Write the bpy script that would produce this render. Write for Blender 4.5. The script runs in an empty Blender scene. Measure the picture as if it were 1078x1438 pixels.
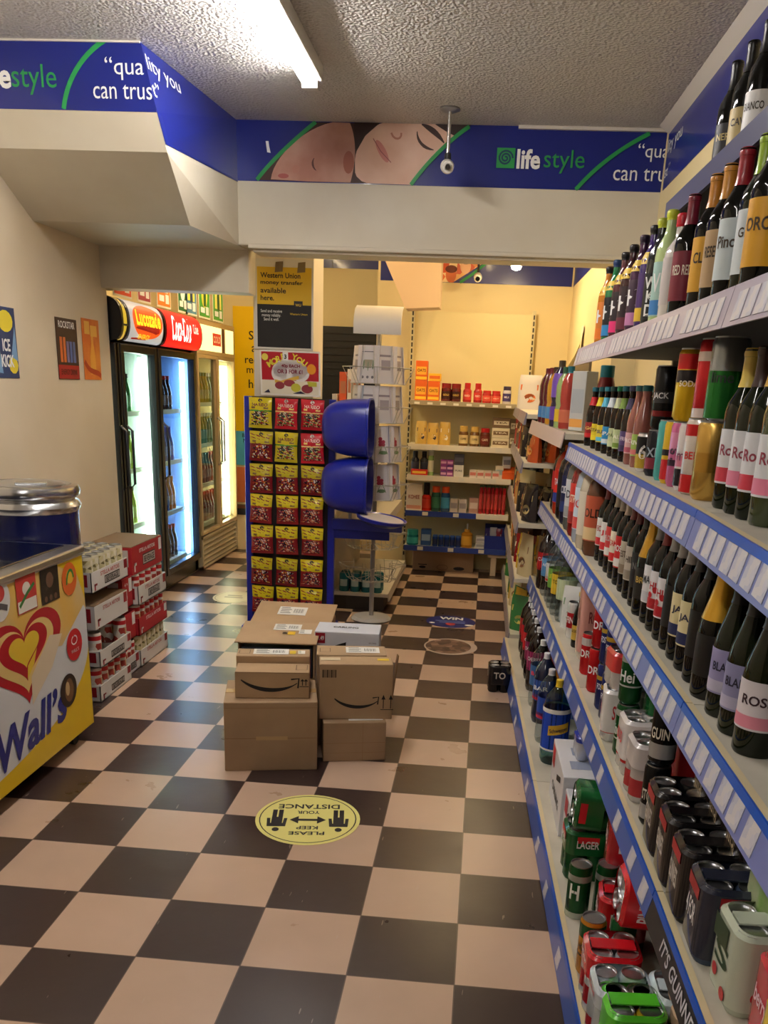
import bpy, bmesh, math, random
from math import sin, cos, pi, radians, sqrt
from mathutils import Matrix, Vector
from mathutils.geometry import tessellate_polygon
rnd = random.Random(11)
SC = bpy.context.scene
COL = SC.collection

# ------------------------------------------------------------------ materials
def lin(c):
    f = lambda u: u / 12.92 if u <= .04045 else ((u + .055) / 1.055) ** 2.4
    return tuple(f(x / 255) for x in c) + (1,)
_M = {}
def M(col, rough=.5, metal=0., coat=0., emit=0., trans=0., spec=.5, ior=1.45):
    key = (tuple(col), rough, metal, coat, emit, trans, spec)
    if key in _M: return _M[key]
    m = bpy.data.materials.new('mat'); m.use_nodes = True
    b = m.node_tree.nodes['Principled BSDF']
    b.inputs['Base Color'].default_value = lin(col)
    b.inputs['Roughness'].default_value = rough
    b.inputs['Metallic'].default_value = metal
    b.inputs['Coat Weight'].default_value = coat
    b.inputs['Coat Roughness'].default_value = .08
    b.inputs['Transmission Weight'].default_value = trans
    b.inputs['Specular IOR Level'].default_value = spec
    b.inputs['IOR'].default_value = ior
    if emit:
        b.inputs['Emission Color'].default_value = lin(col); b.inputs['Emission Strength'].default_value = emit
    _M[key] = m
    return m
def node_mat(name):
    m = bpy.data.materials.new(name); m.use_nodes = True
    nt = m.node_tree
    return m, nt, nt.nodes['Principled BSDF']
def N(nt, t, **kw):
    n = nt.nodes.new(t)
    for k, v in kw.items():
        if k.startswith('i_'): n.inputs[k[2:].replace('_', ' ')].default_value = v
        else: setattr(n, k, v)
    return n
def bumped(col, rough, scale, strength, detail=2, dist=.004, col2=None, cscale=2.):
    m, nt, b = node_mat('surface')
    tc = N(nt, 'ShaderNodeTexCoord'); nz = N(nt, 'ShaderNodeTexNoise', i_Scale=scale, i_Detail=detail)
    nt.links.new(tc.outputs['Object'], nz.inputs['Vector'])
    bp = N(nt, 'ShaderNodeBump', i_Strength=strength, i_Distance=dist)
    nt.links.new(nz.outputs['Fac'], bp.inputs['Height']); nt.links.new(bp.outputs['Normal'], b.inputs['Normal'])
    b.inputs['Base Color'].default_value = lin(col); b.inputs['Roughness'].default_value = rough
    if col2:
        n2 = N(nt, 'ShaderNodeTexNoise', i_Scale=cscale, i_Detail=4.); nt.links.new(tc.outputs['Object'], n2.inputs['Vector'])
        r = N(nt, 'ShaderNodeValToRGB'); r.color_ramp.elements[0].color = lin(col); r.color_ramp.elements[1].color = lin(col2)
        r.color_ramp.elements[0].position = .4; r.color_ramp.elements[1].position = .65
        nt.links.new(n2.outputs['Fac'], r.inputs['Fac']); nt.links.new(r.outputs['Color'], b.inputs['Base Color'])
    return m
def mottled(cols, scale=60., rough=.3, randomness=1.):
    "a print of small coloured cells: sweets behind film, busy packet art"
    m, nt, b = node_mat('print')
    tc = N(nt, 'ShaderNodeTexCoord'); vo = N(nt, 'ShaderNodeTexVoronoi', i_Scale=scale, i_Randomness=randomness)
    nt.links.new(tc.outputs['Object'], vo.inputs['Vector'])
    sp = N(nt, 'ShaderNodeSeparateColor'); nt.links.new(vo.outputs['Color'], sp.inputs['Color'])
    r = N(nt, 'ShaderNodeValToRGB'); cr = r.color_ramp; cr.interpolation = 'CONSTANT'
    while len(cr.elements) < len(cols): cr.elements.new(.5)
    for i, c in enumerate(cols): cr.elements[i].position = i / len(cols); cr.elements[i].color = lin(c)
    nt.links.new(sp.outputs['Red'], r.inputs['Fac']); nt.links.new(r.outputs['Color'], b.inputs['Base Color'])
    b.inputs['Roughness'].default_value = rough
    return m
def clear_glass(tint=(235, 240, 240), gloss=.10):
    "thin pane: mostly see-through, with a mirror reflection that grows at a slant"
    m = bpy.data.materials.new('pane'); m.use_nodes = True; nt = m.node_tree; nt.nodes.clear()
    out = N(nt, 'ShaderNodeOutputMaterial'); t = N(nt, 'ShaderNodeBsdfTransparent'); g = N(nt, 'ShaderNodeBsdfGlossy', i_Roughness=.03)
    t.inputs['Color'].default_value = lin(tint)
    lw = N(nt, 'ShaderNodeLayerWeight', i_Blend=.5); mx = N(nt, 'ShaderNodeMixShader')
    pw = N(nt, 'ShaderNodeMath', operation='POWER'); pw.inputs[1].default_value = 4.; ml = N(nt, 'ShaderNodeMath', operation='MULTIPLY_ADD'); ml.inputs[1].default_value = gloss * 3; ml.inputs[2].default_value = gloss * .2
    nt.links.new(lw.outputs['Facing'], pw.inputs[0]); nt.links.new(pw.outputs[0], ml.inputs[0])
    nt.links.new(ml.outputs[0], mx.inputs[0]); nt.links.new(t.outputs[0], mx.inputs[1]); nt.links.new(g.outputs[0], mx.inputs[2])
    nt.links.new(mx.outputs[0], out.inputs['Surface'])
    return m

WHITE = M((236, 234, 228), .45); BLACK = M((14, 14, 16), .4); GLOSSBLACK = M((10, 10, 12), .18, coat=.5)
CHROME = M((205, 206, 208), .22, 1.); STEEL = M((170, 172, 174), .35, 1.); ALU = M((215, 216, 218), .28, 1.)
INKBLACK = M((18, 18, 20), .5); INKWHITE = M((240, 240, 238), .5); INKRED = M((196, 26, 34), .45)
CARD = bumped((166, 137, 104), .7, 30., .15, col2=(158, 129, 97), cscale=6.)
CARDIN = M((150, 116, 80), .8)
WIRE = M((196, 192, 184), .35, .8)
DARKGLASS = M((5, 6, 5), .05, spec=.42); GREENGLASS = M((16, 24, 8), .05, spec=.42); BROWNGLASS = M((22, 9, 4), .05, spec=.42)
CLEARPET = clear_glass((228, 234, 236), .3)

# ------------------------------------------------------------------ mesh builder
class MB:
    def __init__(s): s.v = []; s.f = []; s.m = []; s.sm = []
    def add(s, vs, fs, m=0, smooth=False):
        o = len(s.v); s.v += [tuple(p) for p in vs]
        for f in fs: s.f.append(tuple(i + o for i in f)); s.m.append(m); s.sm.append(smooth)
        return s
    def box(s, c, d, rz=0, m=0, tilt=None):
        x, y, z = (k / 2 for k in d)
        vs = [Vector((a * x, b * y, e * z)) for e in (-1, 1) for b in (-1, 1) for a in (-1, 1)]
        R = Matrix.Rotation(rz, 3, 'Z')
        if tilt is not None: R = R @ tilt
        vs = [R @ p + Vector(c) for p in vs]
        return s.add(vs, [(0, 2, 3, 1), (4, 5, 7, 6), (0, 1, 5, 4), (2, 6, 7, 3), (0, 4, 6, 2), (1, 3, 7, 5)], m)
    def lo(s, a, b, m=0):
        return s.box([(p + q) / 2 for p, q in zip(a, b)], [abs(q - p) for p, q in zip(a, b)], m=m)
    def lathe(s, prof, seg=20, c=(0, 0, 0), m=0, a0=0, a1=2 * pi, sx=1, sy=1):
        full = abs(a1 - a0 - 2 * pi) < 1e-6; n = seg if full else seg + 1; vs = []
        for r, z in prof:
            for i in range(n):
                a = a0 + (a1 - a0) * i / seg
                vs.append((c[0] + r * sin(a) * sx, c[1] - r * cos(a) * sy, c[2] + z))
        fs = []
        for k in range(len(prof) - 1):
            for i in range(seg):
                j = (i + 1) % n
                q = (k * n + i, k * n + j, (k + 1) * n + j, (k + 1) * n + i)
                if prof[k][0] == 0: q = (q[0], q[2], q[3])
                elif prof[k + 1][0] == 0: q = (q[0], q[1], q[2])
                fs.append(q)
        return s.add(vs, fs, m, True)
    def tube(s, pts, r, seg=6, m=0, closed=False):
        P = [Vector(p) for p in pts]; n = len(P); vs = []
        for i, p in enumerate(P):
            t = (P[(i + 1) % n] - P[i - 1]) if closed or 0 < i < n - 1 else (P[1] - P[0] if i == 0 else P[-1] - P[-2])
            t.normalize(); a = Vector((0, 0, 1)) if abs(t.z) < .9 else Vector((1, 0, 0))
            u = t.cross(a).normalized(); w = t.cross(u)
            vs += [p + r * (cos(2 * pi * k / seg) * u + sin(2 * pi * k / seg) * w) for k in range(seg)]
        fs = []
        for i in range(n if closed else n - 1):
            j = (i + 1) % n
            for k in range(seg): fs.append((i * seg + k, i * seg + (k + 1) % seg, j * seg + (k + 1) % seg, j * seg + k))
        if not closed: fs += [tuple(range(seg))[::-1], tuple((n - 1) * seg + k for k in range(seg))]
        return s.add(vs, fs, m, True)
    def prism(s, pts, fn, d0, d1, m=0, smooth=False):
        "outline pts (2D) pushed from depth d0 to d1; fn(a, b, d) -> xyz"
        n = len(pts); vs = [fn(a, b, d0) for a, b in pts] + [fn(a, b, d1) for a, b in pts]
        tri = tessellate_polygon([[Vector((a, b, 0)) for a, b in pts]])
        s.add(vs, [tuple(t) for t in tri] + [tuple(i + n for i in t)[::-1] for t in tri], m)
        o = len(s.v) - 2 * n
        for i in range(n):
            j = (i + 1) % n; s.f.append((o + i, o + j, o + n + j, o + n + i)); s.m.append(m); s.sm.append(smooth)
        return s
    def grid(s, nx, ny, fn, m=0):
        vs = [fn(i / nx, j / ny) for j in range(ny + 1) for i in range(nx + 1)]
        return s.add(vs, [(j * (nx + 1) + i, j * (nx + 1) + i + 1, (j + 1) * (nx + 1) + i + 1, (j + 1) * (nx + 1) + i) for j in range(ny) for i in range(nx)], m, True)
    def flat(s, pts, fn, m=0):
        tri = tessellate_polygon([[Vector((a, b, 0)) for a, b in pts]])
        return s.add([fn(a, b) for a, b in pts], [tuple(t) for t in tri], m)
    def build(s, name, mats, parent=None, bev=0, angle=40, seg=2):
        me = bpy.data.meshes.new(name); me.from_pydata(s.v, [], s.f)
        mats = mats if isinstance(mats, (list, tuple)) else [mats]
        for k in mats: me.materials.append(k)
        me.polygons.foreach_set('material_index', s.m); me.polygons.foreach_set('use_smooth', s.sm)
        bm = bmesh.new(); bm.from_mesh(me)
        if bev:
            bmesh.ops.remove_doubles(bm, verts=bm.verts, dist=1e-5)
            ed = [e for e in bm.edges if len(e.link_faces) == 2 and e.calc_face_angle(0) > radians(35)]
            bmesh.ops.bevel(bm, geom=ed, offset=bev, segments=seg, affect='EDGES', profile=.5, clamp_overlap=True)
        bmesh.ops.recalc_face_normals(bm, faces=bm.faces); bm.to_mesh(me); bm.free()
        if any(s.sm): me.set_sharp_from_angle(angle=radians(angle))
        o = bpy.data.objects.new(name, me); COL.objects.link(o)
        if parent: o.parent = parent
        return o

# ------------------------------------------------------------------ things, parts, structure
LABELS = {}
def tag(o, label, cat, group=None):
    label = ' '.join(label.split()); o['label'] = label; o['category'] = cat
    if group: o['group'] = group
    n = len(label.split())
    if not 4 <= n <= 16: print('LABEL LENGTH', n, label)
    if label in LABELS and (LABELS[label] != group or not group): print('LABEL TWICE', label)
    LABELS[label] = group
    return o
def thing(name, label, cat, loc=(0, 0, 0), rz=0, group=None):
    o = bpy.data.objects.new(name, None); COL.objects.link(o); o.empty_display_size = .05
    o.location = loc; o.rotation_euler = (0, 0, rz)
    return tag(o, label, cat, group)
def struct(o, label=None):
    o['kind'] = 'structure'
    if label: o['label'] = label
    return o
def dup(r, label, loc=None, rz=None, group=None):
    def cp(o, par):
        c = o.copy(); COL.objects.link(c)
        if par: c.parent = par
        for ch in o.children: cp(ch, c)
        return c
    c = cp(r, None)
    if loc is not None: c.location = loc
    if rz is not None: c.rotation_euler = (0, 0, rz)
    tag(c, label, r['category'], group or r.get('group'))
    return c
def shared(name, mesh, parent, loc=None, rz=None):
    o = bpy.data.objects.new(name, mesh); COL.objects.link(o); o.parent = parent
    if loc is not None: o.location = loc
    if rz is not None: o.rotation_euler = (0, 0, rz)
    return o

# ------------------------------------------------------------------ writing and flat artwork
_T = {}
def glyphs(s, bold=0., sp=1., italic=0.):
    key = (s, bold, sp, italic)
    if key in _T: return _T[key]
    cu = bpy.data.curves.new('t', 'FONT'); cu.body = s; cu.size = 1; cu.offset = bold; cu.space_line = sp; cu.shear = italic
    cu.align_x = 'CENTER'; cu.resolution_u = 3; cu.fill_mode = 'FRONT'
    ob = bpy.data.objects.new('t', cu); me = ob.to_mesh()
    vs = [(v.co.x, v.co.y) for v in me.vertices]; fs = [tuple(p.vertices) for p in me.polygons]
    ob.to_mesh_clear(); bpy.data.objects.remove(ob); bpy.data.curves.remove(cu)
    xs = [v[0] for v in vs]; ys = [v[1] for v in vs]
    _T[key] = (vs, fs, min(xs), max(xs), min(ys), max(ys))
    return _T[key]
def write(parent, s, fn, mat, w=None, h=None, cx=0, cy=0, bold=0., sp=.95, left=False, italic=0., name='lettering', rot=0, off=0):
    "lettering fitted to width w and/or height h (metres) about (cx, cy) of the artwork plane fn(x, y) -> xyz"
    vs, fs, x0, x1, y0, y1 = glyphs(s, bold, sp, italic)
    kx = (w / (x1 - x0)) if w else h / (y1 - y0); ky = (h / (y1 - y0)) if h else kx
    ox = x0 if left else (x0 + x1) / 2; cr, sr = cos(rot), sin(rot)
    P = []
    for x, y in vs:
        a = (x - ox) * kx; b = (y - (y0 + y1) / 2) * ky
        P.append(fn(cx + a * cr - b * sr, cy + a * sr + b * cr))
    return MB().add(P, fs).build(name, mat, parent)
def art(parent, name, polys, fn, mat, label=None):
    mb = MB()
    for p in polys: mb.flat(p, fn)
    o = mb.build(name, mat, parent)
    if label: o['label'] = label
    return o
def plane(o, ax, ay):
    o, ax, ay = Vector(o), Vector(ax), Vector(ay)
    return lambda x, y: tuple(o + ax * x + ay * y)
def lifted(o, ax, ay, d):
    ax, ay = Vector(ax), Vector(ay); n = ax.cross(ay).normalized()
    return plane(Vector(o) + n * d, ax, ay)
def wrap(r, z0, turn=0):
    return lambda x, y: (r * sin(x / r + turn), -r * cos(x / r + turn), z0 + y)
def rect(x0, y0, x1, y1): return [(x0, y0), (x1, y0), (x1, y1), (x0, y1)]
def ell(cx, cy, rx, ry, n=28, a0=0, a1=2 * pi, rot=0):
    P = []
    for i in range(n if abs(a1 - a0 - 2 * pi) < 1e-6 else n + 1):
        a = a0 + (a1 - a0) * i / n; x, y = rx * cos(a), ry * sin(a)
        P.append((cx + x * cos(rot) - y * sin(rot), cy + x * sin(rot) + y * cos(rot)))
    return P
def ring(cx, cy, rx, ry, w, n=36):
    A = ell(cx, cy, rx, ry, n); B = ell(cx, cy, rx - w, ry - w, n)
    return [[A[i], A[(i + 1) % n], B[(i + 1) % n], B[i]] for i in range(n)]
def ribbon(pts, w):
    out = []; n = len(pts); L = []
    for i, p in enumerate(pts):
        a = pts[max(i - 1, 0)]; b = pts[min(i + 1, n - 1)]
        dx, dy = b[0] - a[0], b[1] - a[1]; l = sqrt(dx * dx + dy * dy) or 1
        ww = w[i] if isinstance(w, (list, tuple)) else w
        L.append(((p[0] - dy / l * ww / 2, p[1] + dx / l * ww / 2), (p[0] + dy / l * ww / 2, p[1] - dx / l * ww / 2)))
    return [[L[i][0], L[i + 1][0], L[i + 1][1], L[i][1]] for i in range(n - 1)]
def bez(p0, p1, p2, p3, n=12):
    return [tuple((1 - t) ** 3 * a + 3 * (1 - t) ** 2 * t * b + 3 * (1 - t) * t * t * c + t ** 3 * d for a, b, c, d in zip(p0, p1, p2, p3)) for t in (i / n for i in range(n + 1))]
EXPOSURE = 0.6
# ------------------------------------------------------------------ camera
cam = bpy.data.cameras.new('camera'); co = bpy.data.objects.new('camera', cam); COL.objects.link(co); SC.camera = co
p, y, r = .32021, .0723, .0436
fwd = Vector((-sin(y) * cos(p), cos(y) * cos(p), -sin(p))); right = Vector((cos(y), sin(y), 0)); up = right.cross(fwd)
R2, U2 = cos(r) * right + sin(r) * up, -sin(r) * right + cos(r) * up
co.matrix_world = Matrix((R2, U2, -fwd)).transposed().to_4x4()
co.location = (-.0123, -2.0841, 1.5497)
cam.sensor_fit = 'VERTICAL'; cam.sensor_height = 36; cam.lens = 1254.62 / 1438 * 36
cam.shift_x = (539 - 572.75) / 1438; cam.shift_y = (963.28 - 719) / 1438; cam.clip_start = .02
vs_ = SC.view_settings; SC.display_settings.display_device = 'sRGB'
vs_.view_transform = 'Standard'; vs_.look = 'None'; vs_.gamma = 1; vs_.use_curve_mapping = False; vs_.exposure = EXPOSURE
w = bpy.data.worlds.new('world'); SC.world = w; w.use_nodes = True
w.node_tree.nodes['Background'].inputs['Color'].default_value = (.6, .66, .75, 1); w.node_tree.nodes['Background'].inputs['Strength'].default_value = .15

# right-hand gondola frame: u runs along the shelves away from the camera, v goes into them
TH = .0193; G0 = Vector((.2947, 0, 0)); UD = Vector((-sin(TH), cos(TH), 0)); VD = Vector((cos(TH), sin(TH), 0))
def gw(u, v, z): return G0 + UD * u + VD * v + Vector((0, 0, z))

# ------------------------------------------------------------------ room shell
def floor_mat():
    m, nt, b = node_mat('vinyl_tiles'); L = nt.links.new
    tc = N(nt, 'ShaderNodeTexCoord'); sx = N(nt, 'ShaderNodeSeparateXYZ'); L(tc.outputs['Object'], sx.inputs[0])
    def mth(op, a, bv=None):
        n = N(nt, 'ShaderNodeMath', operation=op)
        for i, q in enumerate((a, bv)):
            if q is None: continue
            if isinstance(q, (int, float)): n.inputs[i].default_value = q
            else: L(q, n.inputs[i])
        return n.outputs[0]
    X = mth('DIVIDE', sx.outputs['X'], .3); Y = mth('DIVIDE', sx.outputs['Y'], .3)
    fx, fy = mth('FLOOR', X), mth('FLOOR', Y)
    par = mth('FLOORED_MODULO', mth('ADD', fx, fy), 2.)
    # thin joint between tiles
    ex = mth('ABSOLUTE', mth('SUBTRACT', mth('FRACT', X), .5)); ey = mth('ABSOLUTE', mth('SUBTRACT', mth('FRACT', Y), .5))
    joint = mth('GREATER_THAN', mth('MAXIMUM', ex, ey), .4945)
    mix = N(nt, 'ShaderNodeMix', data_type='RGBA'); L(par, mix.inputs[0])
    mix.inputs[6].default_value = lin((200, 170, 146)); mix.inputs[7].default_value = lin((58, 43, 40))
    wn = N(nt, 'ShaderNodeTexWhiteNoise', noise_dimensions='2D'); cb = N(nt, 'ShaderNodeCombineXYZ'); L(fx, cb.inputs[0]); L(fy, cb.inputs[1]); L(cb.outputs[0], wn.inputs[0])
    nz = N(nt, 'ShaderNodeTexNoise', i_Scale=5., i_Detail=6.); L(tc.outputs['Object'], nz.inputs['Vector'])
    var = mth('ADD', mth('MULTIPLY', wn.outputs['Value'], .14), mth('MULTIPLY', nz.outputs['Fac'], .22))
    val = mth('ADD', var, .82)
    hs = N(nt, 'ShaderNodeHueSaturation'); L(val, hs.inputs['Value']); L(mix.outputs[2], hs.inputs['Color'])
    # pale flecks and scuffs in the vinyl
    mp = N(nt, 'ShaderNodeMapping'); mp.inputs['Scale'].default_value = (60, 9, 1); L(tc.outputs['Object'], mp.inputs[0])
    n3 = N(nt, 'ShaderNodeTexNoise', i_Scale=1., i_Detail=2.); L(mp.outputs[0], n3.inputs['Vector'])
    fl = mth('MULTIPLY', mth('GREATER_THAN', n3.outputs['Fac'], .735), .3)
    m2 = N(nt, 'ShaderNodeMix', data_type='RGBA'); L(fl, m2.inputs[0]); L(hs.outputs[0], m2.inputs[6]); m2.inputs[7].default_value = lin((200, 180, 165))
    m3 = N(nt, 'ShaderNodeMix', data_type='RGBA'); L(joint, m3.inputs[0]); L(m2.outputs[2], m3.inputs[6]); m3.inputs[7].default_value = lin((96, 78, 68))
    L(m3.outputs[2], b.inputs['Base Color'])
    ro = mth('ADD', mth('MULTIPLY', nz.outputs['Fac'], .22), .2); L(ro, b.inputs['Roughness'])
    b.inputs['Specular IOR Level'].default_value = .5
    n4 = N(nt, 'ShaderNodeTexNoise', i_Scale=9., i_Detail=3.); L(tc.outputs['Object'], n4.inputs['Vector'])
    bp = N(nt, 'ShaderNodeBump', i_Strength=.12, i_Distance=.01); L(n4.outputs['Fac'], bp.inputs['Height']); L(bp.outputs[0], b.inputs['Normal'])
    return m
def artex():
    m, nt, b = node_mat('stippled_plaster'); L = nt.links.new
    tc = N(nt, 'ShaderNodeTexCoord'); n1 = N(nt, 'ShaderNodeTexNoise', i_Scale=62., i_Detail=2., i_Roughness=.55); L(tc.outputs['Object'], n1.inputs['Vector'])
    vo = N(nt, 'ShaderNodeTexVoronoi', i_Scale=75., feature='SMOOTH_F1'); L(tc.outputs['Object'], vo.inputs['Vector'])
    ad = N(nt, 'ShaderNodeMath', operation='ADD'); L(n1.outputs['Fac'], ad.inputs[0]); L(vo.outputs['Distance'], ad.inputs[1])
    bp = N(nt, 'ShaderNodeBump', i_Strength=1., i_Distance=.012); L(ad.outputs[0], bp.inputs['Height']); L(bp.outputs[0], b.inputs['Normal'])
    b.inputs['Base Color'].default_value = lin((200, 197, 194)); b.inputs['Roughness'].default_value = .32
    return m
PAINT = bumped((222, 208, 184), .55, 14., .12, 3, .01, (214, 198, 170), 1.3)
PAINT2 = bumped((232, 214, 164), .6, 10., .06, 2, .01)
BEAMP = bumped((218, 211, 192), .5, 6., .15, 3, .02, (210, 201, 180), 2.)
BLUE = M((24, 36, 122), .3, coat=.2); BLUE_D = M((24, 32, 120), .35)
ZC = 2.9
struct(MB().lo((-3.2, -3.6, -.1), (1.5, 7., 0)).build('floor', floor_mat()))
struct(MB().lo((-3.2, -3.6, ZC), (1.5, 7., ZC + .1)).build('ceiling', artex()))
struct(MB().lo((-3.05, -3.6, 0), (-2.36, 3.625, ZC)).build('wall_left', PAINT))
struct(MB().lo((-3.2, 3.625, 0), (-3.05, 7., ZC)).build('wall_alcove', PAINT2))
wr = MB()
for u0, u1, v in ((-3.6, 3.55, .6), (3.55, 6.3, .46)):
    c = [gw(u0, v, 0), gw(u1, v, 0), gw(u1, 1.0, 0), gw(u0, 1.0, 0)]
    wr.add([tuple(q) for q in c] + [(q.x, q.y, ZC) for q in c], [(0, 1, 2, 3), (4, 5, 6, 7), (0, 1, 5, 4), (1, 2, 6, 5), (2, 3, 7, 6), (3, 0, 4, 7)])
struct(wr.build('wall_right', PAINT2))
struct(MB().lo((-1.02, 6.2, 0), (1.3, 6.35, ZC)).build('wall_back', PAINT2))
struct(MB().lo((-3.2, 6.75, 0), (-.9, 6.9, ZC)).build('wall_back_left', PAINT2))
struct(MB().lo((-3.2, -3.75, 0), (1.5, -3.6, ZC)).build('wall_front', M((92, 84, 76), .6)))
# header beam, stair bulkhead, lintel, pillar
bm_ = MB().lo((-1.478, 3.383, 2.285), (.93, 3.62, ZC)); bm_.lo((-1.42, 3.372, 2.268), (.93, 3.63, 2.292)); bm_.lo((-1.40, 3.40, 2.252), (.9, 3.6, 2.27))
struct(bm_.build('wall_beam', BEAMP, bev=.006))
V = [(-2.42, 2.246, 2.9), (-1.586, 2.246, 2.9), (-1.521, 2.246, 2.64), (-2.42, 2.246, 2.64), (-1.50, 2.30, 2.50), (-2.42, 2.30, 2.50), (-1.55, 2.75, 2.279), (-2.42, 2.75, 2.279),
     (-1.475, 3.384, 2.279), (-1.479, 3.384, 2.9), (-1.46, 3.56, 2.28), (-2.42, 3.56, 2.28), (-2.42, 3.56, 2.9), (-1.46, 3.56, 2.9), (-1.476, 3.384, 2.6)]
F = [(0, 1, 2, 3), (3, 2, 4, 5), (5, 4, 6, 7), (1, 9, 14, 4, 2), (4, 14, 8, 6), (7, 6, 8, 10, 11), (8, 9, 13, 10), (0, 12, 13, 9, 1), (11, 10, 13, 12), (0, 3, 5, 7, 11, 12)]
struct(MB().add(V, F).build('wall_bulkhead', BEAMP))
struct(MB().lo((-2.42, 3.55, 2.05), (-1.462, 3.72, 2.29)).build('wall_lintel', BEAMP, bev=.004))
struct(MB().lo((-1.515, 3.86, 0), (-1.135, 4.2, ZC)).build('wall_pillar', M((222, 214, 196), .5)))
# the stair soffit that drops into the back room
sof = MB().prism([(-.955, 2.62), (-.72, 2.16), (-.45, 2.18), (-.45, 2.62)], lambda a, b, d: (a, d, b), 5.6, 5.85)
sof.prism([(-1.06, 2.9), (-.955, 2.62), (-.45, 2.62), (-.45, 2.9)], lambda a, b, d: (a, d, b), 5.6, 5.85)
struct(sof.build('wall_soffit', bumped((212, 184, 150), .6, 8., .1)))
# cove strips along the ceiling
c1 = MB()
for (u0, v0), (u1, v1) in (((-3.5, .6), (3.3, .6)),):
    c1.add([tuple(gw(a, v, z)) for a in (u0, u1) for v, z in ((.6, 2.899), (.545, 2.899), (.6, 2.86))], [(0, 1, 2), (3, 5, 4), (0, 3, 4, 1), (1, 4, 5, 2), (2, 5, 3, 0)])
c1.lo((.05, 3.36, 2.885), (.84, 3.383, 2.9)); c1.lo((-2.42, 2.236, 2.893), (-1.58, 2.25, 2.9))
struct(c1.build('trim_1', M((214, 208, 198), .5)))
struct(MB().lo((-3.05, 6.73, 0), (-.9, 6.75, .1)).build('baseboard_back', M((190, 170, 130), .5)))

# ------------------------------------------------------------------ lights the shop has
def tube_light(name, label, x, y0, y1, z, strength, col=(255, 249, 243), along='Y', group=None):
    t = thing(name, label, 'ceiling light', (x, (y0 + y1) / 2, z), 0 if along == 'Y' else pi / 2, group)
    h = (y1 - y0) / 2
    MB().lo((.015, -h, .01), (.075, h, .07)).build('batten', M((214, 212, 206), .4), t, bev=.006)
    e = MB()
    for s in (-1, 1): e.lo((-.02, s * h - .02, -.02), (.05, s * h + .02, .068))
    e.build('end_cap', M((206, 204, 198), .4), t)
    tb = MB().tube([(0, -h + .02, 0), (0, h - .02, 0)], .0165, 10); tb.build('tube', M(col, .4, emit=strength), t)
    return t
tube_light('ceiling_light', 'bright fluorescent tube on the stippled ceiling above the checked floor', -.915, .69, 2.5, 2.828, 92)
tube_light('ceiling_light', 'fluorescent tube further forward on the same ceiling, out of the picture', -.915, -2.6, -.8, 2.828, 58)
tube_light('ceiling_light', 'fluorescent tube hidden behind the header beam in the back room', -.1, 3.85, 5.0, 2.83, 70, (255, 222, 166))
tube_light('ceiling_light', 'fluorescent tube in the alcove over the drinks fridges', -1.75, 4.4, 5.8, 2.83, 70, (255, 226, 176))

# ------------------------------------------------------------------ blue fascia banners
GREEN = M((40, 150, 78), .4); SKIN1 = bumped((206, 160, 140), .5, 3., .03, col2=(184, 128, 108), cscale=4.); SKIN2 = bumped((236, 200, 178), .5, 3., .03, col2=(222, 178, 152), cscale=4.)
t = thing('fascia_banner', 'long blue banner on the header beam with a sleeping baby and mother', 'banner', (-1.476, 3.381, 2.606))
BW, BH = 2.36, .294
fn = lambda d: (lambda a, b: (a, -.0015 - d * .0009, b))
bl = MB().lo((0, -.0012, 0), (BW, .001, BH)); bl.build('panel', BLUE, t)
P = lambda px, py: ((px - 333) * .003872, (255 + (px - 333) * .022 - py) * .00335)   # artwork units
L1 = bez(P(362, 254), P(378, 232), P(410, 200), P(446, 171)); R1 = bez(P(660, 177), P(632, 196), P(600, 232), P(582, 260))
clampb = lambda pts: [(a, min(max(b, .001), BH - .001)) for a, b in pts]
art(t, 'portrait_ground', [clampb(L1 + R1)], fn(1), M((70, 44, 38), .5))
baby = clampb(bez(P(382, 253), P(384, 225), P(425, 180), P(470, 171)) + bez(P(494, 172), P(506, 200), P(502, 235), P(496, 257)) + [P(440, 256)])
art(t, 'baby_head', [baby], fn(2), SKIN1)
art(t, 'baby_ear', [ell(*P(493, 228), .03, .055, 16)], fn(3), M((168, 100, 78), .5))
art(t, 'baby_eye', ribbon(bez(P(444, 222), P(440, 228), P(442, 236), P(447, 240), 6), [.003, .007, .011, .012, .01, .007, .003]), fn(3), M((92, 52, 46), .5)); art(t, 'baby_mouth', [ell(*P(400, 248), .03, .012)], fn(3), M((176, 92, 84), .5)); art(t, 'baby_nose', [ell(*P(418, 238), .02, .02)], fn(3), M((190, 132, 112), .5))
mom = clampb(bez(P(502, 230), P(500, 205), P(520, 180), P(540, 171)) + [P(640, 174)] + R1[1:] + [P(520, 258)] + bez(P(512, 255), P(498, 245), P(504, 240), P(502, 230), 4)[:3])
art(t, 'mother_face', [mom], fn(3), SKIN2)
art(t, 'hair', [clampb([P(500, 171), P(536, 171), P(516, 190), P(504, 212), P(500, 190)]), clampb([P(612, 172), P(662, 174), P(640, 190), P(628, 184)])], fn(4), M((52, 34, 30), .5))
art(t, 'brow_and_lashes', ribbon(bez(P(594, 174), P(604, 178), P(616, 186), P(626, 200), 8), [.006, .014, .022, .026, .028, .026, .022, .014, .006]), fn(5), M((62, 40, 36), .5)); art(t, 'mother_eyelashes', ribbon(bez(P(588, 184), P(588, 198), P(598, 208), P(612, 210), 8), [.004, .008, .012, .014, .014, .016, .014, .01, .004]), fn(5), M((72, 46, 40), .5))
art(t, 'mother_lips', [ell(*P(540, 212), .062, .02, 20, rot=-1.0)], fn(4), M((206, 132, 122), .5)); art(t, 'lip_line', ribbon([P(527, 194), P(538, 212), P(553, 228)], .004), fn(5), M((150, 84, 80), .5))
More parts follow.
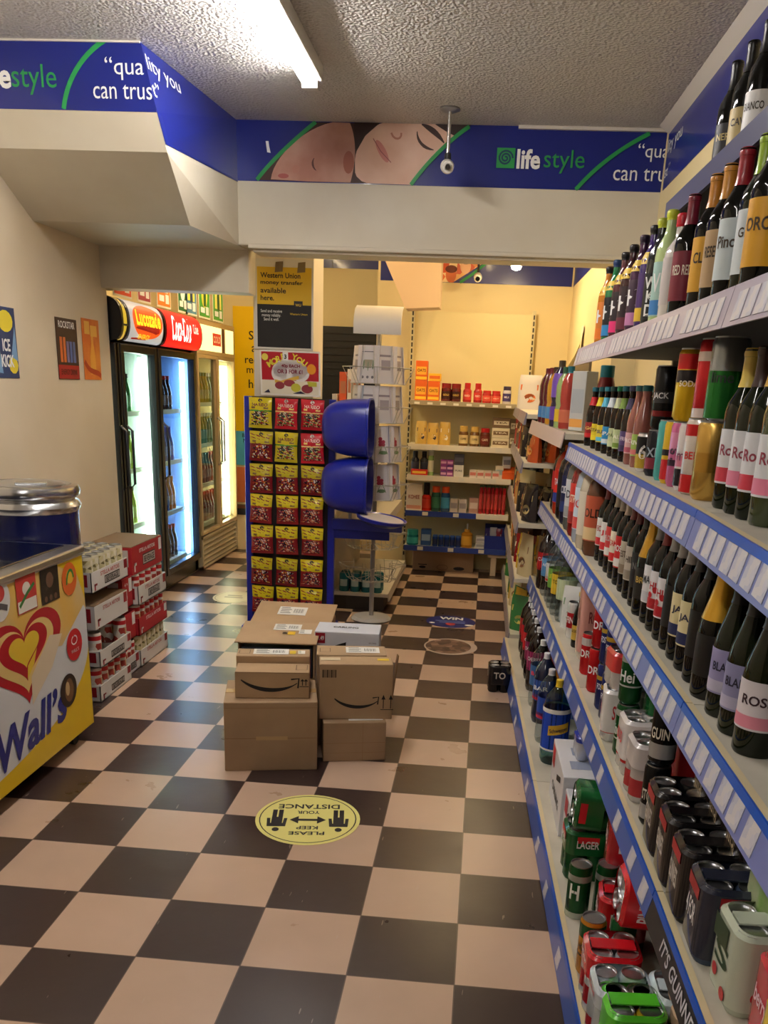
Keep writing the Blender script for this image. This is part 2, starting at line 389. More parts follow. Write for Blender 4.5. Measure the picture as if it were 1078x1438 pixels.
art(t, 'mother_nose', ribbon(bez(P(552, 186), P(556, 198), P(568, 196), P(566, 186), 6), .01), fn(4), M((190, 126, 104), .5))
for L in (L1, R1, bez(P(905, 186), P(870, 205), P(836, 232), P(812, 266))): art(t, 'green_arc', ribbon(clampb(L), .02), fn(6), GREEN)
art(t, 'logo_square', [rect(*P(700, 235), *P(725, 207))], fn(5), GREEN)
sp = [(P(712, 221)[0] + .04 * (1 - k / 40) * cos(k * .42), P(712, 221)[1] + .038 * (1 - k / 40) * sin(k * .42)) for k in range(36)]
art(t, 'logo_spiral', ribbon(sp, .009), fn(6), M((22, 60, 90), .5))
cb = P(744, 223); write(t, 'life', fn(5), INKWHITE, h=.095, w=.125, cx=cb[0], cy=cb[1] + .002, bold=.03)
cb = P(793, 226); write(t, 'style', fn(5), GREEN, w=.215, h=.112, cx=cb[0], cy=cb[1])
cb = P(913, 213); write(t, '“qua', fn(5), INKWHITE, w=.165, h=.085, cx=cb[0], cy=cb[1])
cb = P(897, 243); write(t, 'can tru', fn(5), INKWHITE, w=.275, h=.06, cx=cb[0], cy=cb[1] - .002)
art(t, 'tear', [[P(375, 198), P(379, 198), P(380, 206), P(382, 215), P(377, 214)]], fn(5), INKWHITE)

t = thing('fascia_banner', 'blue banner around the stair bulkhead at top left of the room', 'banner', (-2.42, 2.246, 2.64))
MB().lo((0, -.0014, 0), (.842, -.0002, .258)).add([(.842, -.0014, .258), (.842, -.0002, .258), (.899, -.0014, 0), (.899, -.0002, 0), (.842, -.0014, 0), (.842, -.0002, 0)], [(0, 2, 4), (1, 3, 5), (0, 1, 3, 2)]).build('panel', BLUE, t)
fl = lambda d: (lambda a, b: (a, -.0016 - d * .0009, b))
Q = lambda px, py: ((px + 67) * .003175, (153 + px * .02 - py) * .00268)
art(t, 'green_arc', ribbon(clampb(bez(Q(86, 153), Q(92, 115), Q(115, 78), Q(150, 58))), .02), fl(1), GREEN)
write(t, 'life', fl(1), INKWHITE, w=.13, h=.1, cx=Q(-6, 105)[0], cy=Q(-6, 106)[1], bold=.03)
write(t, 'style', fl(1), GREEN, w=.2, h=.115, cx=Q(47, 112)[0], cy=Q(47, 112)[1])
write(t, '“qua', fl(1), INKWHITE, w=.17, h=.085, cx=Q(174, 95)[0], cy=Q(174, 97)[1])
write(t, 'can trus', fl(1), INKWHITE, w=.26, h=.055, cx=Q(170, 128)[0], cy=Q(170, 129)[1])
# return of the banner along the bulkhead's side
A, B, Cc, D = [Vector(q) - Vector((-2.42, 2.246, 2.64)) for q in ((-1.586, 2.246, 2.9), (-1.479, 3.384, 2.9), (-1.476, 3.384, 2.6), (-1.503, 2.29, 2.53))]
E2 = Vector((.899, 0, 0)); off = Vector((.0022, -.0004, 0))
MB().add([tuple(q + off) for q in (A, B, Cc, D, E2)] + [tuple(q + off * .2) for q in (A, B, Cc, D, E2)], [(0, 1, 2, 3, 4), (5, 6, 7, 8, 9), (0, 1, 6, 5), (1, 2, 7, 6), (2, 3, 8, 7), (3, 4, 9, 8), (4, 0, 5, 9)]).build('side_panel', BLUE, t)
sd = (B - A).normalized()
fs = lambda a, b: tuple(A + off * 2.2 + sd * a + Vector((.065 * -b / .26 * .95, 0, b)))
write(t, 'lity you', fs, INKWHITE, w=.34, h=.075, cx=.19, cy=-.075)
write(t, 't”', fs, INKWHITE, w=.075, h=.06, cx=.05, cy=-.165)
t = thing('fascia_banner', 'blue banner high on the right wall above the wine shelves', 'banner', gw(3.3, .6, 2.6), TH)
MB().lo((-.003, -6.6, 0), (-.001, 0, .262)).build('panel', BLUE, t)
fr_ = lambda a, b: (-.0045, -a, b)
write(t, 'lity you', fr_, INKWHITE, w=.34, h=.08, cx=.19, cy=.19); write(t, 'st”', fr_, INKWHITE, w=.12, h=.055, cx=.08, cy=.08)
t = thing('fascia_banner', 'blue banner with orange family photos high on the back wall', 'banner', (-1.0, 6.2, 2.425))
MB().lo((0, -.003, 0), (1.62, -.001, .4)).build('panel', BLUE, t)
fb = lambda d: (lambda a, b: (a, -.0035 - d * .0009, b))
art(t, 'photo', [[(.3, .002), (.62, .002)] + [(.62 + .38 * k / 6, .002 + .24 * k / 6) for k in range(7)] + [(.98, .39), (.3, .39)]], fb(0), mottled([(232, 120, 60), (246, 190, 120), (214, 90, 50), (250, 220, 170), (226, 150, 90)], 14))
for q, (a, b, c) in enumerate(((.6, .06, (222, 120, 70)), (.72, .13, (240, 190, 150)), (.82, .22, (228, 140, 90)))):
    art(t, 'face', [ell(a, b, .045, .06)], fb(1), M(c, .5)); art(t, 'hair', [ell(a, b + .045, .05, .03)], fb(2), M((110, 50, 30), .5))
art(t, 'green_arc', ribbon([(.68, .003), (.78, .07), (.88, .15), (.98, .24), (1.1, .36)], .022), fb(2), GREEN)
t = thing('fascia_banner', 'short blue banner on the wall above the black shutter at back left', 'banner', (-2.0, 6.75, 2.57))
MB().lo((0, -.004, 0), (1.05, -.001, .3)).build('panel', BLUE, t)
MB().lo((.49, -.006, 0), (.496, -.004, .3)).build('joint', M((16, 20, 70), .5), t)
t = thing('fascia_banner', 'blue banner turning along the right wall of the back room', 'banner', gw(6.18, .46, 2.425), TH)
MB().lo((-.003, -2.4, 0), (-.001, 0, .4)).build('panel', BLUE, t)

# ------------------------------------------------------------------ ceiling camera
t = thing('security_camera', 'small white security camera on a metal pole below the stippled ceiling', 'camera', (-.302, 3.09, 2.9))
MB().lathe([(0, 0), (.05, 0), (.052, -.008), (.03, -.018), (0, -.018)], 24).build('ceiling_plate', STEEL, t)
MB().lathe([(.0095, -.015), (.0095, -.2), (0, -.2)], 12).build('pole', M((214, 212, 206), .25, .9), t)
MB().lathe([(0, -.195), (.016, -.2), (.018, -.225), (.01, -.24), (0, -.24)], 12).build('swivel_joint', M((40, 40, 44), .4), t)
b_ = MB().lathe([(0, -.036), (.028, -.032), (.034, -.01), (.032, .03), (.02, .045), (0, .046)], 20)
hd = b_.build('camera_head', M((226, 222, 214), .3), t); hd.location = (0, -.01, -.262); hd.rotation_euler = (radians(-75), 0, radians(10))
ln = MB().lathe([(0, 0), (.012, 0), (.012, .006), (.016, .006), (.016, -.004)], 16).build('lens', M((60, 54, 50), .2), hd); ln.location = (0, 0, -.039)
t = thing('security_camera', 'white security camera hanging before the orange photos in the back room', 'camera', (-.165, 5.9, 2.9))
MB().lathe([(0, 0), (.04, 0), (.01, -.02), (.009, -.43), (0, -.43)], 12).build('pole', BLACK, t)
hd = MB().lathe([(0, -.05), (.03, -.045), (.034, 0), (.028, .04), (0, .045)], 16).build('camera_head', M((230, 226, 210), .3), t); hd.location = (0, -.02, -.46); hd.rotation_euler = (radians(-70), 0, 0)
ln = MB().lathe([(0, 0), (.018, 0), (.018, .006), (0, .006)], 12).build('lens', GLOSSBLACK, hd); ln.location = (0, 0, -.058)
t = thing('ceiling_spotlight', 'small bright spot lamp shining beside the back blue banner', 'lamp', (.13, 5.4, 2.9))
MB().lathe([(0, 0), (.05, 0), (.05, -.02), (.012, -.03), (.012, -.36), (.03, -.37), (.042, -.43), (.038, -.43), (.028, -.38), (0, -.38)], 16).build('fitting', M((220, 216, 206), .35), t)
MB().lathe([(0, -.46), (.03, -.45), (.038, -.425), (.034, -.41), (0, -.4)], 16).build('bulb', M((255, 226, 176), .4, emit=350), t)
# ------------------------------------------------------------------ ice-cream chest freezer
FX, FY0, FY1, FB, FT = -1.68, .1, 1.545, .07, .87
t = thing('chest_freezer', 'yellow and white ice cream chest freezer with a red heart against the left wall', 'freezer', (FX, FY0, 0))
D_, Lf = .66, FY1 - FY0
MB().lo((-D_, 0, FB), (0, Lf, FT - .03)).build('body', M((226, 226, 222), .35), t, bev=.012)
MB().lo((-D_ - .01, -.01, FT - .032), (.012, Lf + .01, FT)).build('top_rim', ALU, t, bev=.008)
MB().lo((-D_ + .05, .05, FT), (-.05, Lf - .05, FT + .008)).build('glass_lid', M((10, 16, 40), .05, coat=.4), t, bev=.003)
MB().lo((-D_ + .04, .04, .0601), (-.03, Lf - .04, FB + .01)).build('plinth', BLACK, t)
for x_, y_ in ((-.06, Lf - .09), (-D_ + .06, Lf - .09), (-.06, .1), (-D_ + .06, .1)):
    wl = MB().lathe([(0, -.013), (.03, -.013), (.031, 0), (.03, .013), (0, .013)], 14).build('castor', M((22, 22, 24), .5), t); wl.location = (x_, y_, .031); wl.rotation_euler = (0, pi / 2, 0)
    MB().lo((-.016, -.02, .0), (.016, .02, .034)).build('castor_fork', BLACK, wl).location = (-.03, 0, 0)
ff = lambda d: (lambda a, b: (.0010 + d * .0005, a, b))           # artwork on the front: a along the freezer, b up
a0 = -FY0
art(t, 'front_panel', [rect(.006, FB + .006, Lf - .006, FT - .036)], ff(0), M((222, 226, 228), .3))
sw = bumped((232, 190, 92), .35, 2., .02, 1, .004, (222, 196, 140), 3.)
art(t, 'cream_swirl', [[(.0061, FT - .04), (.0061, .45), (.35, .5), (.7, .58), (1., .53), (1.2, .5), (1.42, .62), (Lf - .0061, .60), (Lf - .0061, FT - .04)]], ff(1), sw)
art(t, 'yellow_edge', [[(Lf - .007, FT - .04), (1.2, FT - .04), (1.38, .76), (Lf - .007, .64)], [(Lf - .007, .43)] + bez((Lf - .007, .43), (1.4, .3), (1.2, .18), (.6, .14)) + [(.3, .13), (.007, .125), (.007, FB + .007), (Lf - .007, FB + .007)]], ff(2), M((232, 196, 30), .35))
# heart mark: two nested strokes
hx, hy = .90, .55
def heart(sx, sy, n=40, ox=0., oy=0.):
    P = []
    for k in range(n + 1):
        a = 2 * pi * k / n; x_ = 16 * sin(a) ** 3; y_ = 13 * cos(a) - 5 * cos(2 * a) - 2 * cos(3 * a) - cos(4 * a)
        P.append((hx + ox + x_ * sx, hy + oy + y_ * sy))
    return P
H1 = heart(.0182, .0112)
def hring(sx, sy, w, i0, i1, oy=0.):
    out = heart(sx, sy, 60, 0, oy)[i0:i1]
    return ribbon(out, w)
def hrt(s, dx=0., dy=0.): return [(hx + dx + (a - hx) * s, hy + dy + (b - hy) * s) for a, b in heart(.0188, .0118, 70)[:-1]]
HR = M((178, 22, 40), .35)
art(t, 'heart_mark', [hrt(1.)], ff(2.5), HR); art(t, 'heart_gold', [hrt(.78, .0, .0)], ff(3), M((236, 206, 130), .35)); art(t, 'heart_gap', [[(hx + .02, hy - .21), (hx + .03, hy - .10), (hx + .2, hy + .02), (hx + .305, hy - .0), (hx + .2, hy - .11)]], ff(3.2), M((230, 214, 184), .35))
art(t, 'inner_heart', [hrt(.60, .0, .012)], ff(3.5), HR); art(t, 'heart_centre', [hrt(.38, .0, .02)], ff(4), M((238, 204, 64), .35)); art(t, 'centre_gap', [[(hx - .0, hy - .10), (hx + .01, hy - .05), (hx + .09, hy + .0), (hx + .06, hy - .055)]], ff(4.2), M((238, 204, 64), .35))
write(t, 'Wall’s', ff(5), M((26, 36, 128), .35), w=.56, h=.16, cx=.92, cy=.255, bold=.03, italic=.25, rot=.06)
def sticker(par, nm, outline, col, extra=()):
    o = art(par, nm, [outline], ff(6), M(col, .3))
    for q, (pl, cc) in enumerate(extra): art(o, 'print', pl, ff(7 + q), M(cc, .3))
    return o
def fsp(Yw, z): return (Yw - FY0, z)
c = fsp(.86, .785); sticker(t, 'white_sticker', ell(*c, .07, .075), (226, 226, 222), [([ell(c[0], c[1] + .025, .035, .03)], (196, 60, 60)), (ribbon([(c[0] - .045, c[1] - .03), (c[0], c[1] - .02), (c[0] + .045, c[1] - .035)], .022), (90, 86, 90))])
c = fsp(1.05, .77); sticker(t, 'red_white_sticker', rect(c[0] - .075, c[1] - .068, c[0] + .075, c[1] + .068), (206, 54, 50), [([rect(c[0] - .07, c[1] - .064, c[0] + .07, c[1] - .02), ell(c[0], c[1] + .02, .03, .025)], (238, 232, 220)), (ribbon([(c[0] - .06, c[1] - .04), (c[0], c[1]), (c[0] + .06, c[1] + .03)], .014), (60, 130, 60))])
c = fsp(1.235, .765); sticker(t, 'black_sticker', rect(c[0] - .075, c[1] - .068, c[0] + .075, c[1] + .068), (22, 16, 16), [([ell(c[0], c[1] + .02, .03, .03), ell(c[0] - .04, c[1] - .05, .012, .012), ell(c[0], c[1] - .05, .012, .012), ell(c[0] + .04, c[1] - .05, .012, .012)], (110, 78, 60))])
c = fsp(1.405, .755); sticker(t, 'orange_sticker', ell(*c, .066, .068), (224, 104, 40), [([ell(c[0] + .005, c[1] + .01, .035, .03)], (236, 190, 60)), (ribbon(bez((c[0] - .03, c[1] - .02), (c[0] - .02, c[1] + .05), (c[0] + .03, c[1] + .05), (c[0] + .035, c[1]), 8), .012), (60, 140, 60))])
c = fsp(1.405, .475); o = sticker(t, 'red_sticker', ell(*c, .072, .068), (206, 34, 44), [(ribbon([(c[0] + .02 * sin(a) * (1.3 if True else 1), c[1] + .02 + .018 * cos(a)) for a in [k * .5 for k in range(13)]], .006), (244, 240, 238))])
write(o, 'WALL’S', ff(8), INKWHITE, w=.07, cx=c[0], cy=c[1] - .025)
c = fsp(1.32, .3); sticker(t, 'brown_sticker', ell(*c, .075, .07), (40, 24, 18), [([ell(c[0] + .005, c[1], .04, .05)], (120, 84, 50)), ([ell(c[0] - .01, c[1] + .01, .018, .03)], (210, 180, 130))])

# ------------------------------------------------------------------ barrel cooler
t = thing('barrel_cooler', 'navy blue barrel cooler with a silver rim behind the ice cream freezer', 'cooler', (-2.01, 1.768, 0))
r_ = .216
MB().lathe([(0, .012), (r_ - .03, .012), (r_ - .008, .04), (r_ - .008, .985), (0, .985)], 40).build('barrel', M((16, 24, 78), .22, coat=.4), t)
MB().lathe([(r_ - .012, .97), (r_ + .0, .985), (r_ + .006, 1.0), (r_ - .004, 1.02), (r_ - .016, 1.03), (r_ + .002, 1.045), (r_ + .006, 1.065), (r_ - .004, 1.085), (r_ - .03, 1.09), (r_ - .035, 1.075), (r_ - .15, 1.078), (0, 1.08)], 40).build('rim', CHROME, t)
ld = MB().lathe([(0, 1.081), (.15, 1.082), (.158, 1.088), (.15, 1.092), (0, 1.094)], 30).build('lid', ALU, t)
MB().box((.06, -.08, 1.098), (.13, .045, .012), .4).build('pull_tab', CHROME, ld, bev=.005)
MB().lathe([(0, .0), (r_ - .04, .0), (r_ - .04, .014), (0, .014)], 30).build('foot', BLACK, t)

# ------------------------------------------------------------------ wall posters
def poster(name, label, cat, o, ax, ay, w, h, col, group=None, thick=.002):
    t = thing(name, label, cat, o, 0, group); ax, ay = Vector(ax), Vector(ay); n = ax.cross(ay)
    fn_ = lambda a, b, d: tuple(ax * a + ay * b + n * d)
    MB().prism(rect(0, 0, w, h), fn_, .0003, thick).build('sheet', M(col, .35) if not hasattr(col, 'node_tree') else col, t)
    return t, (lambda d: (lambda a, b: fn_(a, b, thick + .0006 + d * .0007)))
t, f = poster('poster', 'blue and yellow poster on the left wall above the barrel cooler', 'poster', (-2.358, 2.2, 1.522), (0, 1, 0), (0, 0, 1), .265, .324, (36, 56, 100))
for q in (ell(.17, .26, .07, .05, 14), ell(.215, .06, .045, .04, 10)): art(t, 'yellow_splash', [q], f(0), M((226, 206, 60), .4))
for q in ([(.02, .03), (.08, .2), (.11, .02)], [(.2, .1), (.25, .24), (.26, .08)]): art(t, 'ice_shard', [q], f(1), M((120, 160, 200), .4))
write(t, 'ICE\nKICK', f(2), INKWHITE, w=.12, h=.13, cx=.16, cy=.115, bold=.03)
t, f = poster('poster', 'dark poster of tall orange and blue cans on the left wall', 'poster', (-2.358, 2.9, 1.524), (0, 1, 0), (0, 0, 1), .262, .318, (58, 36, 34))
art(t, 'red_foot', [rect(0.004, 0.004, .258, .075)], f(0), M((170, 26, 30), .4))
for k, cc in enumerate(((214, 110, 50), (214, 110, 50), (120, 110, 150), (90, 110, 170), (90, 110, 170))): art(t, 'printed_can', [rect(.035 + k * .04, .09, .065 + k * .04, .2 + .02 * (k < 2))], f(1), M(cc, .4))
write(t, 'ROCKSTAR', f(1), INKWHITE, w=.2, h=.036, cx=.131, cy=.285, bold=.02); write(t, 'ENERGY DRINK', f(2), M((40, 10, 10), .5), w=.2, h=.03, cx=.131, cy=.04)
t, f = poster('poster', 'orange poster with a single bottle on the left wall near its end', 'poster', (-2.358, 3.23, 1.527), (0, 1, 0), (0, 0, 1), .235, .334, bumped((222, 110, 40), .4, 3., .02, 1, .003, (238, 150, 60), 6.))
art(t, 'bottle_shape', [[(.09, .03), (.09, .13), (.115, .2), (.115, .26), (.145, .26), (.145, .2), (.165, .13), (.165, .03)]], f(0), M((246, 176, 70), .4)); art(t, 'swirl', ribbon(bez((.01, .1), (.08, .02), (.18, .06), (.225, .02)), .03), f(1), M((190, 60, 30), .4))
art(t, 'title_blocks', [rect(.03, .25, .1, .32), rect(.11, .24, .2, .3)], f(1), M((246, 190, 90), .4))

# ------------------------------------------------------------------ stacked beer trays
CANM = {'white': M((224, 220, 214), .35, .1), 'silver': ALU}
def can(name, label, cat, group, r=.033, h=.122, body=None, bands=(), text=None, tcol=None, tw=.05, th=None, seg=18):
    t = thing(name, label, cat, group=group)
    MB().lathe([(0, .004), (r * .72, .001), (r * .8, 0), (r, .011), (r, h - .011), (r * .9, h - .003)], seg).build('body', body, t)
    MB().lathe([(r * .9, h - .003), (r * .905, h), (r * .85, h), (r * .8, h - .004), (0, h - .004)], seg).build('lid', STEEL, t)
    for z0, z1, m in bands:
        MB().lathe([(r + .0004, z0), (r + .0004, z1)], seg).build('band', m, t)
    if text: write(t, text, wrap(r + .0008, h * .52), tcol or INKWHITE, w=tw, h=th, bold=.02)
    return t
beer = can('beer_can', 'white beer can standing in the nearest bottom tray', 'can', 'cans in the beer trays', .033, .168, CANM['white'], [(.03, .115, mottled([(170, 60, 50), (224, 214, 200), (200, 170, 120), (120, 40, 36), (230, 226, 220)], 38)), (.13, .152, M((190, 40, 46), .3))])
greyc = can('beer_can', 'green topped beer can standing in a red tray', 'can', 'cans in the beer trays', .033, .168, M((214, 206, 176), .35, .1), [(.02, .15, mottled([(206, 196, 150), (150, 136, 80), (226, 220, 196), (110, 100, 60), (214, 204, 170)], 40))])
USED = set()
def tray(label, loc, L_, d, h, col, text, boxtxt, rz=0, cans=None, canlabel='', ncan=(4, 2), band=None, lidded=False, empty=False):
    t = thing('beer_tray', label, 'box', loc, rz, 'beer trays stacked by the fridges')
    x0, x1, y0_, y1_ = -d, 0, 0, L_; th = .004
    mb = MB()
    if lidded: mb.lo((x0, y0_, 0), (x1, y1_, h))
    else:
        mb.lo((x0, y0_, 0), (x1, y1_, .005)).lo((x1 - th, y0_, 0), (x1, y1_, h)).lo((x0, y0_, 0), (x0 + th, y1_, h)).lo((x0, y0_, 0), (x1, y0_ + th, h)).lo((x0, y1_ - th, 0), (x1, y1_, h))
    mb.build('tray', M(col, .5), t)
    if lidded: MB().lo((x0 + .002, y0_ + .002, h), (x1 - .002, y1_ - .002, h + .003)).build('board_top', M((120, 96, 70), .75), t)
    fn_ = lambda d_: (lambda a, b: (.0006 + d_ * .0006, a, b))
    fe = lambda d_: (lambda a, b: (a, -.0006 - d_ * .0006, b))
    ink = INKWHITE if col[1] < 100 else M((176, 40, 46), .5)
    if text: write(t, text, fn_(0), ink, w=L_ * .52, h=.02, cx=L_ * .5, cy=h * .78, bold=.02)
    if boxtxt:
        o = art(t, 'label_box', [rect(L_ * .34, h * .2, L_ * .76, h * .6)], fn_(0), M((40, 34, 32), .5))
        art(o, 'label_face', [rect(L_ * .34 + .006, h * .2 + .006, L_ * .76 - .006, h * .6 - .006)], fn_(1), M((196, 190, 184), .5)); write(o, boxtxt, fn_(2), M((40, 34, 32), .5), w=L_ * .34, h=h * .24, cx=L_ * .55, cy=h * .4, bold=.03)
    art(t, 'corner_badge', [rect(L_ - .05, h * .5, L_ - .008, h * .95), rect(.03, h * .08, .045, h * .4), rect(.03, h * .3, .065, h * .4)], fn_(0), M((150, 30, 40), .5) if col[1] > 100 else INKWHITE)
    for q in (rect(-d + .01, h * .3, -d + .1, h * .9), rect(-.08, h * .3, -.02, h * .9)): art(t, 'end_panel', [q], fe(0), M((160, 30, 40), .5) if col[1] > 100 else M((206, 200, 196), .5))
    if cans:
        c_, s_ = cos(rz), sin(rz)
        nx, ny = ncan
        for k in range(nx):
            for q in range(ny):
                lx = -.042 - q * .07; ly = .042 + k * (L_ - .084) / max(nx - 1, 1)
                pos = (loc[0] + lx * c_ - ly * s_, loc[1] + lx * s_ + ly * c_, loc[2] + .005)
                if id(cans) not in USED: USED.add(id(cans)); cans.location = pos; cans.rotation_euler = (0, 0, radians(-60)); tag_new(cans, canlabel, canlabel)
                else: dup(cans, canlabel, pos, radians(-60 + rnd.uniform(-20, 20)), canlabel)
    return t
def tag_new(o, label, group):
    LABELS.pop(o['label'], None); tag(o, label, o['category'], group)
SX = -1.84
tray('white beer tray at the bottom of the stack nearest the freezer', (SX, 1.99, 0), .40, .27, .085, (222, 220, 216), '', 'BEVERAGE', cans=beer, canlabel='white can in the bottom white tray nearest the freezer', ncan=(5, 2))
tray('white beer tray second from the floor beside the freezer', (SX + .01, 1.99, .18), .40, .27, .085, (222, 220, 216), '', 'BEVERAGE', cans=beer, canlabel='white can behind dark wrap in the second tray from the floor', ncan=(2, 2))
tray('white lidded beer tray third from the floor beside the freezer', (SX - .0, 1.985, .375), .41, .27, .115, (224, 222, 218), 'STELLA ARTOIS', '', lidded=True)
tray('red beer tray between the third and top white trays', (SX - .03, 2.405, .375), .14, .24, .16, (176, 34, 44), '4 × 4', '')
tray('white beer tray on top of the stack nearest the freezer', (SX - .005, 1.985, .555), .45, .28, .10, (224, 222, 218), 'STELLA ARTOIS', 'BEVERAGE', cans=greyc, canlabel='green and cream can in the topmost white tray', ncan=(6, 3))
tray('small white beer tray low between the two stacks', (SX - .03, 2.4, .0), .19, .24, .10, (222, 220, 216), '', 'BEER', cans=beer, canlabel='white can in the low tray between the stacks', ncan=(3, 1))
tray('small red beer tray above the low tray between the stacks', (SX - .04, 2.4, .185), .19, .23, .15, (176, 34, 44), '', '')
SX2 = -1.865
tray('open white beer tray at the bottom of the stack nearer the fridges', (SX2, 2.6, 0), .44, .27, .095, (226, 224, 220), 'STELLA ARTOIS', '', cans=greyc, canlabel='green and cream can in the bottom tray nearer the fridges', ncan=(6, 2))
tray('red beer tray second from the floor nearer the fridges', (SX2, 2.6, .18), .45, .27, .10, (178, 34, 44), 'STELLA ARTOIS', '', cans=beer, canlabel='white can in the red tray nearer the fridges', ncan=(6, 2))
tray('white beer tray third from the floor nearer the fridges', (SX2 + .005, 2.6, .355), .44, .27, .105, (226, 224, 220), 'STELLA ARTOIS', 'BEVERAGE', cans=beer, canlabel='white can in the third tray nearer the fridges', ncan=(5, 2))
tray('red lidded beer tray on top of the stack nearer the fridges', (SX2 - .005, 2.56, .53), .46, .27, .15, (178, 36, 46), 'STELLA ARTOIS', 'BEVERAGE', lidded=True)

# ------------------------------------------------------------------ drinks fridges along the left
FRX = -2.34
PANE = clear_glass((222, 232, 230), .16)
def fridge(label, y0, y1, frame, header, hart, double=False, tubecol=(240, 255, 236), tubes=1, glow=10, bottles=(), H=2.02, louvre=False, inner=(206, 216, 212), head_col=None):
    t = thing('drinks_fridge', label, 'fridge', (FRX, y0, 0)); Wd = y1 - y0; Dp = .6; zb = .13 if not louvre else .3; zt = 1.75
    fm = M(frame, .3, coat=.3)
    mb = MB(); mb.lo((-Dp, 0, .015), (-Dp + .03, Wd, H)).lo((-Dp, 0, .015), (-.05, .03, H)).lo((-Dp, Wd - .03, .015), (-.05, Wd, H)).lo((-Dp, 0, .015), (-.05, Wd, zb)).lo((-Dp, 0, zt), (-.05, Wd, H)); mb.build('cabinet', fm, t)
    MB().lo((-Dp + .031, .031, zb), (-Dp + .036, Wd - .031, zt)).lo((-Dp + .04, .031, zb), (-.06, .034, zt)).lo((-Dp + .04, Wd - .034, zb), (-.06, Wd - .031, zt)).build('liner', M(inner, .4), t)
    n = 2 if double else 1
    for k in range(n):
        a, b = Wd * k / n + .004, Wd * (k + 1) / n - .004; e = .05 if not louvre else .03
        mb = MB(); mb.lo((-.05, a, zb), (0, a + e, zt)).lo((-.05, b - e, zb), (0, b, zt)).lo((-.05, a + e, zb), (0, b - e, zb + e)).lo((-.05, a + e, zt - e), (0, b - e, zt))
        d = mb.build('door', fm, t, bev=.005)
        MB().lo((-.03, a + e - .004, zb + e - .004), (-.026, b - e + .004, zt - e + .004)).build('pane', PANE, d)
        hy = (a + .03) if not double else (b - .035 if k == 0 else a + .035)
        MB().tube([(0, hy, .85), (.035, hy, .88), (.035, hy, 1.22), (0, hy, 1.25)], .009, 8).build('handle', CHROME if louvre else M((60, 60, 64), .3, .6), d)
    for k in range(4):
        z = zb + .04 + k * (zt - zb - .1) / 4
        mb = MB(); mb.lo((-Dp + .05, .036, z), (-.09, Wd - .036, z + .006)).lo((-.1, .036, z - .012), (-.088, Wd - .036, z + .02)); mb.build('shelf', M((226, 228, 210), .4), t)
    ty = Wd - .095
    MB().tube([(-.085, ty, zb + .05), (-.085, ty, zt - .07)], .019 if not louvre else .03, 10).build('light_tube', M(tubecol, .4, emit=glow), t)
    hm = MB()
    if not louvre:
        prof = [(-.02, zt + .012), (.03, zt + .03), (.055, zt + .1), (.05, zt + .19), (.02, zt + .245), (-.03, H - .002)]
        hm.grid(8, 12, lambda u, v: (lambda q: (q[0], .006 + u * (Wd - .012), q[1]))(bzp(prof, v)))
        hm.build('header', fm, t)
        px = lambda d_: (lambda a, b: (lambda q: (q[0] + .004 + d_ * .0022, a, q[1] + d_ * .0004))(bzp(prof, b)))
        gm = MB().grid(10, 14, lambda u, v: px(.5)(.03 + u * (Wd - .06), .1 + v * .84)); gm.build('header_sign', head_col, t)
        hart(t, px, Wd)
        for s in (0, Wd - .02):
            MB().prism([bzp(prof, k / 12) for k in range(13)] + [(-.05, H - .002), (-.05, zt)], lambda a, b, d_: (a * 1.04, d_, b), s, s + .02).build('header_cheek', fm, t)
    else:
        MB().lo((-.05, 0, zt), (-.0, Wd, H)).build('header', fm, t, bev=.004)
        hart(t, lambda d_: (lambda a, b: (.001 + d_ * .001, a, zt + b * (H - zt))), Wd)
        g = MB()
        g.lo((-.045, .0, .03), (-.03, Wd, zb - .01))
        for k in range(6): g.box((-.02, Wd / 2, .06 + k * .042), (.03, Wd - .06, .006), 0, 0, Matrix.Rotation(.7, 3, 'Y'))
        g.lo((-.03, 0, .02), (-.004, .03, zb - .01)).lo((-.03, Wd - .03, .02), (-.004, Wd, zb - .01)).lo((-.03, 0, zb - .03), (-.004, Wd, zb - .01)).lo((-.03, 0, .02), (-.004, Wd, .04)); g.build('louvre_panel', M((190, 176, 150), .4, .3), t)
    return t
def bzp(prof, v):
    n = len(prof) - 1; k = min(int(v * n), n - 1); f_ = v * n - k
    g = lambda i: prof[max(0, min(n, i))]
    p0, p1, p2, p3 = g(k - 1), g(k), g(k + 1), g(k + 2)
    return tuple(.5 * ((2 * b) + (-a + c) * f_ + (2 * a - 5 * b + 4 * c - d) * f_ ** 2 + (-a + 3 * b - 3 * c + d) * f_ ** 3) for a, b, c, d in zip(p0, p1, p2, p3))
def h0(t, px, W_):
    art(t, 'logo_patch', [ell(W_ * .5, .5, W_ * .3, .22)], px(1), M((230, 200, 60), .4, emit=.3)); art(t, 'logo_marks', ribbon([(W_ * .3, .4), (W_ * .5, .7), (W_ * .7, .4)], .06), px(2), M((30, 24, 20), .4))
def h1(t, px, W_):
    art(t, 'logo_patch', [ell(W_ * .53, .52, .27, .27, 30, rot=.0)], px(1), M((226, 84, 24), .4, emit=.5)); art(t, 'logo_band', [[(W_ * .12, .2), (W_ * .2, .42), (W_ * .86, .5), (W_ * .84, .38), (W_ * .5, .22)]], px(2), M((176, 26, 22), .4, emit=.2))
    write(t, 'Lucozade', px(3), M((250, 206, 40), .4, emit=.7), w=W_ * .66, h=.22, cx=W_ * .53, cy=.55, bold=.03); write(t, 'ENERGY', px(4), M((250, 206, 40), .4, emit=.5), w=W_ * .3, h=.09, cx=W_ * .42, cy=.27, bold=.02)
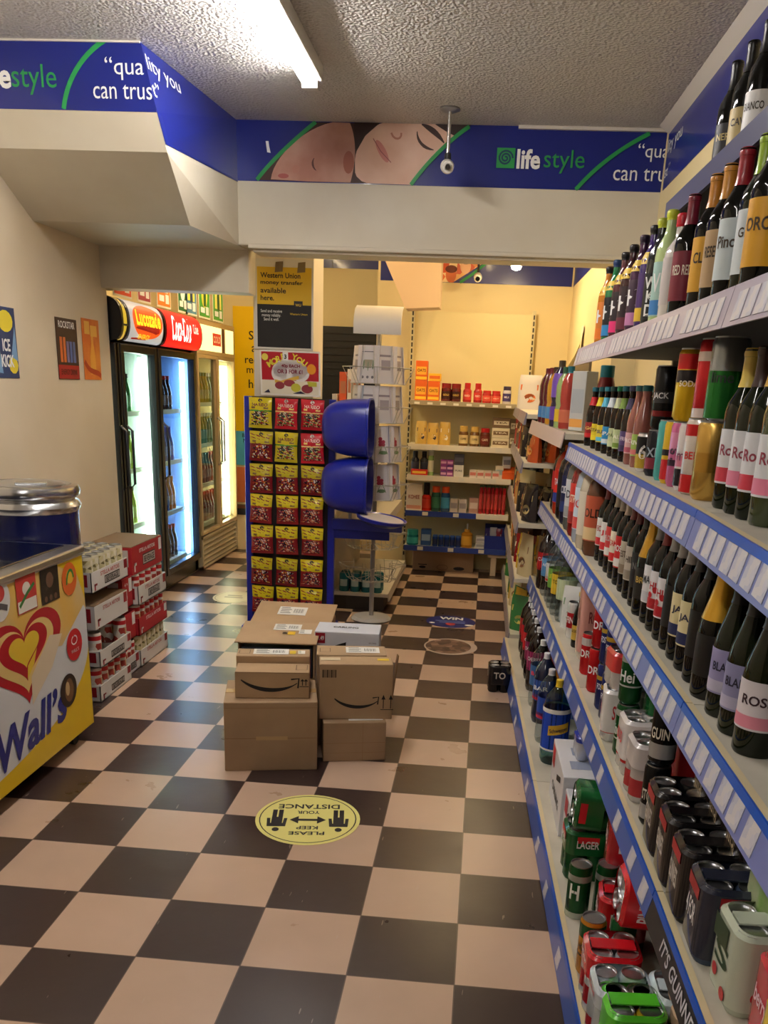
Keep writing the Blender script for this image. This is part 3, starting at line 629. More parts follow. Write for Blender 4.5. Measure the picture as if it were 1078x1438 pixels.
def h2(t, px, W_):
    write(t, 'Coca-Cola', px(1), M((250, 246, 244), .4, emit=.8), w=W_ * .5, h=.42, cx=W_ * .42, cy=.52, bold=.02, italic=.3); write(t, 'Coke', px(1), M((250, 220, 214), .4, emit=.5), w=W_ * .14, h=.16, cx=W_ * .8, cy=.55, bold=.02)
def h3(t, px, W_):
    art(t, 'light_panel', [rect(.04, .12, W_ * .62, .84), rect(W_ * .72, .12, W_ - .05, .84)], px(1), M((250, 236, 170), .4, emit=.8)); art(t, 'red_notice', [rect(W_ * .38, .3, W_ * .6, .66)], px(2), M((214, 60, 40), .4, emit=.2)); write(t, 'COLD', px(3), M((246, 220, 180), .4), w=W_ * .18, h=.2, cx=W_ * .49, cy=.48, bold=.03)
    art(t, 'divider', [rect(W_ * .63, .12, W_ * .69, .84)], px(2), M((90, 50, 34), .4))
BLK = (20, 20, 24)
fridge('black fridge mostly hidden behind the end of the left wall', 3.645, 3.735, BLK, None, h0, head_col=M((226, 190, 90), .35, emit=.4), glow=4)
fridge('black glass door fridge with a silver and orange energy drink header', 3.745, 4.40, BLK, None, h1, head_col=M((196, 196, 200), .3, emit=.35), glow=22)
fridge('black glass door fridge with a red cola header', 4.42, 5.27, BLK, None, h2, tubecol=(170, 205, 255), head_col=M((216, 22, 24), .3, emit=.7), glow=22, inner=(150, 180, 220))
fridge('tall cream two door glass fridge with a louvred base', 5.31, 6.42, (176, 150, 112), None, h3, double=True, tubecol=(255, 244, 206), glow=14, louvre=True, inner=(216, 200, 160))
BP = [(0, 0), (.026, 0), (.03, .006), (.03, .1), (.026, .13), (.013, .17), (.012, .19), (.014, .191), (.014, .21), (0, .21)]
dk = {}
def drink(col, cap, loc, label, s=1.):
    key = (col, cap)
    if key not in dk:
        t = thing('drink_bottle', label, 'bottle', loc, 0, label); MB().lathe([(a, b) for a, b in BP[:-3]] + [(.012, .19), (0, .19)], 12).build('bottle', M(col, .15, coat=.3), t); MB().lathe([(.014, .188), (.014, .212), (0, .212)], 10).build('cap', M(cap, .4), t); MB().lathe([(.0306, .035), (.0306, .095)], 12).build('label', M([min(255, int(c * .6 + 90)) for c in col], .4), t)
        dk[key] = t
    else: t = dup(dk[key], label, loc, 0, label)
    t.scale = (s, s, s * 1.15)
for y0, y1, zb, cols, lab in ((3.745, 4.40, .13, [((60, 120, 70), (40, 40, 40)), ((40, 90, 50), (220, 190, 60)), ((150, 170, 60), (40, 60, 40)), ((210, 110, 30), (220, 90, 20))], 'bottle standing in the fridge with the orange energy header'),
                           (4.42, 5.27, .13, [((60, 14, 10), (200, 20, 24)), ((60, 14, 10), (200, 20, 24)), ((40, 70, 160), (30, 60, 180)), ((200, 110, 40), (220, 120, 20))], 'bottle standing in the fridge with the red cola header'),
                           (5.31, 6.42, .3, [((160, 60, 40), (220, 60, 30)), ((180, 150, 60), (40, 120, 60)), ((90, 120, 80), (230, 230, 230)), ((70, 60, 90), (40, 40, 50))], 'bottle standing in the two door cream fridge')):
    zt = 1.75
    for k in range(4):
        z = zb + .046 + k * (zt - zb - .1) / 4
        cl = cols[(k + 1) % 4]
        n = int((y1 - y0 - .16) / .08)
        for q in range(n): drink(*cols[(k + (q // 3 if k % 2 else 0)) % 4], (FRX - .17, y0 + .09 + q * .08, z), 'chilled ' + {0: 'green', 1: 'red', 2: 'mixed'}.get(0 if y0 < 4.2 else 1 if y0 < 5 else 2) + ' ' + lab, 1.05)
# promotion cards standing on the fridges
cards = [(3.66, .3, (226, 78, 44), 'red and yellow', (250, 220, 120)), (4.06, .24, (176, 70, 84), 'dusky red', (90, 90, 170)), (4.42, .28, (240, 130, 40), 'orange and white', (250, 240, 224)), (4.86, .22, (40, 110, 64), 'dark green', (250, 250, 244)), (5.03, .28, (70, 130, 160), 'blue and yellow', (240, 226, 90)), (5.36, .3, (60, 150, 50), 'bright green', (240, 230, 80)), (5.74, .3, (70, 160, 56), 'green and yellow', (246, 236, 120))]
for k, (yy, w_, col, nm, c2) in enumerate(cards):
    where = ['above the hidden black fridge', 'above the energy drink fridge', 'between the energy and cola fridges', 'above the red cola fridge', 'at the near corner of the cream fridge', 'over the near door of the cream fridge', 'over the far door of the cream fridge'][k]
    t, f = poster('promotion_card', nm + ' price card standing ' + where, 'sign', (FRX + .005, yy, 2.023), (0, 1, 0), (0, 0, 1), w_, .36, (238, 232, 214), thick=.004)
    art(t, 'colour_ground', [rect(.012, .012, w_ - .012, .348)], f(0), M(col, .4)); art(t, 'picture', [ell(w_ * .5, .18, w_ * .26, .1)] if k % 2 else [rect(w_ * .2, .1, w_ * .8, .26)], f(1), M(c2, .4)); art(t, 'price_flash', [rect(w_ * .15, .04, w_ * .5, .08), rect(w_ * .6, .03, w_ * .85, .09)], f(2), INKWHITE)
    if k >= 4: art(t, 'bottle_shape', [[(w_ * .4, .09), (w_ * .4, .2), (w_ * .46, .26), (w_ * .46, .31), (w_ * .56, .31), (w_ * .56, .26), (w_ * .62, .2), (w_ * .62, .09)]], f(3), M((30, 90, 40) if k > 4 else (30, 60, 90), .4))
# yellow and blue notices beyond the fridges
t, f = poster('wall_sign', 'tall yellow money notice on the wall beyond the cream fridge', 'sign', (-2.44, 6.745, 1.1), (1, 0, 0), (0, 0, 1), .62, 1.12, (252, 208, 20))
for k, s in enumerate(('Send', 'and', 'receive', 'money', 'here.')): write(t, s, f(0), M((50, 44, 30), .5), h=.066 if s not in ('Send', 'and', 'here.') else .078, cx=.25, cy=.87 - k * .108, bold=.01)
t, f = poster('wall_sign', 'light blue lottery notice under the yellow money sign', 'sign', (-2.44, 6.745, .78), (1, 0, 0), (0, 0, 1), .5, .32, (92, 190, 226))
write(t, 'BY PLAYING\nNATIONAL\nLOTTERY\nYOU’RE\nPARALLEL\nTHANKS', f(0), M((20, 60, 90), .5), w=.26, h=.28, cx=.07, cy=.16, left=True, bold=.02)
t, f = poster('wall_sign', 'orange notice with a white square low on the back left wall', 'sign', (-2.44, 6.745, .42), (1, 0, 0), (0, 0, 1), .5, .34, (214, 120, 70))
art(t, 'white_square', [rect(.12, .06, .36, .26)], f(0), INKWHITE); write(t, 'L', f(1), INKBLACK, h=.12, w=.08, cx=.24, cy=.16)
t = thing('counter_unit', 'low cream counter with a dark top beyond the fridges', 'counter', (-2.2, 6.58, 0)); MB().lo((-.25, -.13, 0), (.62, .15, .34)).build('body', M((226, 206, 160), .5), t, bev=.004); MB().lo((-.26, -.15, .34), (.63, .16, .4)).build('worktop', M((24, 22, 24), .3), t, bev=.004)
t = thing('shutter_cabinet', 'black shuttered cabinet on the wall behind the card spinner', 'cabinet', (-1.8, 6.74, 1.2)); MB().lo((0, -.3, 0), (.9, 0, .86)).build('body', BLACK, t, bev=.004)
g = MB()
for k in range(14): g.lo((.01, -.308, .02 + k * .06), (.89, -.3, .07 + k * .06))
g.build('shutter', M((18, 18, 20), .45), t)
# ------------------------------------------------------------------ sign on the pillar
t, f = poster('poster_sign', 'yellow and black money transfer sign in a white frame on the pillar', 'sign', (-1.505, 3.858, 1.755), (1, 0, 0), (0, 0, 1), .372, .52, (214, 212, 204), thick=.012)
art(t, 'yellow_panel', [rect(.018, .262, .36, .475)], f(0), M((222, 184, 36), .4)); art(t, 'black_panel', [rect(.018, .012, .36, .262)], f(0), M((28, 28, 32), .3))
for k, s in enumerate(('Western Union', 'money transfer', 'available', 'here.')): write(t, s, f(1), M((36, 32, 24), .5), h=.03, w=(.25, .265, .16, .085)[k], cx=.04, cy=.428 - k * .043, left=True, bold=.02)
art(t, 'badge', [rect(.25, .244, .305, .285)], f(2), M((28, 28, 32), .4)); write(t, 'WU', f(3), M((222, 184, 36), .4), w=.036, cx=.277, cy=.262, bold=.02)
write(t, 'Send and receive\nmoney reliably.\nSend it well.', f(2), INKWHITE, w=.135, h=.065, cx=.04, cy=.2, left=True); write(t, 'Western Union', f(2), M((222, 184, 36), .4), w=.11, cx=.28, cy=.21)
for a in (.13, .27): art(t, 'tape', [[(a, .445), (a + .05, .45), (a + .052, .508), (a + .006, .503)]], f(3), M((120, 104, 74), .3))

# ------------------------------------------------------------------ sweets stand
SY = 3.66
st = thing('sweet_display_stand', 'blue sweets stand with hanging bags and two glossy blue domes before the pillar', 'display stand', (-1.25, SY, 0))
BLUEP = M((24, 36, 150), .28, coat=.4)
for s, x_ in ((0, -.262), (1, .275)): MB().lo((x_ - .02, .0, .02), (x_ + .024, .05, 1.47)).build('post', BLUEP, st, bev=.004)
MB().lo((-.242, .03, .06), (.255, .045, 1.47)).build('backing', M((40, 34, 36), .5), st)
MB().lo((-.29, -.12, 0), (.31, .17, .025)).build('base', BLUEP, st, bev=.004)
bags_rows = (1.465, 1.264, 1.066, .876, .68, .472, .282)
for z in bags_rows:
    for k in range(3): MB().tube([(-.165 + k * .163, .03, z - .012), (-.165 + k * .163, -.055, z - .012), (-.165 + k * .163, -.065, z + .0)], .003, 6).build('hook', CHROME, st)
def dome(zc):
    mb = MB(); n = 22; pr = []
    for i in range(13):
        a = pi / 2 * i / 12; pr.append((.172 * sin(a) ** .55 if i else 0, -.285 * cos(a) ** .75))
    pr += [(.178, .004), (.178, .016), (.168, .016), (.165, 0)] + [(.16 * sin(pi / 2 * (12 - i) / 12) ** .55 if i < 12 else 0, -.27 * cos(pi / 2 * (12 - i) / 12) ** .75) for i in range(1, 13)]
    vs = []
    for q, (r0, x_) in enumerate(pr):
        for i in range(n * 2):
            a = 2 * pi * i / (n * 2); ca, sa = cos(a), sin(a); k = (abs(ca) ** 3.2 + abs(sa) ** 3.2) ** (-1 / 3.2)
            vs.append((x_, r0 * k * ca, r0 * k * sa))
    m = n * 2
    fs = [(q * m + i, q * m + (i + 1) % m, (q + 1) * m + (i + 1) % m, (q + 1) * m + i) for q in range(len(pr) - 1) for i in range(m)]
    o = MB().add(vs, fs, 0, True).build('dome', BLUEP, st); o.location = (.515, -.06, zc); return o
dome(1.312); dome(.965)
MB().lo((.29, -.03, .675), (.74, .01, .745)).build('cross_bar', BLUEP, st, bev=.004)
MB().lo((.30, -.02, .62), (.66, -.005, .68)).build('lower_bar', M((22, 32, 128), .35), st)
tr = MB().lathe([(0, -.02), (.1, -.016), (.155, .012), (.16, .03), (.15, .032), (.1, .004), (0, .0)], 32, sx=1., sy=.9).build('tray', BLUEP, st); tr.location = (.62, -.16, .755); tr.rotation_euler = (radians(3), radians(8), 0)
MB().lathe([(0, .0045), (.1, .007), (.14, .026), (0, .026)], 28, sx=1., sy=.9).build('tray_lining', M((190, 184, 184), .4), tr)
MB().tube([(.4, 0, .79), (.4, 0, .66)], .012, 8).build('bracket', STEEL, st); 
t, f = poster('promotion_poster', 'red price poster with a white cloud propped on top of the sweets stand', 'poster', (-1.415, 3.63, 1.482), (1, 0, 0), (0, -.1, .995), .372, .262, (240, 236, 228), thick=.004)
art(t, 'red_ground', [rect(.01, .09, .362, .252)], f(0), M((176, 26, 40), .4)); art(t, 'foot_band', [rect(.01, .01, .362, .09)], f(0), M((232, 226, 206), .4))
art(t, 'cloud', [ell(.185, .15, .11, .06), ell(.12, .13, .05, .05), ell(.25, .135, .055, .05), ell(.15, .18, .05, .03), ell(.22, .18, .05, .03)], f(1), M((240, 236, 234), .4))
art(t, 'flash', [ell(.318, .16, .028, .03)], f(2), M((226, 150, 40), .4)); art(t, 'flash', [ell(.032, .222, .02, .02)], f(2), M((232, 216, 90), .4))
art(t, 'bread', [[(.09, .095), (.09, .075), (.2, .11), (.24, .12), (.24, .1), (.16, .08)]], f(2), M((226, 186, 80), .4)); art(t, 'filling', [ell(.12, .06, .03, .022), ell(.18, .075, .035, .02), ell(.29, .045, .035, .025)], f(3), M((150, 60, 70), .4)); art(t, 'salad', [ell(.22, .05, .03, .025), [(.29, .09), (.35, .085), (.35, .06), (.3, .06)]], f(4), M((200, 196, 70), .4))
art(t, 'dark_wedge', [[(.02, .015), (.06, .015), (.05, .035)], [(.2, .015), (.28, .015), (.25, .03)]], f(4), M((40, 40, 70), .4))
for k, s in enumerate('MORE'): write(t, s, f(3), M((238, 226, 70), .4), h=.036, cx=.062 + k * .027, cy=.185 + k * .014, bold=.03, rot=.6 - k * .14)
for k, s in enumerate('YOU'): write(t, s, f(3), M((238, 226, 70), .4), h=.036, cx=.215 + k * .03, cy=.226 - k * .016, bold=.03, rot=-.25 - k * .2)
art(t, 'white_tag', [rect(.142, .203, .176, .252)], f(4), INKWHITE); write(t, '3', f(5), INKBLACK, h=.026, cx=.159, cy=.227, bold=.03)
write(t, '40p EACH', f(3), M((140, 30, 60), .4), w=.115, h=.024, cx=.19, cy=.172, bold=.03); write(t, 'OR 3 FOR £1', f(3), M((140, 30, 60), .4), w=.155, h=.024, cx=.185, cy=.142, bold=.03)

candy = [mottled([(40, 30, 30), (190, 180, 160), (90, 60, 50), (60, 120, 60), (220, 200, 120), (50, 40, 60), (150, 60, 50)], 115, .12), mottled([(70, 30, 30), (170, 60, 40), (220, 150, 60), (40, 24, 40), (130, 40, 60), (230, 220, 210)], 105, .12), mottled([(60, 30, 60), (160, 50, 70), (206, 120, 80), (30, 24, 40), (220, 190, 170)], 120, .12)]
BAGMESH = {}
def bagshape(z0, z1, w=.148, H=.182, n=10, deep=.02, off=0., y0=None):
    "part of a pillow bag between heights z0..z1 (0 = top), hanging down from z=0"
    def fn_(u, v):
        z = z0 + (z1 - z0) * v; k = -z / H
        puff = deep * (sin(pi * min(max((k - .06) / .88, 0), 1)) ** .7) * (max(0., 1 - (2 * u - 1) ** 4) ** .6)
        wr_ = .0022 * sin(u * 23 + z * 190) * sin(pi * u) + .0018 * sin(u * 9 - z * 260)
        x = (u - .5) * w * (1 - .05 * sin(pi * k))
        return (x, -puff - wr_ * (puff > .002) - off, z)
    return fn_
def sweet_bag(label, topcol, body, stripe, text, tcol, foot):
    t = thing('sweet_bag', label, 'bag of sweets', group='sweet bags hanging on the blue stand')
    mb = MB(); mb.grid(10, 16, bagshape(0, -.182)); mb.grid(10, 16, lambda u, v: (lambda q: (q[0], -q[1] * .5 + .0008, q[2]))(bagshape(0, -.182)(u, v))); mb.build('packet', M(foot, .2, coat=.3), t)
    MB().grid(10, 8, bagshape(-.0, -.076, off=.0008)).build('header', M(topcol, .2, coat=.3), t)
    MB().grid(10, 8, bagshape(-.082, -.163, w=.136, off=.0009)).build('window', body, t)
    MB().grid(10, 2, bagshape(-.074, -.083, off=.001)).build('stripe', M(stripe, .2), t)
    fn_ = bagshape(0, -.182)
    pl = lambda x, y: (lambda q: (q[0], q[1] - .0022, q[2]))(fn_(.5 + x / .148, -y / .182))
    if text: write(t, text, pl, M(tcol, .4), w=.1, h=.02, cx=0, cy=-.043, bold=.03)
    art(t, 'badge', [ell(.0, -.018, .013, .011, 14)], pl, M((40, 34, 20) if topcol[1] > 100 else (230, 220, 214), .4))
    art(t, 'small_print', [rect(-.055, -.066, -.03, -.055), rect(.025, -.067, .055, -.057)], pl, M((120, 90, 20) if topcol[1] > 100 else (240, 210, 120), .4))
    return t
Yw, Rd = (214, 196, 28), (196, 26, 44)
A_ = sweet_bag('x placeholder sweet bag a', Yw, candy[0], (70, 140, 50), 'HARIBO', (120, 50, 30), (206, 190, 40)); B_ = sweet_bag('x placeholder sweet bag b', Rd, candy[0], (236, 200, 130), 'HARIBO', (240, 200, 190), (190, 30, 44)); C_ = sweet_bag('x placeholder sweet bag c', (196, 180, 30), candy[1], (120, 40, 40), None, (60, 50, 20), (128, 26, 34)); D_2 = sweet_bag('x placeholder sweet bag d', (222, 204, 30), candy[2], (160, 50, 40), None, (60, 50, 20), (140, 32, 36))
kinds = [(A_, B_, B_), (C_, A_, B_), (C_, C_, C_), (D_2, D_2, D_2), (D_2, D_2, D_2), (C_, C_, D_2), (D_2, D_2, D_2)]
nm = {id(A_): 'yellow and green', id(B_): 'red', id(C_): 'dull yellow and maroon', id(D_2): 'bright yellow and maroon'}
rowname = ['top', 'second', 'third', 'fourth', 'fifth', 'sixth', 'bottom']; colname = ['left', 'middle', 'right']
seen = set()
for ri, z in enumerate(bags_rows):
    for k in range(3):
        src = kinds[ri][k]; lab = f'{nm[id(src)]} sweet bag in the {colname[k]} column, {rowname[ri]} row of the blue stand'
        loc = (-1.415 + k * .163 + rnd.uniform(-.003, .003), SY - .04 + rnd.uniform(-.004, .004), z)
        if id(src) in seen: o = dup(src, lab, loc, rnd.uniform(-.12, .12))
        else:
            seen.add(id(src)); o = src; LABELS.pop(o['label'], None); tag(o, lab, o['category'], o['group']); o.location = loc
        o.rotation_euler = (radians(rnd.uniform(-3, 3)), radians(rnd.uniform(-2, 2)), rnd.uniform(-.14, .14))

# ------------------------------------------------------------------ greeting card spinner
PX, PY = -.735, 4.0
sp_ = thing('card_spinner', 'white wire greeting card spinner with a curved white header behind the blue domes', 'display stand', (PX, PY, 0))
MB().lathe([(.016, .03), (.016, 1.88), (0, 1.88)], 12).build('pole', M((178, 176, 172), .35, .5), sp_)
MB().lathe([(0, 0), (.13, 0), (.14, .012), (.12, .03), (0, .034)], 30).build('base', M((190, 188, 184), .4), sp_)
hp = [(-.12, 0), (-.125, .05), (-.11, .1), (-.06, .15), (.02, .175), (.03, .172), (-.05, .142), (-.1, .095), (-.113, .05), (-.108, 0)]
MB().prism([(-a, b) for a, b in hp], lambda a, b, d: (d, -a, b), -.15, .15, smooth=True).build('header', M((226, 222, 216), .4), sp_).location = (-.0, 0, 1.87)
tiers = (1.575, 1.335, 1.09, .845, .52, .3)
angs = (-62, -20, 25, 68, 112)
wires = 0
for zi, z in enumerate(tiers):
    for a in angs:
        ra = radians(a); R = Matrix.Rotation(ra, 4, 'Z')
        mb = MB(); w_ = .085
        def q_(x, y, zz): v = R @ Vector((x, y, zz)); return (v.x, v.y, z + zz)
        mb.tube([q_(-w_, -.105, .12), q_(-w_, -.115, 0), q_(w_, -.115, 0), q_(w_, -.105, .12)], .0022, 5)
        mb.tube([q_(-w_ - .012, -.21, .1), q_(-w_ + .008, -.16, 0), q_(w_ - .008, -.16, 0), q_(w_ + .012, -.21, .1)], .0022, 5)
        mb.tube([q_(-w_, -.108, .1), q_(-w_ - .012, -.21, .1), q_(w_ + .012, -.21, .1), q_(w_, -.108, .1)], .0022, 5)
        mb.tube([q_(-w_ + .02, -.115, 0), q_(-w_ + .02, -.16, 0)], .002, 5); mb.tube([q_(w_ - .02, -.115, 0), q_(w_ - .02, -.16, 0)], .002, 5); mb.tube([q_(0, -.014, .02), q_(0, -.115, 0)], .0022, 5)
        mb.build('wire_pocket', WIRE, sp_)
cardcols = [(226, 220, 216), (232, 226, 220), (214, 206, 204), (224, 206, 204), (206, 214, 224), (220, 214, 200), (196, 190, 206)]
def gcard(label, col, pic, h=.226):
    t = thing('greeting_card', label, 'card', group='greeting cards in the wire spinner')
    MB().lo((-.076, -.0015, 0), (.076, .0015, h)).build('card', M(col, .45), t)
    fn_ = lambda d: (lambda a, b: (a, -.0022 - d * .0006, b))
    if pic == 'flower':
        art(t, 'flowers', [ell(-.02 + .02 * k % .04, .11 + .018 * (k % 3), .014, .012, 8) for k in range(5)], fn_(0), M((186, 60, 84), .5)); art(t, 'stems', ribbon([(-.03, .05), (-.005, .11)], .004) + ribbon([(.03, .05), (.0, .12)], .004) + [ell(.0, .06, .03, .012, 10)], fn_(0), M((120, 150, 110), .5))
    elif pic == 'pot':
        art(t, 'plant_pot', [[(-.02, .09), (.022, .09), (.03, .14), (-.028, .14)]], fn_(0), M((176, 166, 140), .5)); art(t, 'leaves', [ell(-.03, .11, .006, .03, 8), ell(.034, .11, .006, .03, 8), ell(0, .1, .004, .03, 8)], fn_(1), M((130, 150, 120), .5)); art(t, 'dots', [ell(a, .035, .009, .009, 10) for a in (-.035, 0, .035)], fn_(0), M((120, 116, 120), .5)); art(t, 'head_line', [rect(-.055, .185, .055, .19)], fn_(0), M((110, 108, 120), .5))
    else:
        art(t, 'picture', [rect(-.03, .08, .03, .14)], fn_(0), M((170, 160, 166), .5)); art(t, 'title', [rect(-.04, .16, .04, .172)], fn_(0), M((150, 140, 150), .5))
    return t
protos = {}
hpos = {-62: 'left', -20: 'front left', 25: 'front right', 68: 'right', 112: 'far right'}
tn = ['top', 'second', 'third', 'fourth']
for zi in range(4):
    for ai, a in enumerate(angs):
        pic = 'pot' if (zi == 0 and a == -20) else ('flower' if zi in (2, 3) and a in (25, 68) else 'plain')
        for k in range(4):
            col = cardcols[(zi * 3 + ai * 2 + (k + 1) // 2) % 7]
            if k == 0: col = (228, 222, 222)
            key = (col, pic if k == 0 else 'plain')
            ra = radians(a); d = -.156 + k * .011; v = Matrix.Rotation(ra, 3, 'Z') @ Vector((rnd.uniform(-.004, .004), d, 0))
            loc = (PX + v.x, PY + v.y, tiers[zi] + .003)
            place = f'in the {hpos[a]} pocket of the spinner, {tn[zi]} tier'
            what = {'pot': 'card with a plant pot', 'flower': 'pale card with red flowers', 'plain': 'front pale card'}[pic] if k == 0 else ('second', 'third', 'last')[k - 1] + ' card'
            if key not in protos: LABELS.pop('', None); o = gcard(what + ' ' + place, *key); o.location = loc; o.rotation_euler = (radians(-5), 0, ra); protos[key] = o
            else: o = dup(protos[key], what + ' ' + place, loc); o.rotation_euler = (radians(-5), 0, ra)

# ------------------------------------------------------------------ short middle gondola behind the spinner
t = thing('shelving_unit', 'short low shelf unit along the left of the back aisle', 'shelves', (-1.08, 4.28, 0))
SHW = M((222, 214, 200), .45)
MB().lo((0, 0, 0), (.03, 1.4, 1.5)).build('back_panel', M((206, 196, 176), .5), t)
bd = MB().lo((.03, 0, .0), (.40, 1.4, .1)).build('plinth', M((60, 52, 46), .6), t)
for z, d in ((.1, .43), (.62, .38), (1.02, .34), (1.42, .3)):
    s = MB().lo((.03, 0, z), (d, 1.4, z + .025)).build('shelf', SHW, t)
    MB().prism([(d, z - .03), (d + .012, z - .03), (d + .004, z + .03), (d, z + .03)], lambda a, b, q: (a, q, b), 0, 1.4).build('price_strip', M((206, 196, 180), .4), s)
for k in range(4):
    for row in range(2):
        lab = f'teal tin at the end of the low shelf unit, number {"one two three four".split()[k]} from the left' if row == 0 else f'teal tin behind the {"first second third fourth".split()[k]} one at the low shelf end'
        if k == 0 and row == 0:
            tt = thing('tin', lab, 'tin', group='teal tins'); MB().lathe([(0, 0), (.034, 0), (.036, .004), (.036, .125), (.03, .135), (0, .135)], 18).build('body', M((22, 108, 118), .3, .2, coat=.3), tt); MB().lathe([(.0365, .04), (.0365, .09)], 12, a0=-.8, a1=.8).build('label', M((180, 206, 206), .4), tt); teal = tt
        else: tt = dup(teal, lab)
        tt.location = (-.98 + k * .082, 4.33 + row * .085, .125)
for k, (x0, w_, h_, col, nm_) in enumerate(((-1.04, .05, .2, (214, 90, 40), 'orange'), (-.985, .03, .22, (236, 228, 214), 'white'), (-.95, .03, .21, (226, 216, 200), 'cream'), (-.915, .028, .2, (236, 232, 226), 'pale thin'))):
    b = thing('packet', f'{nm_} upright packet on the top shelf behind the spinner', 'packet', (x0, 4.33, 1.445)); MB().lo((0, 0, 0), (w_, .13, h_)).build('box', M(col, .45), b, bev=.002); art(b, 'print', [rect(.006, h_ * .3, w_ - .006, h_ * .7)], lambda a, c: (a, -.001, c), M((190, 120, 80), .5))

# ------------------------------------------------------------------ boxes on the floor
KRAFT2 = bumped((178, 148, 112), .65, 26., .12, 3, .003, (170, 140, 104), 5.); TAPE = M((176, 140, 92), .2); PAPER = M((236, 234, 228), .5)
def carton(name, label, loc, rz, w_, d, h, mat=KRAFT2, seam=True, cat='box'):
    t = thing(name, label, cat, loc, rz)
    MB().lo((0, 0, 0), (w_, d, h)).build('box', mat, t, bev=.004)
    if seam:
        s = MB().lo((.002, d / 2 - .024, h - .0006), (w_ - .002, d / 2 + .024, h + .0008)); s.build('tape', TAPE, t)
    front = lambda q: (lambda a, b: (a, -.0009 - q * .0006, b)); top = lambda q: (lambda a, b: (a, b, h + .0016 + q * .0006))
    return t, front, top
def smile(t, f, cx, cy, w_):
    c = bez((cx - w_ / 2, cy + .02), (cx - w_ * .25, cy - w_ * .14), (cx + w_ * .2, cy - w_ * .14), (cx + w_ * .42, cy + .008), 20)
    wd = [.004 + w_ * .055 * sin(pi * min(1, (k + .5) / 19)) for k in range(21)]
    art(t, 'smile_mark', ribbon(c, wd), f(0), INKBLACK)
    ax, ay = cx + w_ * .45, cy + .024
    art(t, 'smile_arrowhead', ribbon([(ax - w_ * .13, ay), (ax, ay + .004), (ax - .004, ay - w_ * .15)], w_ * .028), f(0), INKBLACK)
def uparrows(t, f, x, y, h):
    for k in (0, 1):
        art(t, 'up_arrow', [rect(x + k * h * .55 - .0018, y, x + k * h * .55 + .0018, y + h), [(x + k * h * .55 - .009, y + h * .72), (x + k * h * .55 + .009, y + h * .72), (x + k * h * .55, y + h * 1.1)]], f(0), INKBLACK)
    art(t, 'arrow_line', [rect(x - .012, y - .006, x + h * .55 + .012, y - .003)], f(0), INKBLACK)
def shiplabel(t, fn_, x0, y0, w_, h_, bars=True):
    o = art(t, 'shipping_label', [rect(x0, y0, x0 + w_, y0 + h_)], fn_(1), PAPER)
    pr = [rect(x0 + w_ * .08, y0 + h_ * (.2 + .2 * k), x0 + w_ * (.45 - .06 * (k % 2)), y0 + h_ * (.2 + .2 * k) + h_ * .07) for k in range(4)]
    art(o, 'print', pr, fn_(2), M((60, 60, 62), .5))
    if bars: art(o, 'barcode', [rect(x0 + w_ * (.55 + .03 * k), y0 + h_ * .25, x0 + w_ * (.55 + .03 * k + .008 + .008 * (k % 3 == 0)), y0 + h_ * .75) for k in range(12)], fn_(2), INKBLACK)
    return o
A1 = radians(12.5)
def rel(o, rz, x, y, z): return (o[0] + x * cos(rz) - y * sin(rz), o[1] + x * sin(rz) + y * cos(rz), z)
big = (-1.009, 1.285, 0)
t, f, tp = carton('cardboard_box', 'large plain brown cardboard box on the floor at front left of the pile', big, A1, .384, .30, .305, CARD)
art(t, 'crease', [rect(.003, .145, .381, .1475), rect(.001, .28, .38, .2815)], f(0), M((140, 106, 72), .8)); art(t, 'tape_glint', [rect(.13, .138, .26, .155)], f(1), M((190, 158, 116), .12))
o1 = rel(big, A1, .045, .055, .306)
t, f, tp = carton('parcel', 'small parcel with a black smile mark on top of the large brown box', o1, A1 - .05, .305, .125, .115, seam=False)
smile(t, f, .15, .06, .25); uparrows(t, f, .277, .058, .026); art(t, 'top_outline', [q for q in ribbon([(.25, .03), (.295, .03), (.295, .1), (.25, .1), (.25, .03)], .003)], tp(0), M((90, 64, 40), .6))
art(t, 'front_lip', [rect(.002, .111, .303, .1125)], f(1), M((120, 90, 60), .7))
o2 = rel(big, A1, .045, .185, .306)
t, f, tp = carton('parcel', 'brown parcel with a white shipping label lying behind the small smile parcel', o2, A1 - .04, .31, .11, .145, seam=False)
shiplabel(t, tp, .07, .02, .15, .08); art(t, 'yellow_tab', [rect(.225, .03, .25, .075)], tp(1), M((222, 190, 40), .5)); shiplabel(t, tp, .26, .03, .03, .05, False); art(t, 'top_outline', ribbon([(.01, .03), (.055, .03), (.055, .085), (.01, .085), (.01, .03)], .003), tp(0), M((90, 64, 40), .6))
b2 = (-.624, 1.456, 0)
t, f, tp = carton('cardboard_box', 'low brown cardboard box on the floor at front right of the pile', b2, radians(14), .272, .21, .18, CARD)
shiplabel(t, tp, .11, .02, .15, .11); art(t, 'crease', [rect(.002, .085, .268, .0865), rect(.002, .04, .268, .0412), rect(.17, .002, .1712, .178)], f(0), M((142, 108, 74), .8))
o3 = rel(b2, radians(14), -.016, .045, .181)
t, f, tp = carton('parcel', 'tall parcel with a smile mark and two up arrows on the low box', o3, radians(11), .315, .12, .25, seam=False)
smile(t, f, .165, .075, .2); uparrows(t, f, .276, .05, .058); art(t, 'barcode', [rect(.012 + .006 * k, .19, .015 + .006 * k + .002 * (k % 3 == 0), .225) for k in range(10)], f(0), M((60, 44, 30), .6)); art(t, 'yellow_tab', [rect(.25, .05, .3, .08)], tp(1), M((222, 190, 40), .5)); art(t, 'pale_tape', [rect(.005, .05, .09, .09)], tp(1), M((214, 196, 160), .4))
o4 = rel(b2, radians(14), -.02, .19, 0)
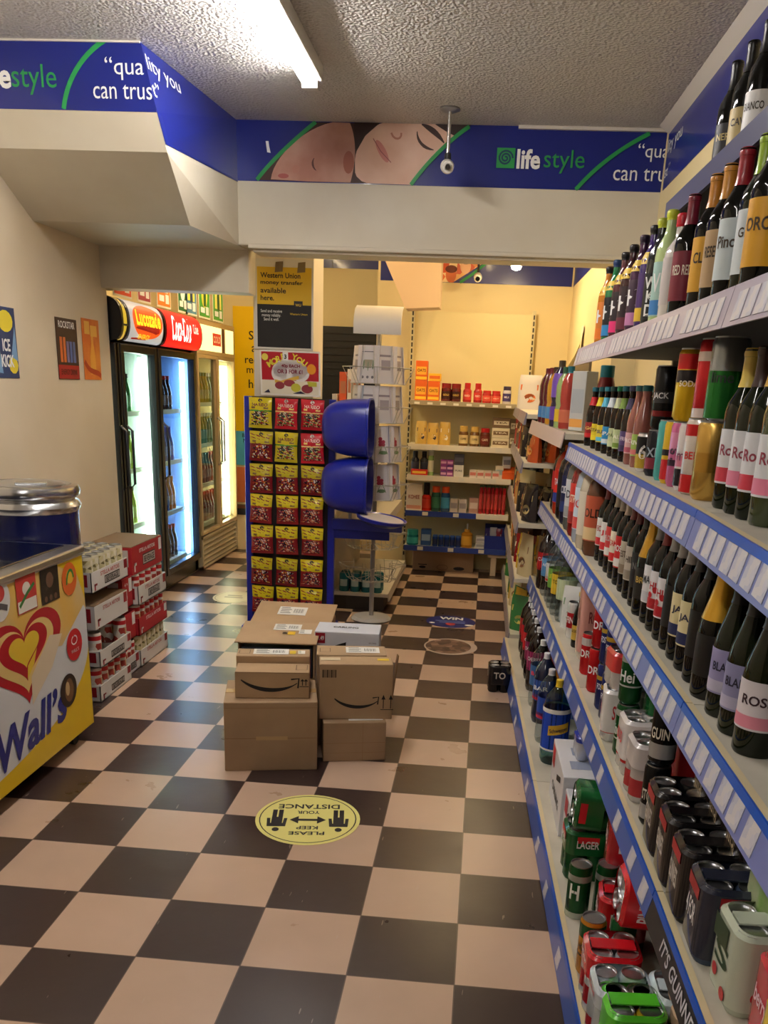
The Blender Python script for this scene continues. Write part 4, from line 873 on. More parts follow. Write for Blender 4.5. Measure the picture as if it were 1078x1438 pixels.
t, f, tp = carton('cardboard_box', 'brown box with white label standing behind the tall smile parcel', o4, radians(10), .31, .15, .43, seam=False)
shiplabel(t, tp, .13, .03, .15, .09); art(t, 'top_outline', ribbon([(.015, .04), (.06, .04), (.06, .1), (.015, .1), (.015, .04)], .003), tp(0), M((90, 64, 40), .6))
fl_ = MB().prism([(0, 0), (.07, .01), (.085, .12), (.06, .2), (.0, .21)], lambda a, b, d: (.315 + d, a + .02, b + .25), 0, .004).build('open_flap', CARDIN, t); fl_.rotation_euler = (0, radians(6), 0)
# open carton with a case of cans inside, lid flap up
o5 = (-1.085, 1.80, 0)
t = thing('open_carton', 'open brown carton with its flap raised over a beer case, behind the parcels', 'box', o5, radians(6))
W5, D5, H5 = .35, .30, .42
MB().lo((0, 0, 0), (.005, D5, H5)).lo((W5 - .005, 0, 0), (W5, D5, H5)).lo((0, D5 - .005, 0), (W5, D5, H5)).lo((0, 0, 0), (W5, D5, .005)).lo((0, 0, 0), (W5, .005, .25)).build('box', KRAFT2, t)
lidp = MB().lo((-.012, -.03, 0), (W5 + .012, D5 + .01, .005)); ld = lidp.build('lid_flap', KRAFT2, t); ld.location = (0, 0, H5 + .002); ld.rotation_euler = (radians(2), 0, 0)
tp = lambda q: (lambda a, b: (a, b, .0066 + q * .0006))
shiplabel(ld, tp, .14, .17, .13, .1); shiplabel(ld, tp, .265, .12, .06, .07, False); art(ld, 'yellow_tab', [rect(.215, .1, .25, .15)], tp(1), M((222, 180, 40), .5)); art(ld, 'ink_mark', [ell(.2, .13, .012, .008, 10), rect(.19, .11, .215, .116)], tp(2), INKBLACK)
t = thing('beer_case', 'dark blue and red twelve can case inside the open carton', 'box', rel(o5, radians(6), .012, .012, .006), radians(6))
MB().lo((0, 0, 0), (.326, .27, .385)).build('case', M((52, 62, 84), .35), t, bev=.003)
ff_ = lambda q: (lambda a, b: (a, -.0008 - q * .0006, b))
art(t, 'red_side', [rect(.225, .005, .32, .38)], ff_(0), M((110, 30, 40), .4)); art(t, 'emblem', ring(.11, .3, .06, .045, .008, 20) + ring(.11, .3, .04, .03, .006, 20), ff_(0), M((150, 170, 196), .4)); write(t, 'BREWED', ff_(0), INKWHITE, w=.06, h=.018, cx=.04, cy=.365, bold=.02); write(t, '12', ff_(0), INKWHITE, w=.035, h=.022, cx=.2, cy=.358, bold=.02); write(t, '11.49', ff_(1), M((236, 210, 150), .4), w=.05, cx=.27, cy=.33)
# white lager case on a lower carton
o6 = (-.755, 1.93, 0)
carton('cardboard_box', 'plain carton on the floor carrying the white lager case', o6, radians(3), .305, .2, .19, CARD)
t = thing('beer_case', 'white and black lager case standing on a carton behind the parcels', 'box', rel(o6, radians(3), 0.0, .01, .191), radians(3))
MB().lo((0, 0, 0), (.305, .18, .262)).build('case', M((214, 218, 226), .35), t, bev=.003)
art(t, 'red_badge', [rect(.004, .205, .05, .255)], ff_(0), M((160, 26, 44), .4)); write(t, '11.49', ff_(1), INKWHITE, w=.035, h=.022, cx=.027, cy=.23, bold=.02)
art(t, 'black_stroke', [[(.07, .165), (.07, .185), (.12, .205), (.15, .215), (.148, .195), (.11, .178)]], ff_(0), INKBLACK); write(t, 'CARLING', ff_(0), INKBLACK, w=.14, h=.03, cx=.11, cy=.145, bold=.03); write(t, '18 CANS', ff_(0), INKBLACK, w=.035, cx=.275, cy=.215)
write(t, 'CARLING', lambda a, b: (a, b, .2635), INKBLACK, w=.12, h=.03, cx=.14, cy=.09, bold=.02)
# far carton with a raised flap in front of the sweets
o7 = (-1.15, 2.34, 0)
t = thing('open_carton', 'brown carton with a white label on its tilted flap nearest the sweets stand', 'box', o7, radians(2))
MB().lo((0, 0, 0), (.39, .3, .36)).build('box', CARD, t, bev=.004)
ld = MB().lo((-.02, -.02, 0), (.40, .3, .005)).build('lid_flap', KRAFT2, t); ld.location = (0, 0, .365); ld.rotation_euler = (radians(9), 0, 0)
shiplabel(ld, tp, .1, .12, .15, .11)
t = thing('packet', 'white wrapped packet wedged between the two open cartons', 'packet', (-1.08, 2.16, 0), radians(4)); MB().lo((0, 0, 0), (.3, .12, .395)).build('wrap', M((222, 214, 210), .3, coat=.3), t, bev=.01); art(t, 'print', [rect(.04, .33, .12, .38), rect(.16, .32, .26, .385)], ff_(1), M((190, 90, 90), .4))

# ------------------------------------------------------------------ floor stickers
def fsticker(label, c, rx, ry, col, rz=0, n=48):
    t = thing('floor_sticker', label, 'sticker', (c[0], c[1], 0), rz)
    MB().prism(ell(0, 0, rx, ry, n), lambda a, b, d: (a, b, d), .0003, .0012).build('disc', M(col, .35), t)
    return t, (lambda q: (lambda a, b: (a, b, .0018 + q * .0006)))
t, f = fsticker('round yellow keep your distance sticker on the floor before the boxes', (-.585, .915), .196, .206, (240, 232, 140), radians(188))
INK = M((34, 32, 36), .45)
art(t, 'border', ring(0, 0, .182, .192, .004, 40), f(0), INK)
write(t, 'PLEASE', f(0), INK, w=.13, h=.026, cx=0, cy=.118, bold=.02); write(t, 'KEEP', f(0), INK, w=.08, h=.026, cx=0, cy=.075, bold=.02)
write(t, 'YOUR', f(0), INK, w=.085, h=.026, cx=0, cy=-.05, bold=.02); write(t, 'DISTANCE', f(0), INK, w=.235, h=.038, cx=0, cy=-.1, bold=.02)
art(t, 'double_arrow', [[(-.068, .012), (-.035, .042), (-.035, .02), (.035, .02), (.035, .042), (.068, .012), (.035, -.018), (.035, .004), (-.035, .004), (-.035, -.018)]], f(0), INK)
for s in (-1, 1):
    x = s * .115
    art(t, 'standing_figure', [ell(x, .09, .013, .015, 14), [(x - .034, .066), (x + .034, .066), (x + .038, .0), (x + .026, -.0), (x + .023, .04), (x + .02, .04), (x + .02, -.07), (x + .003, -.07), (x + .003, -.01), (x - .003, -.01), (x - .003, -.07), (x - .02, -.07), (x - .02, .04), (x - .023, .04), (x - .026, 0), (x - .038, 0)]], f(0), INK)
t, f = fsticker('blue win sticker on the floor of the back aisle', (-.175, 4.08), .175, .17, (28, 40, 120)); write(t, 'WIN', f(0), INKWHITE, w=.17, h=.075, cx=0, cy=.09, bold=.04); art(t, 'pale_print', [rect(-.11, .0, .1, .02), rect(-.08, -.04, .1, -.02)], f(0), M((110, 130, 200), .4)); art(t, 'red_dot', [ell(0, -.07, .035, .04)], f(0), M((180, 50, 60), .4)); [art(t, 'white_corner', [q], f(0), INKWHITE) for q in (ell(-.13, -.06, .02, .015), ell(.13, -.08, .03, .02))]
t, f = fsticker('oval grey pizza sticker on the floor of the back aisle', (-.15, 3.43), .17, .19, (196, 178, 164)); 
o = MB().prism(ell(-.015, 0, .145, .165, 40), lambda a, b, d: (a, b, d), .0015, .0018).build('topping', mottled([(90, 64, 54), (120, 90, 76), (70, 48, 42), (150, 120, 104), (84, 60, 50)], 24, .4), t)
t, f = fsticker('worn pale yellow sticker on the floor near the fridges', (-1.835, 4.43), .155, .2, (226, 208, 170)); art(t, 'border', ring(0, 0, .14, .185, .004, 30), f(0), M((150, 130, 110), .5)); art(t, 'worn_print', [rect(-.07, -.03, .07, .0), rect(-.06, .03, .05, .06)], f(0), M((176, 156, 130), .5))
# ------------------------------------------------------------------ generic packaged goods
def box_item(name, label, cat, loc, w_, d, h, col, panel=None, text=None, tcol=(240, 240, 236), rz=0, group=None, th=None, extra=None):
    t = thing(name, label, cat, loc, rz, group)
    MB().lo((-w_ / 2, 0, 0), (w_ / 2, d, h)).build('box', M(col, .4) if not hasattr(col, 'node_tree') else col, t, bev=min(.002, w_ * .04), seg=1)
    f = lambda q: (lambda a, b: (a, -.0007 - q * .0006, b))
    if panel: art(t, 'panel', [rect(-w_ * .42, h * .3, w_ * .42, h * .7)], f(0), M(panel, .4))
    if extra: art(t, 'stripe', [rect(-w_ * .46, h * .06, w_ * .46, h * .2)], f(0), M(extra, .4))
    if text: write(t, text, f(1), M(tcol, .4), w=w_ * .7, h=th or min(h * .16, w_ * .25), cx=0, cy=h * .52, bold=.02)
    return t
def jar(name, label, cat, loc, r, h, col, cap, lab, text=None, tcol=(240, 240, 236), capr=.9, caph=.2, group=None, rz=0, metal=0, s=16):
    t = thing(name, label, cat, loc, rz, group); hb = h * (1 - caph)
    MB().lathe([(0, 0), (r * .92, 0), (r, .004), (r, hb * .86), (r * capr * .95, hb), (0, hb)], s).build('body', M(col, .2, metal, coat=.3), t)
    MB().lathe([(r * capr, hb - .004), (r * capr, h - .003), (r * capr - .003, h), (0, h)], s).build('lid', M(cap, .35), t)
    if lab: MB().lathe([(r + .0006, hb * .18), (r + .0006, hb * .74)], 10, a0=-1.3, a1=1.3).build('label', M(lab, .4), t)
    if text: write(t, text, wrap(r + .0012, hb * .48), M(tcol, .4), w=r * 1.3, h=hb * .14, bold=.02)
    return t
def pouch(name, label, cat, loc, w_, d, h, col, panel, rz=0, group=None, win=None):
    t = thing(name, label, cat, loc, rz, group)
    def side(sg):
        return lambda u, v: ((u - .5) * w_ * (1 - .12 * v ** 3), sg * d / 2 * (1 - (2 * u - 1) ** 4) * (1 - v ** 2.2) ** .7 + .0006 * sg, v * h)
    MB().grid(8, 10, side(-1)).grid(8, 10, side(1)).build('packet', M(col, .25, coat=.3) if not hasattr(col, 'node_tree') else col, t)
    f = lambda a, b: (a, side(-1)(.5 + a / w_, b / h)[1] - .002, b)
    pm = M(panel, .35) if not hasattr(panel, 'node_tree') else panel
    art(t, 'panel', [rect(-w_ * .36, h * .56, w_ * .36, h * .72)], f, pm); art(t, 'picture', [ell(w_ * .06, h * .33, w_ * .24, h * .13, 14)], f, mottled([panel, tuple(int(c * .7) for c in panel), col if not hasattr(col, 'node_tree') else (120, 90, 60), (226, 206, 170)], 40) if not hasattr(panel, 'node_tree') else panel)
    return t

# ------------------------------------------------------------------ wall of shelves at the back
BXL, BY = -.675, 5.80
t = thing('shelving_unit', 'tall cream wall shelving facing down the back aisle', 'shelves', (BXL, BY, 0))
BWD = .90; CRM = M((226, 218, 196), .45)
MB().lo((-.02, .33, 0), (1.0, .36, 2.19)).build('back_panel', M((226, 212, 160), .5), t)
for x_ in (-.025, 1.0):
    u_ = MB().lo((x_ - .014, .30, 0), (x_ + .014, .345, 2.22)).build('upright', M((214, 202, 160), .4), t)
    sl = MB()
    for k in range(42): sl.lo((x_ - .006, .2985, .1 + k * .05), (x_ + .006, .3, .135 + k * .05))
    sl.build('slots', M((40, 34, 28), .6), u_)
BZ = (.225, .53, .835, 1.095, 1.455)
for k, z in enumerate(BZ):
    s = MB().lo((0, .02, z - .012), (BWD, .33, z + .012)).build('shelf', CRM, t)
    c = (44, 66, 150) if k < 2 else (232, 224, 208)
    if k < 4:
        MB().lo((0, 0, z - .03), (BWD if k > 1 else (.9 if k == 0 else .62), .02, z + .016)).build('front_strip', M(c, .35), s)
        if k == 1: MB().lo((.62, 0, z - .03), (BWD, .02, z + .016)).build('white_strip', M((232, 224, 208), .35), s)
        for q in range(3): MB().lo((.12 + q * .27 + .03 * k, -.0012, z - .022), (.17 + q * .27 + .03 * k, 0, z + .01)).build('price_ticket', M((226, 222, 212), .5), s)
    else:
        MB().lo((0, 0, z - .024), (BWD, .02, z + .012)).build('front_strip', M((168, 156, 130), .4), s)
        for q in range(8): MB().lo((.04 + q * .11, -.0012, z - .018), (.085 + q * .11, 0, z + .0)).build('price_ticket', M((236, 232, 222), .5), s)
bx = lambda px: -.66 + (px - 575) * .00596        # position along the shelves
sz = [z + .0125 for z in BZ]
# top shelf
OR = (232, 104, 36)
for q, (px, dz, nm_) in enumerate(((587, 0, 'lower left'), (605, 0, 'lower right'), (587, .158, 'topmost'))):
    box_item('carton', f'orange carton with yellow foot, {nm_} of the three on the top back shelf', 'packet', (bx(px), BY + .05, sz[4] + dz), .1, .1, .157, OR, (246, 180, 60), 'OATS', (120, 40, 20), extra=(250, 206, 60), group='orange cartons')
box_item('carton', 'flat yellow and orange carton lying on the lower right orange carton', 'packet', (bx(606), BY + .05, sz[4] + .158), .105, .1, .06, (246, 190, 50), (232, 110, 40), None)
for q, px in enumerate((623, 637)): jar('coffee_jar', f'dark red jar with brown label, {("left", "right")[q]} of the pair beside the orange cartons', 'jar', (bx(px), BY + .09, sz[4]), .042, .145, (96, 26, 20), (130, 30, 28), (60, 26, 20), 'GOLD', (236, 200, 90), .95, .24)
for q, px in enumerate((653, 668)): jar('sauce_bottle', f'tall red bottle, {("left", "right")[q]} of the pair on the top back shelf', 'bottle', (bx(px), BY + .09, sz[4]), .036, .155, (170, 30, 30), (190, 36, 36), (214, 60, 50), 'RED', (246, 210, 190), .7, .3)
for q, px in enumerate((681, 694)): jar('spice_jar', f'small red jar, {("left", "right")[q]} of the pair on the top back shelf', 'jar', (bx(px), BY + .07, sz[4]), .038, .1, (180, 34, 34), (200, 40, 36), (220, 80, 60), 'HOT', (246, 220, 190), .9, .2)
jar('tall_jar', 'white and purple jar alone near the right of the top back shelf', 'jar', (bx(709), BY + .08, sz[4]), .036, .14, (206, 202, 210), (60, 50, 80), (70, 60, 120), 'MILK', (230, 226, 240), .9, .2)
# second shelf
for q, px in enumerate((590, 607, 624)): pouch('snack_pouch', f'gold and dark snack pouch, {("left", "middle", "right")[q]} of three on the second back shelf', 'packet', (bx(px), BY + .09, sz[3]), .098, .06, .19 - .01 * (q == 1), (214, 176, 90), (40, 40, 60) if q < 2 else (230, 226, 214))
for q, px in enumerate((651, 667)): jar('coffee_jar', f'gold capped coffee jar, {("left", "right")[q]} of two on the second back shelf', 'jar', (bx(px), BY + .09, sz[3]), .04, .165, (110, 72, 30), (206, 170, 90), (220, 196, 140), 'COFFEE', (90, 60, 30), .85, .25)
jar('coffee_jar', 'dark red lidded coffee jar beside the gold capped jars', 'jar', (bx(682), BY + .09, sz[3]), .042, .155, (96, 40, 24), (176, 30, 34), (110, 40, 30), 'CAFE', (240, 220, 190), .9, .2)
for q in range(3): box_item('tea_box', f'brown and cream tea box, {("bottom", "middle", "top")[q]} of the stack on the second back shelf', 'packet', (bx(704), BY + .05, sz[3] + q * .082), .15, .12, .08, (116, 92, 66) if q == 2 else (226, 214, 184), (226, 216, 190) if q == 2 else (128, 100, 70), 'TEA', (90, 66, 40) if q == 2 else (240, 230, 206))
for q in range(2): box_item('tea_box', f'brown tea box with a cream badge, {("lower", "upper")[q]} of two at the right end', 'packet', (bx(724), BY + .08, sz[3] + q * .122), .085, .12, .12, (128, 110, 80), (230, 222, 196), 'PG', (110, 90, 50))
# third shelf
for q, px in enumerate((583, 596)): jar('spray_bottle', f'dark bottle with red foot, {("left", "right")[q]} of two on the middle back shelf', 'bottle', (bx(px), BY + .09, sz[2]), .036, .2, (40, 42, 54), (26, 26, 30), (60, 64, 84), None, capr=.6, caph=.25)
box_item('carton', 'red packet lying before the dark bottles on the middle back shelf', 'packet', (bx(590), BY + .03, sz[2]), .14, .04, .05, (206, 40, 36), (240, 200, 80))
jar('spray_can', 'slim green and white spray can on the middle back shelf', 'can', (bx(606), BY + .08, sz[2]), .026, .215, (150, 190, 120), (220, 226, 220), (230, 230, 210), None)
for q in range(6): box_item('small_carton', f'small purple carton, {("lower", "middle", "upper")[q // 2]} {("left", "right")[q % 2]} of the purple stack on the middle back shelf', 'packet', (bx(625) + (q % 2) * .056, BY + .05, sz[2] + (q // 2) * .047), .054, .06, .046, (150, 70, 150) if q % 3 else (110, 60, 140), (220, 170, 210))
box_item('carton', 'dark grey carton standing on the white one on the middle back shelf', 'packet', (bx(647), BY + .06, sz[2] + .1), .085, .07, .09, (84, 84, 96), (110, 110, 124)); box_item('carton', 'white carton with grey print on the middle back shelf', 'packet', (bx(647), BY + .06, sz[2]), .085, .07, .099, (228, 226, 222), None, 'PURE', (110, 110, 120))
for q in range(4): box_item('small_carton', f'small pink and white carton, {("first", "second", "third", "fourth")[q]} in the low row on the middle back shelf', 'packet', (bx(668 + q * 11), BY + .05, sz[2]), .06, .06, .065, (230, 214, 204), (206, 120, 110))
box_item('carton', 'white carton beside the orange tray on the middle back shelf', 'packet', (bx(706), BY + .06, sz[2]), .07, .07, .11, (226, 218, 200), (180, 200, 200))
tr = thing('display_tray', 'bright orange slanted tray at the right of the middle back shelf', 'tray', (bx(722), BY + .03, sz[2])); MB().prism([(0, 0), (.14, 0), (.14, .1), (0, .06)], lambda a, b, d: (d, a, b), -.07, .06).build('tray', M((226, 96, 34), .4), tr, bev=.003); box_item('carton', 'white and grey packet tilted in the orange tray', 'packet', (bx(716), BY + .07, sz[2] + .09), .07, .03, .1, (226, 224, 220), (150, 150, 160), rz=.2)
# fourth shelf
box_item('carton', 'white sugar bag with red print at the left of the fourth back shelf', 'packet', (bx(584), BY + .05, sz[1]), .14, .09, .225, (232, 220, 206), (232, 220, 206), 'KOHEE', (150, 40, 40), extra=(214, 150, 130))
jar('spray_bottle', 'red bottle with a tall black nozzle on the fourth back shelf', 'bottle', (bx(602), BY + .09, sz[1]), .044, .24, (186, 40, 30), (24, 22, 24), (200, 60, 40), None, capr=.62, caph=.42)
for q, px in enumerate((616, 630)): jar('deodorant_can', f'{("green", "blue")[q]} spray can with an orange cap on the fourth back shelf', 'can', (bx(px), BY + .08, sz[1]), .04, .215, ((40, 84, 70), (36, 80, 130))[q], (226, 90, 44), ((60, 120, 90), (70, 150, 190))[q], None, capr=.85, caph=.22)
for q, px in enumerate((643, 656)): box_item('carton', f'pale grey carton, {("left", "right")[q]} of two on the fourth back shelf', 'packet', (bx(px), BY + .06, sz[1]), .068, .06, .115, (206, 194, 186), (160, 150, 150))
box_item('carton', 'dusty pink carton with a flower panel on the fourth back shelf', 'packet', (bx(672), BY + .06, sz[1]), .08, .06, .13, (190, 150, 136), (226, 206, 196))
for q in range(7):
    jar('tube', f'red tube with a green base, number {("one", "two", "three", "four", "five", "six", "seven")[q]} on the fourth back shelf', 'tube', (bx(682 + q * 5.6), BY + .06 + .02 * (q % 2), sz[1]), .0155, .245, (176, 28, 36), (60, 90, 50), (206, 70, 66), None, capr=1., caph=.05, s=12)
# lowest shelf
jar('cream_jar', 'teal jar with a lighter lid at the left of the lowest back shelf', 'jar', (bx(584), BY + .08, sz[0]), .052, .135, (20, 110, 120), (40, 150, 150), (60, 170, 170), None, capr=.95, caph=.3)
box_item('carton', 'blue carton with white swirl beside the teal jar', 'packet', (bx(604), BY + .06, sz[0]), .09, .08, .14, (40, 84, 160), (150, 180, 220))
for q in range(5): jar('food_tin', f'short blue tin, number {("one", "two", "three", "four", "five")[q]} from the left of the lowest back shelf row', 'can', (bx(618 + q * 8.6), BY + .06, sz[0]), .0245, .1, (36, 66, 140), (60, 100, 180), (24, 40, 90), None, capr=.95, caph=.12, s=12)
pb = jar('soap_bottle', 'amber hand soap bottle with a white pump on the lowest back shelf', 'bottle', (bx(665), BY + .08, sz[0]), .05, .16, (190, 130, 40), (200, 150, 60), (226, 170, 60), None, capr=.5, caph=.12)
MB().tube([(0, 0, .16), (0, 0, .205), (0, -.03, .2)], .007, 8).build('pump', INKWHITE, pb)
for q in range(2): box_item('carton', f'flat white carton, {("lower", "upper")[q]} of two beside the soap bottle', 'packet', (bx(686), BY + .05, sz[0] + q * .052), .09, .08, .05, (214, 212, 210), (170, 170, 176))
bk = thing('basket', 'dark blue plastic basket of sachets at the right of the lowest back shelf', 'basket', (bx(708), BY + .03, sz[0])); MB().lo((-.1, 0, 0), (.1, .2, .005)).lo((-.1, 0, 0), (-.095, .2, .12)).lo((.095, 0, 0), (.1, .2, .12)).lo((-.1, .195, 0), (.1, .2, .2)).lo((-.1, 0, 0), (.1, .005, .12)).build('tub', M((30, 46, 130), .35), bk, bev=.001)
for q in range(4): pouch('sachet', f'crinkled sachet in the blue basket, number {("one", "two", "three", "four")[q]} from the left', 'packet', (bx(708) - .07 + q * .045, BY + .1, sz[0] + .006), .07, .03, .17 + .01 * (q % 2), [(60, 50, 110), (200, 200, 206), (150, 40, 60), (50, 60, 130)][q], (190, 190, 200), rz=.3 - .2 * q)
t, f, tp = carton('cardboard_box', 'brown cardboard box on the floor under the back shelves', (-.6, 5.93, 0), 0, .55, .2, .19, CARD)
art(t, 'ink_print', [ell(.09, .03, .03, .012), ell(.42, .03, .05, .016), rect(.05, .05, .13, .058)], f(0), INKBLACK); art(t, 'outline', ring(.27, .035, .05, .025, .004, 20), f(0), M((100, 76, 50), .6))
t = thing('bench_leg', 'cream wooden trestle leg on the floor under the right of the back shelves', 'wood', (.10, 5.84, 0)); MB().lo((0, 0, 0), (.05, .04, .2)).build('post', M((220, 200, 168), .5), t, bev=.003); MB().lo((-.03, -.01, .165), (.15, .05, .2)).build('rail', M((224, 206, 176), .5), t, bev=.003)
# ------------------------------------------------------------------ right-hand shelving, bay by bay
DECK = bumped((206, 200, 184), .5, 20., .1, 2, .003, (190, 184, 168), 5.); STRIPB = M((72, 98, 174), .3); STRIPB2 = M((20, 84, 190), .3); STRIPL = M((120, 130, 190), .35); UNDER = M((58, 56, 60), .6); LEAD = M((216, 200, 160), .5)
TICK = mottled([(206, 204, 216), (196, 196, 210), (180, 180, 200), (212, 208, 212)], 60, .4)
tick_me = MB().prism([(0, 0), (.056, 0), (.056, .05), (0, .05)], lambda a, b, d: (d, a, b), -.0012, 0).build('price_ticket', TICK); tick_mesh = tick_me.data; bpy.data.objects.remove(tick_me)
SHELVES = {'base': (.10, lambda u: .012 - .016 * u, STRIPB, .34), 's2': (.5, lambda u: .140 - .016 * max(u, 0), STRIPB, .16), 's3': (.95, lambda u: .142 - .008 * max(u, 0), STRIPL, .076), 's4': (1.346, lambda u: .125 + .035 * min(0, u), STRIPL, .07), 's5': (1.75, lambda u: .125, M((176, 166, 186), .35), .064), 's6': (2.14, lambda u: .255, None, 1)}
def bay(label, u0, u1, names, back_top, extra=None):
    t = thing('shelving_unit', label, 'shelves', gw(u0, 0, 0), TH); L_ = u1 - u0
    MB().lo((.56, 0, 0), (.58, L_, back_top)).build('back_panel', M((74, 70, 70), .6), t)
    for s in (0.004, L_ - .03): MB().lo((.535, s, 0), (.56, s + .026, back_top)).build('upright', M((150, 146, 140), .5), t)
    MB().lo((.06, .003, 0), (.56, L_ - .003, .03)).build('plinth', M((40, 40, 44), .6), t)
    for nme in names:
        z, vf, sm, step = SHELVES[nme]; va, vb = vf(u0), vf(u1)
        g = .002
        top = [(va, g, z), (vb, L_ - g, z), (.556, L_ - g, z), (.556, g, z)]
        mb = MB(); th = .028 if nme != 'base' else .06
        mb.add(top + [(x, y_, z - th) for x, y_, _ in top], [(0, 1, 2, 3), (7, 6, 5, 4), (0, 4, 5, 1), (1, 5, 6, 2), (2, 6, 7, 3), (3, 7, 4, 0)])
        s = mb.build('shelf', [DECK], t)
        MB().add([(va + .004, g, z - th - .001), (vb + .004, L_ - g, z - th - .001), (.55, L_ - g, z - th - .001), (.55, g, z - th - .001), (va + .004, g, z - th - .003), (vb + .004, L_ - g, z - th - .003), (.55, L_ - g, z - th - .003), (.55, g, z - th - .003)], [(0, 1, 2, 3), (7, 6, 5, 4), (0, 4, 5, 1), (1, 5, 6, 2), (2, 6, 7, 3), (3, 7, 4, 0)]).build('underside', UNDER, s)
        MB().add([(va - .004, g, z + .003), (vb - .004, L_ - g, z + .003), (vb + .012, L_ - g, z + .003), (va + .012, g, z + .003), (va - .004, g, z), (vb - .004, L_ - g, z), (vb + .012, L_ - g, z), (va + .012, g, z)], [(0, 1, 2, 3), (7, 6, 5, 4), (0, 4, 5, 1), (1, 5, 6, 2), (2, 6, 7, 3), (3, 7, 4, 0)]).build('front_lip', LEAD, s)
        if sm is None:
            MB().add([(va - .012, g, z + .012), (vb - .012, L_ - g, z + .012), (vb - .012, L_ - g, z - .045), (va - .012, g, z - .045), (va, g, z + .012), (vb, L_ - g, z + .012), (vb, L_ - g, z - .045), (va, g, z - .045)], [(0, 1, 2, 3), (7, 6, 5, 4), (0, 4, 5, 1), (1, 5, 6, 2), (2, 6, 7, 3), (3, 7, 4, 0)]).build('front_strip', M((66, 70, 110), .35), s); continue
        zl, zt_ = (z - .07, z + .003) if nme != 'base' else (.012, z + .003)
        k_ = .016
        dark = extra == 'dark' and nme == 's2'
        mb = MB().add([(va - .006, g, zt_), (vb - .006, L_ - g, zt_), (vb - .006 - k_, L_ - g, zl), (va - .006 - k_, g, zl), (va - .003, g, zt_), (vb - .003, L_ - g, zt_), (vb - k_, L_ - g, zl), (va - k_, g, zl)], [(0, 1, 2, 3), (7, 6, 5, 4), (0, 4, 5, 1), (1, 5, 6, 2), (2, 6, 7, 3), (3, 7, 4, 0)])
        ps = mb.build('price_strip', M((34, 36, 44), .3) if dark else sm, s)
        if nme in ('s3', 's4', 's2', 'base'):
            MB().add([(va - .008, g, zt_ + .001), (vb - .008, L_ - g, zt_ + .001), (vb - .0115, L_ - g, zt_ - .014), (va - .0115, g, zt_ - .014), (va - .004, g, zt_ + .001), (vb - .004, L_ - g, zt_ + .001), (vb - .006, L_ - g, zt_ - .014), (va - .006, g, zt_ - .014)], [(0, 1, 2, 3), (7, 6, 5, 4), (0, 4, 5, 1), (1, 5, 6, 2), (2, 6, 7, 3), (3, 7, 4, 0)]).build('strip_ridge', STRIPB2 if u0 < 2 else STRIPB, s)
        if dark:
            tf = lambda a, b: (va - .008 - k_ * .5 + (vb - va) * (L_ - a) / L_ + b * .2, L_ - a, z - .035 + b)
            write(t, 'IT’S GUINNESS TIME', tf, M((206, 206, 214), .4), w=.43, h=.03, cx=.36, cy=-.003, bold=.02, left=False); continue
        y_ = .03 + rnd.random() * .02
        while y_ < L_ - .08:
            if rnd.random() < .93:
                o = shared('price_ticket', tick_mesh, s); f_ = y_ / L_
                o.location = (va + (vb - va) * f_ - .006 - k_ * .86 - .0005, y_, zl + .009); o.rotation_euler = (rnd.uniform(-.04, .04), math.atan(k_ / (zt_ - zl)), -math.atan((vb - va) / L_) * -1 if False else math.atan((va - vb) / L_))
                o.scale = (1, 1, 1.0 if nme != 'base' else .9)
            y_ += step * rnd.uniform(.85, 1.3) if nme in ('base', 's2') else step * rnd.uniform(.9, 1.1)
    return t
bay('blue edged shelf bay closest to the camera at the right edge', -1.5, -.28, ('base', 's2', 's3', 's4', 's5', 's6'), 2.35, 'dark')
bay('blue edged shelf bay of wine and cans, next along from the closest bay', -.28, 1.19, ('base', 's2', 's3', 's4', 's5', 's6'), 2.35)
bay('shelf bay of coloured bottles whose top shelf ends before the beam', 1.19, 2.22, ('base', 's2', 's3', 's4', 's5'), 2.1)
bay4 = bay('shelf bay with soft drinks and squash beyond the coloured bottles', 2.22, 3.36, ('base', 's2', 's3'), 1.5)

